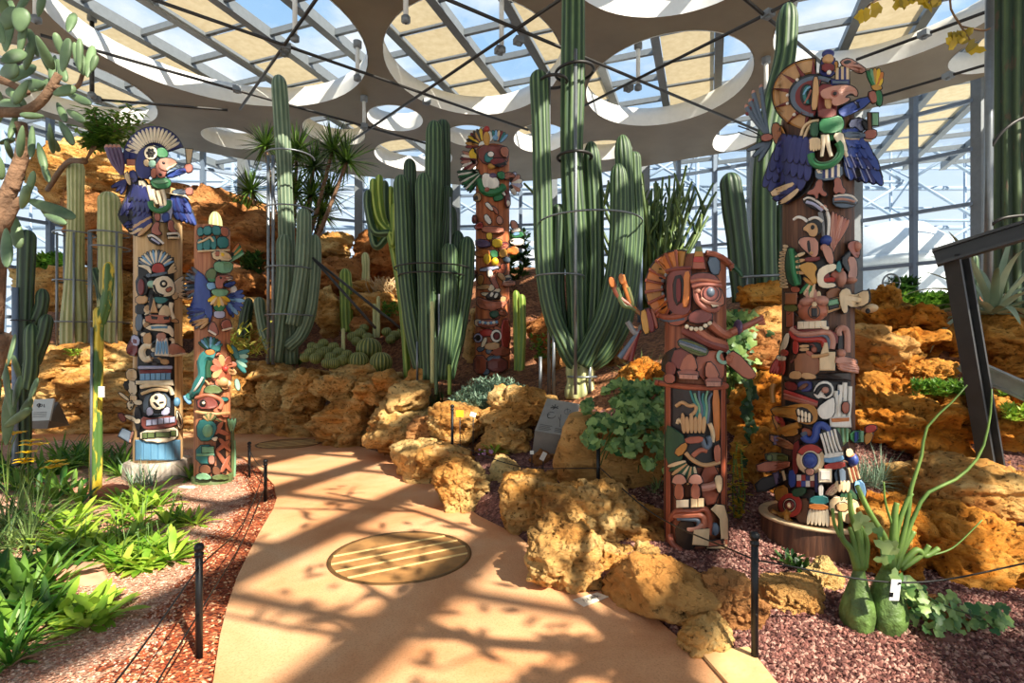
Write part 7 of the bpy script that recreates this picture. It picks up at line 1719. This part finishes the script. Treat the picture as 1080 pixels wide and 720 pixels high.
# ---- swollen caudex plant at lower right
c0 = Vector((W(918, 660, 2.85).x, 2.85, gz(W(918, 660, 2.85).x, 2.85)))
cx = empty('caudex_plant', c0, 'swollen green bottle stemmed plant with long shoots and white tag', 'plant')
m_caudex = plain('green_caudex', (84, 110, 54), .5, 0, .4, 11, (26, .7, .02))
for (x, y0, y1, w, lean) in ((905, 666, 574, 36, 2), (934, 668, 566, 44, 10)):
    k = 2.85 / F; mb = MB(); P = []; Rr = []
    for i in range(19):
        t = i / 18; P.append(W(x + lean * t * t, y0 + (y1 - y0) * t, 2.85)); Rr.append(w * k / 2 * (.8 + .2 * smooth01(np.array(t / .25)).item()) * (1 - .84 * smooth01(np.array((t - .12) / .8)).item() ** .9))
    mb.tube(P, Rr, 24, fn=lambda a, t: 1 + .1 * math.sin(3 * a + 1) * (1 - t) + .04 * math.sin(7 * a)); mb.build('bulb', m_caudex, cx)
sh = MB()
SH = (([(905, 600), (898, 580), (888, 566), (886, 540)], 9, 4), ([(904, 600), (900, 570), (896, 556)], 8, 4), ([(908, 600), (906, 570), (898, 540), (896, 520)], 9, 4), ([(910, 600), (908, 574), (906, 550)], 8, 5), ([(912, 598), (914, 570), (904, 548)], 7, 4), ([(940, 600), (942, 570), (944, 540), (946, 530)], 9, 5), ([(938, 600), (934, 570), (924, 552), (914, 534), (904, 512)], 8, 5), ([(944, 596), (952, 566), (958, 540), (960, 520), (964, 505), (972, 480), (978, 450), (1004, 424), (1020, 406)], 6, 1.4), ([(946, 596), (958, 560), (964, 545), (978, 520), (1010, 504), (1034, 478), (1044, 440), (1046, 410)], 5.5, 1.4), ([(948, 598), (966, 580), (976, 586), (990, 578)], 7, 5), ([(944, 600), (952, 580), (964, 560)], 8, 5), ([(942, 600), (946, 560), (956, 530), (962, 520)], 6, 4), ([(934, 600), (926, 560), (916, 540)], 5, 2), ([(950, 600), (972, 585), (980, 575)], 6, 5), ([(980, 586), (1000, 580), (1014, 570), (1036, 548)], 2, 1.4), ([(942, 556), (934, 530), (932, 508)], 3, 1.6), ([(886, 566), (880, 552), (878, 536)], 4, 3))
for pts, w0, w1 in SH:
    mb = MB(); C = rspline([W(x, y, 2.83) for x, y in pts], 16); k = 2.83 / F / 2; mb.tube(C, [(w0 + (w1 - w0) * i / 16) * k for i in range(17)], 7); mb.build('shoot', m_stem, cx)
lf = MB(); rr = random.Random(101)
for (x, y) in ((906, 550), (910, 546), (916, 556), (930, 590), (936, 586), (940, 582), (932, 576), (950, 612), (944, 606), (926, 560), (960, 622), (940, 574)):
    ivyleaf(lf, W(x, y, 2.72), Vector((rr.uniform(-.5, .5), -1, rr.uniform(-.1, .6))), rr.uniform(.05, .075), rr)
lf.build('leaves', ml_ivy_pale, cx)
mb = MB(); M = Matrix.Rotation(.12, 3, 'Y') @ Matrix.Rotation(.2, 3, 'Z'); mb.box(W(944, 622, 2.66), (.058, .004, .105), M=M); tagm = mb.build('tag', m_white, cx, smooth=False, label='white plant tag with small black code patch')
mb = MB(); mb.box(W(940, 627, 2.655), (.022, .003, .024), M=M); mb.box(W(949, 615, 2.655), (.01, .003, .012), M=M); mb.build('printing', m_dark, tagm, smooth=False)
# creeping vine right of it
mb = MB(); vb = MB(); rr = random.Random(103)
for (x, y) in [(rr.uniform(962, 1012), rr.uniform(626, 668)) for _ in range(60)] + [(rr.uniform(1012, 1064), rr.uniform(640, 666)) for _ in range(36)] + [(rr.uniform(955, 975), rr.uniform(610, 636)) for _ in range(14)]:
    ivyleaf(mb, W(x, y, 2.78 + rr.uniform(-.06, .08)), Vector((rr.uniform(-.5, .5), -.8, rr.uniform(.2, 1))), rr.uniform(.035, .06), rr)
for s_ in ([(952, 610), (975, 632), (1000, 655), (1020, 676)], [(962, 620), (1000, 640), (1040, 652), (1064, 660)], [(955, 664), (962, 700), (974, 704)]): vb.tube(rspline([W(x, y, 2.78) for x, y in s_], 10), .004, 4)
plant('trailing_vine', 'trailing dark green vine on the gravel right of the swollen plant', W(1005, 668, 2.8), [('leaves', mb, ml_ivy), ('stems', vb, m_stem)], 'vine')
# ================================================================== ROPE POSTS
def rope_post(label, base, h, r=.017):
    t = empty('rope_post', base, label, 'post', 'rope barrier posts'); b = Vector(base)
    mb = MB(); mb.tube([b - Vector((0, 0, .03)), b + Vector((0, 0, h * .5)), b + Vector((0, 0, h - .03))], r, 12); mb.build('shaft', m_dark, t)
    mb = MB(); mb.lathe(b, [(r, h - .05), (r * 1.25, h - .045), (r * 1.25, h - .03), (r * .8, h - .027), (r * 1.2, h - .018), (r * 1.45, h - .005), (r * 1.2, h + .01), (r * .6, h + .018), (.001, h + .02)], 14); mb.build('knob', m_dark, t)
    mb = MB(); mb.tube([b + Vector((0, -.022, h * .8)), b + Vector((0, 0, h * .83)), b + Vector((0, .022, h * .8))], .004, 6); mb.tube([b + Vector((0, -.022, h * .38)), b + Vector((0, 0, h * .41)), b + Vector((0, .022, h * .38))], .004, 6); mb.build('eyelet', m_rod, t)
    return b
def on(px, py, Y): p = W(px, py, Y); return Vector((p.x, p.y, max(gz(p.x, p.y), -.01)))
p1 = rope_post('nearest black rope post left of the path, casting a shadow on the gravel', G(210, 693), .55)
p2 = rope_post('black rope post at the left path bend beside the slim teal totem', G(280, 529), .42)
p3 = rope_post('black rope post behind the left path bend, at the far edge', G(263, 503), .42)
p4 = rope_post('nearest black rope post right of the path, on the purple gravel', G(796, 698), .62)
q5 = on(631, 512, 4.72); p5 = rope_post('black rope post in front of the smooth round boulder', q5, W(631, 468, 4.72).z - q5.z)
q6 = on(477, 470, 6.1); p6 = rope_post('black rope post carrying the yellow label at the far end of the path edge', q6, W(479, 428, 6.1).z - q6.z)
def rope(label, a, b, sag, r=.0045):
    C = rspline([a, (a + b) / 2 - Vector((0, 0, sag)), b], 16); mb = MB(); mb.tube(C, r, 6)
    return mb.build('rope', m_dark, origin=tuple(a), label=label, cat='rope', group='barrier ropes')
up = lambda p, h: p + Vector((0, 0, h))
n0 = Vector((-1.13, .9, 0))
rope('upper black rope running from the nearest left post towards the viewer', up(n0, .44), up(p1, .45), .06); rope('lower black rope running from the nearest left post towards the viewer', up(n0, .2), up(p1, .22), .05)
rope('upper black rope between nearest left post and the path bend post', up(p1, .45), up(p2, .34), .16); rope('lower black rope between nearest left post and the path bend post', up(p1, .22), up(p2, .16), .08)
rope('upper short black rope between the two posts at the left path bend', up(p2, .34), up(p3, .34), .05); rope('lower short black rope between the two posts at the left path bend', up(p2, .16), up(p3, .16), .03)
rope('black rope from the round boulder post to the nearest right post', up(p5, .3), up(p4, .5), .1)
rope('black rope from the yellow label post to the round boulder post', up(p6, .36), up(p5, .28), .12)
e0 = W(1110, 588, 2.75); rope('black rope from the nearest right post across the swollen plant', up(p4, .5), e0, .12)
# ================================================================== ROUND PAVED COVERS IN THE PATH
def cover(label, c, rad):
    t = empty('manhole_cover', c, label, 'manhole cover', 'round covers in the path'); c = Vector(c)
    mb = MB(); mb.lathe(c, [(rad, -.01), (rad, .006), (rad - .028, .006), (rad - .03, .0)], 56); mb.build('ring', plain('bronze_ring', (112, 82, 46), .5, .3, .2), t)
    mb = MB(); mb.lathe(c, [(rad - .032, .001), (rad * .5, .002), (.001, .002)], 56); mb.build('infill', plain('cover_concrete', (160, 116, 66), .75, 0, .25, 6, (60, .3, .01)), t)
    d = Vector((.86, .5, 0)).normalized(); n = Vector((-d.y, d.x, 0))
    for k in (-.42, -.14, .14, .42):
        h = math.sqrt((rad - .03) ** 2 - (k * rad) ** 2); mb = MB(); mb.beam(c + n * k * rad - d * h + Vector((0, 0, .003)), c + n * k * rad + d * h + Vector((0, 0, .003)), .02, .008); mb.build('strip', plain('brass_strip', (226, 196, 132), .6), t, smooth=False)
cn = G(423, 587); cover('near round path cover with brass strips set in the concrete', (cn.x, cn.y, .012), .525)
cf = G(304.5, 468.5); cover('far round path cover in front of the ledge', (cf.x, cf.y, .012), .52)
# ================================================================== FLOOR SIGN
def qd(px): return [G(x, y, .014) for x, y in px]
q = qd([(604.3, 632.7), (630, 625), (641.9, 629.4), (616, 639.8)])
t = empty('floor_sign', (q[0] + q[2]) / 2, 'small white caution sign lying flat on the path beside the pitted boulder', 'sign')
mb = MB(); mb.add(q + [p + Vector((0, 0, .004)) for p in q], [(4, 5, 6, 7), (0, 1, 5, 4), (1, 2, 6, 5), (2, 3, 7, 6), (3, 0, 4, 7)]); pl = mb.build('plate', plain('sign_white', (226, 220, 204), .5), t, smooth=False)
tx = bpy.data.curves.new('lettering', 'FONT'); tx.body = '\u5c0f\u5fc3\u78b0\u5934'; tx.size = .1; tx.align_x = 'CENTER'; tx.align_y = 'CENTER'; tx.offset = .0012
to = bpy.data.objects.new('tmp_text', tx); COL.objects.link(to); bpy.context.view_layer.update()
me = bpy.data.meshes.new_from_object(to.evaluated_get(bpy.context.evaluated_depsgraph_get())); bpy.data.objects.remove(to); bpy.data.curves.remove(tx)
if len(me.vertices):
    xs_ = [v.co.x for v in me.vertices]; ys_ = [v.co.y for v in me.vertices]; x0, x1, y0, y1 = min(xs_), max(xs_), min(ys_), max(ys_)
    lo = t.location
    for v in me.vertices:
        u = .2 + .62 * (v.co.x - x0) / (x1 - x0); w = .3 + .5 * (v.co.y - y0) / (y1 - y0)
        p = (q[3].lerp(q[2], u)).lerp(q[0].lerp(q[1], u), w); v.co = p + Vector((0, 0, .0052)) - lo
    me.materials.append(m_dark); lo_ = bpy.data.objects.new('lettering', me); COL.objects.link(lo_); lo_.parent = pl; lo_.location = (0, 0, 0)
    lo_.matrix_parent_inverse = Matrix(); _KIDS.setdefault(pl.name, []).append(lo_)
# ================================================================== INFORMATION STANDS
def stand(label, face, foot, depth, mface, marks):
    """face: 4 points (upper left, upper right, lower right, lower left); foot: 2 points lower right, lower left"""
    a, b, c, d = face; e, f = foot; back = Vector((0, depth, 0))
    t = empty('information_stand', (e + f) / 2, label, 'sign')
    mb = MB(); nrm = (b - a).cross(d - a).normalized(); nrm = nrm if nrm.y < 0 else -nrm
    P = [a, b, c, d]; Q = [p - nrm * .03 for p in P]; mb.add(P + Q, [(0, 3, 2, 1), (4, 5, 6, 7), (0, 1, 5, 4), (1, 2, 6, 5), (2, 3, 7, 6), (3, 0, 4, 7)]); pn = mb.build('panel', mface, t, smooth=False)
    mb = MB(); g0, g1 = b + back * .2 - Vector((0, 0, .06)), a + back * .2 - Vector((0, 0, .06)); mb.add([d, c, e, f, g1, g0, e + back, f + back], [(0, 1, 2, 3), (1, 5, 6, 2), (4, 0, 3, 7), (5, 4, 7, 6), (0, 4, 5, 1), (3, 2, 6, 7)]); mb.build('housing', plain('stand_metal', (112, 106, 98), .4, .4, .1), t, smooth=False)
    mb = MB(); S_ = lambda u, v: a.lerp(b, u).lerp(d.lerp(c, u), v) + nrm * .002
    for pts, r in marks: mb.tube([S_(u, v) for u, v in pts], r, 5)
    mb.build('engraving', plain('engraved_ink', (62, 58, 56), .7), pn)
    return t
Y = 5.95
arc_ = lambda cx_, cy_, r, a0, a1: [(cx_ + r * math.cos(R(a0 + (a1 - a0) * i / 10)), cy_ + r * .8 * math.sin(R(a0 + (a1 - a0) * i / 10))) for i in range(11)]
marks = [([(.2, .27), (.3, .22), (.42, .25)], .006), ([(.3, .14), (.31, .24), (.28, .3)], .005), ([(.22, .18), (.31, .26)], .004), ([(.4, .18), (.31, .26)], .004), (arc_(.3, .48, .12, 0, 300), .003), (arc_(.27, .52, .07, 60, 260), .003), ([(.56, .42), (.6, .6), (.66, .78)], .003), ([(.52, .5), (.6, .6)], .0025), ([(.68, .2), (.74, .34), (.8, .24)], .0025), ([(.84, .46), (.86, .6)], .005), ([(.8, .52), (.9, .5)], .003), (arc_(.72, .3, .1, 0, 320), .0018)] + [([(.08, .8 + .045 * i), (.44 - .05 * (i % 2), .8 + .045 * i)], .002) for i in range(4)] + [([(.54, .84 + .045 * i), (.86 - .06 * (i % 2), .84 + .045 * i)], .002) for i in range(3)]
stand('grey metal information stand with engraved cactus drawings beside the smooth boulder', [W(577, 420, 6.15), W(612, 426, 6.12), W(600, 460, 5.85), W(564, 454, 5.88)], [W(592, 490, 5.85), W(561, 482, 5.88)], .34, plain('etched_steel', (150, 146, 136), .4, .35, .08), marks)
marks2 = [(arc_(.3, .28, .08, 0, 330), .006), (arc_(.42, .3, .07, 0, 330), .005), ([(.3, .2), (.34, .4)], .006), ([(.56, .25), (.62, .4)], .005)] + [([(.12, .62 + .07 * i), (.8, .62 + .07 * i)], .003) for i in range(4)]
stand('white information stand at the left in front of the rock ledge', [W(36, 421, 8.1), W(57, 420, 8.1), W(52, 443, 7.9), W(31, 444, 7.9)], [W(50, 452, 7.9), W(31, 452, 7.9)], .4, plain('etched_white', (206, 206, 198), .4, 0, .04), marks2)
# ================================================================== PLANT LABELS
def label_stick(lab, px, py, Y, w, h, mat, rz=0, tilt=.5, foot=None):
    c = W(px, py, Y); base = Vector((c.x, c.y + .03, gz(c.x, c.y) if foot is None else foot)); t = empty('plant_label', base, lab, 'label', 'small plant labels')
    k = Y / F; M = Matrix.Rotation(rz, 3, 'Y') @ Matrix.Rotation(-tilt, 3, 'X'); mb = MB(); mb.box(c, (w * k, .006, h * k), M=M); mb.build('plate', mat, t, smooth=False)
    mb = MB(); mb.tube([base, c.lerp(base, .5), c + Vector((0, .01, 0))], .006, 6); mb.build('stick', m_rod, t)
m_lab = plain('label_white', (226, 224, 212), .5); m_laby = plain('label_yellow', (222, 186, 24), .5)
label_stick('yellow plant label on the far end rope post', 485, 436, 6.08, 8, 7, m_laby, 0, .1); label_stick('white plant label below the silvery shrub', 499, 437, 6.3, 6, 5, m_lab, .3); label_stick('round white plant label at the foot of the metal information stand', 561, 477, 5.7, 4, 4, m_lab); label_stick('diamond shaped white plant label in front of the metal information stand', 573, 481, 5.55, 5, 9, m_lab, .5, .2)
# ================================================================== LEANING CHARCOAL BEAMS at the right
def ibeam(mb, a, b, w, h, up):
    a, b = Vector(a), Vector(b); y = (b - a).normalized(); x = y.cross(Vector(up)).normalized(); z = x.cross(y)
    for o_, ww, hh in ((z * (h / 2), w, .022), (-z * (h / 2), w, .022), (Vector((0, 0, 0)), .02, h)):
        M = Matrix((x, y, z)).transposed(); mb.box((a + b) / 2 + o_, (ww, (b - a).length, hh), M=M)
t = empty('steel_frame', W(1045, 490, 4.5), 'leaning charcoal steel post carrying a slanting beam at the right picture edge', 'steel frame')
mb = MB(); ibeam(mb, W(1046, 492, 4.5), W(1008, 268, 4.42), .12, .13, (1, .4, .2)); mb.build('post', m_ibeam, t, smooth=False)
mb = MB(); ibeam(mb, W(986, 272, 4.45), W(1150, 222, 3.9), .16, .12, (0, 0, 1)); mb.build('top_beam', m_ibeam, t, smooth=False)
t = empty('cross_beam', W(1090, 420, 4.6), 'pale grey slanting beam passing behind the leaning post', 'steel frame')
mb = MB(); ibeam(mb, W(1014, 382, 5.05), W(1120, 430, 4.5), .06, .13, (0, -.3, 1)); mb.build('bar', plain('pale_grey_steel', (150, 150, 144), .45, .3), t, smooth=False)
# small glass house ornament and wheel at the bank top
t = empty('valve_wheel', W(940, 298, 8.0), 'small round grey wheel on a pole beside the yellow rock pillar', 'wheel')
mb = MB(); c = W(940, 298, 8.0); C = [c + Vector((.13 * math.cos(i * PI / 12), 0, .13 * math.sin(i * PI / 12))) for i in range(25)]; mb.tube(C, .014, 6); mb.build('rim', m_pipe, t)
mb = MB()
for i in range(3): v = Vector((.13 * math.cos(i * PI / 3), 0, .13 * math.sin(i * PI / 3))); mb.tube([c - v, c, c + v], .01, 5)
mb.build('spokes', m_pipe, t); pipe(t, c + Vector((0, .02, 0)), Vector((c.x, c.y + .02, gz(c.x, c.y))), .015, 'pole')
# ================================================================== TIE RODS under the ceiling
ZR = 7.25
def U(px, py, z=ZR): return W(px, py, (z - EYE) * F / (HY - py))
def ext_(a, b, k0, k1): d = b - a; return a - d * k0, b + d * k1
for lab, a, b, nodes, k0, k1 in (('long dark tie rod crossing the upper left towards the far centre totem', (163, 0), (557, 137), ((300, 55), (450, 107)), .15, 0),
                            ('long dark tie rod running low across the left ceiling openings', (100, 53), (470, 157), ((250, 94), (384, 133)), .1, 0), ('short dark tie rod above the navy bird totem', (103, 105), (240, 116), ((103, 105),), 0, 0),
                            ('steep dark tie rod left of the tall grey cactus top', (333, 0), (253, 115), ((302, 50),), .2, 0), ('dark tie rod crossing the round opening above the clustered cactus', (590, 0), (360, 156), ((527, 53),), .2, 0),
                            ('long dark tie rod behind the ringed giant running right to the tall totem', (473, 0), (800, 138), ((547, 43), (663, 93)), .2, 0), ('dark tie rod crossing the opening right of the ringed giant', (830, 4), (615, 112), ((810, 15),), .1, 0),
                            ('steep dark tie rod above the tall totem head', (787, 0), (866, 66), ((830, 36),), .3, 0), ('dark tie rod along the right opening beyond the green plume', (1047, 10), (903, 63), ((975, 36),), .3, 0), ('lower dark tie rod at the right ceiling edge', (1075, 58), (930, 101), ((1000, 80),), .3, 0)):
    A, B = ext_(U(*a), U(*b), k0, k1); t = empty('tie_rod', (A + B) / 2, lab, 'tie rod', 'tie rods under the ceiling')
    mb = MB(); mb.tube([A, (A + B) / 2, B], .03, 8); mb.build('rod', m_rod, t)
    for n_ in nodes:
        mb = MB(); c = U(*n_); mb.box(c, (.16, .16, .1), .4); mb.tube([c + Vector((0, 0, -.08)), c, c + Vector((0, 0, .08))], .045, 8); mb.build('clamp', m_steel, t, smooth=False)
for lab, px, py, z1 in (('pale hanger rod in the opening above the clustered cactus, left one', 428, 20, 9.1), ('pale hanger rod in the opening above the clustered cactus, right one', 529, 52, 9.1), ('pale hanger rod left of the opening above the clustered cactus', 377, 82, 8.0), ('short pale hanger rod above the small round openings', 384, 133, 8.0), ('pale hanger rod in the opening right of the ringed giant', 673, 92, 8.2), ('pale hanger rod left of the sun disc', 808, 97, 8.0), ('pale hanger rod in the big upper left opening', 311, 40, 9.1), ('pale hanger rod above the prickly pear', 38, 20, 8.6), ('dark hanger rod left of the navy bird totem', 97, 100, 9.0)):
    c = U(px, py); t = empty('hanger_rod', c, lab, 'hanger rod', 'hanger rods under the ceiling'); mb = MB(); mb.tube([c, c.lerp(Vector((c.x, c.y, z1)), .5), Vector((c.x, c.y, z1))], .045, 8); mb.build('rod', m_rod if 'dark' in lab else m_white, t)
    mb = MB(); mb.lathe(Vector((c.x, c.y, 0)), [(.045, z1 - .14), (.09, z1 - .12), (.09, z1)], 10); mb.build('end_plate', m_steel, t); mb = MB(); mb.lathe(Vector((c.x, c.y, 0)), [(.02, c.z - .08), (.08, c.z - .05), (.08, c.z + .03), (.045, c.z + .06)], 10); mb.build('socket', m_steel, t)
# ================================================================== TREES right behind the viewpoint, out of view: one casts the path shadows, one is added for shade
def tree(label, base, trunk, branches, leaves, seed, lw=.07, ll=.16):
    rr = random.Random(seed); t = empty('shade_tree', base, label, 'tree', 'trees beside the viewpoint'); mb = MB(); C = rspline([Vector(base)] + [Vector(p) for p in trunk], 14); mb.tube(C, [.075 - .03 * i / 14 for i in range(15)], 9); mb.build('trunk', m_trunk, t)
    bm_ = MB(); lf = MB(); hub = Vector(trunk[-1]); tips = []
    for pts, r in branches:
        C = rspline([Vector(p) for p in pts], 12); bm_.tube(C, [r * (1 - .6 * i / 12) for i in range(13)], 7)
        for i in range(3, 13, 2):
            d = Vector((rr.gauss(0, 1), rr.gauss(0, 1), rr.gauss(.2, .5))).normalized(); e = C[i] + d * rr.uniform(.25, .6); m_ = C[i].lerp(e, .5) + Vector((rr.uniform(-.06, .06),) * 3); bm_.tube([C[i], m_, e], [r * .35, r * .25, .006], 5); tips += [e, m_]
    bm_.build('branches', m_trunk, t)
    for p, n, sp in leaves + [(q, 2, .1) for q in tips]:
        for i in range(n):
            c = Vector(p) + Vector((rr.gauss(0, sp), rr.gauss(0, sp), rr.gauss(0, sp * .7))); lf.blade(c, dirv(rr.uniform(0, 6.28), rr.uniform(-.5, .6)), ll * rr.uniform(.7, 1.2), lw, .5, 3, 0, .12, OVAL)
    lf.build('foliage', ml_mid, t)
tree('open branched tree whose branch shadows fall across the path', (3.5, -.9, 0), [(3.4, -.6, 1.8), (3.1, -.2, 3.4)], [([(3.1, -.2, 3.4), (2.6, -.5, 3.9), (2.05, .0, 4.1)], .06), ([(3.1, -.2, 3.4), (3.0, -.8, 3.8), (2.7, -1.2, 4.1)], .06), ([(3.1, -.2, 3.4), (3.0, .6, 3.9), (2.2, 1.5, 4.2), (1.2, 2.1, 4.3)], .055), ([(3.1, -.2, 3.4), (3.4, -.6, 3.8), (3.7, -.4, 4.2)], .05), ([(3.0, .6, 3.9), (2.9, 1.7, 4.3), (2.4, 2.6, 4.6)], .04), ([(2.6, -.5, 3.9), (2.3, -.9, 4.4), (1.8, -1.0, 4.8)], .04), ([(2.2, 1.5, 4.2), (1.6, 1.3, 4.5), (1.0, 1.2, 4.7)], .03)], [((2.3, .3, 4.1), 36, .3)], 5)
tree('unseen dense leafy tree added to shade the two right totems', (4.9, .3, 0), [(4.8, .5, 2.2), (4.4, 1.0, 4.2)], [([(4.4, 1.0, 4.2), (4.2, 1.1, 5.0), (4.2, 1.0, 5.7)], .05), ([(4.4, 1.0, 4.2), (4.7, 1.1, 4.9), (4.9, 1.1, 5.6)], .05), ([(4.4, 1.0, 4.2), (4.0, .6, 4.9), (3.9, .4, 5.5)], .05), ([(4.4, 1.0, 4.2), (4.0, 1.8, 4.7), (3.4, 2.5, 5.0)], .04)], [((4.3, 1.1, 5.0), 420, .36), ((4.5, 1.0, 5.4), 300, .3), ((4.8, 1.1, 5.0), 240, .3), ((4.0, .8, 4.6), 240, .3), ((3.4, 2.5, 5.0), 260, .26), ((3.6, 2.2, 5.2), 120, .2)], 6, .09, .2)  # added outside the view; crown clusters set to keep sun off both totems
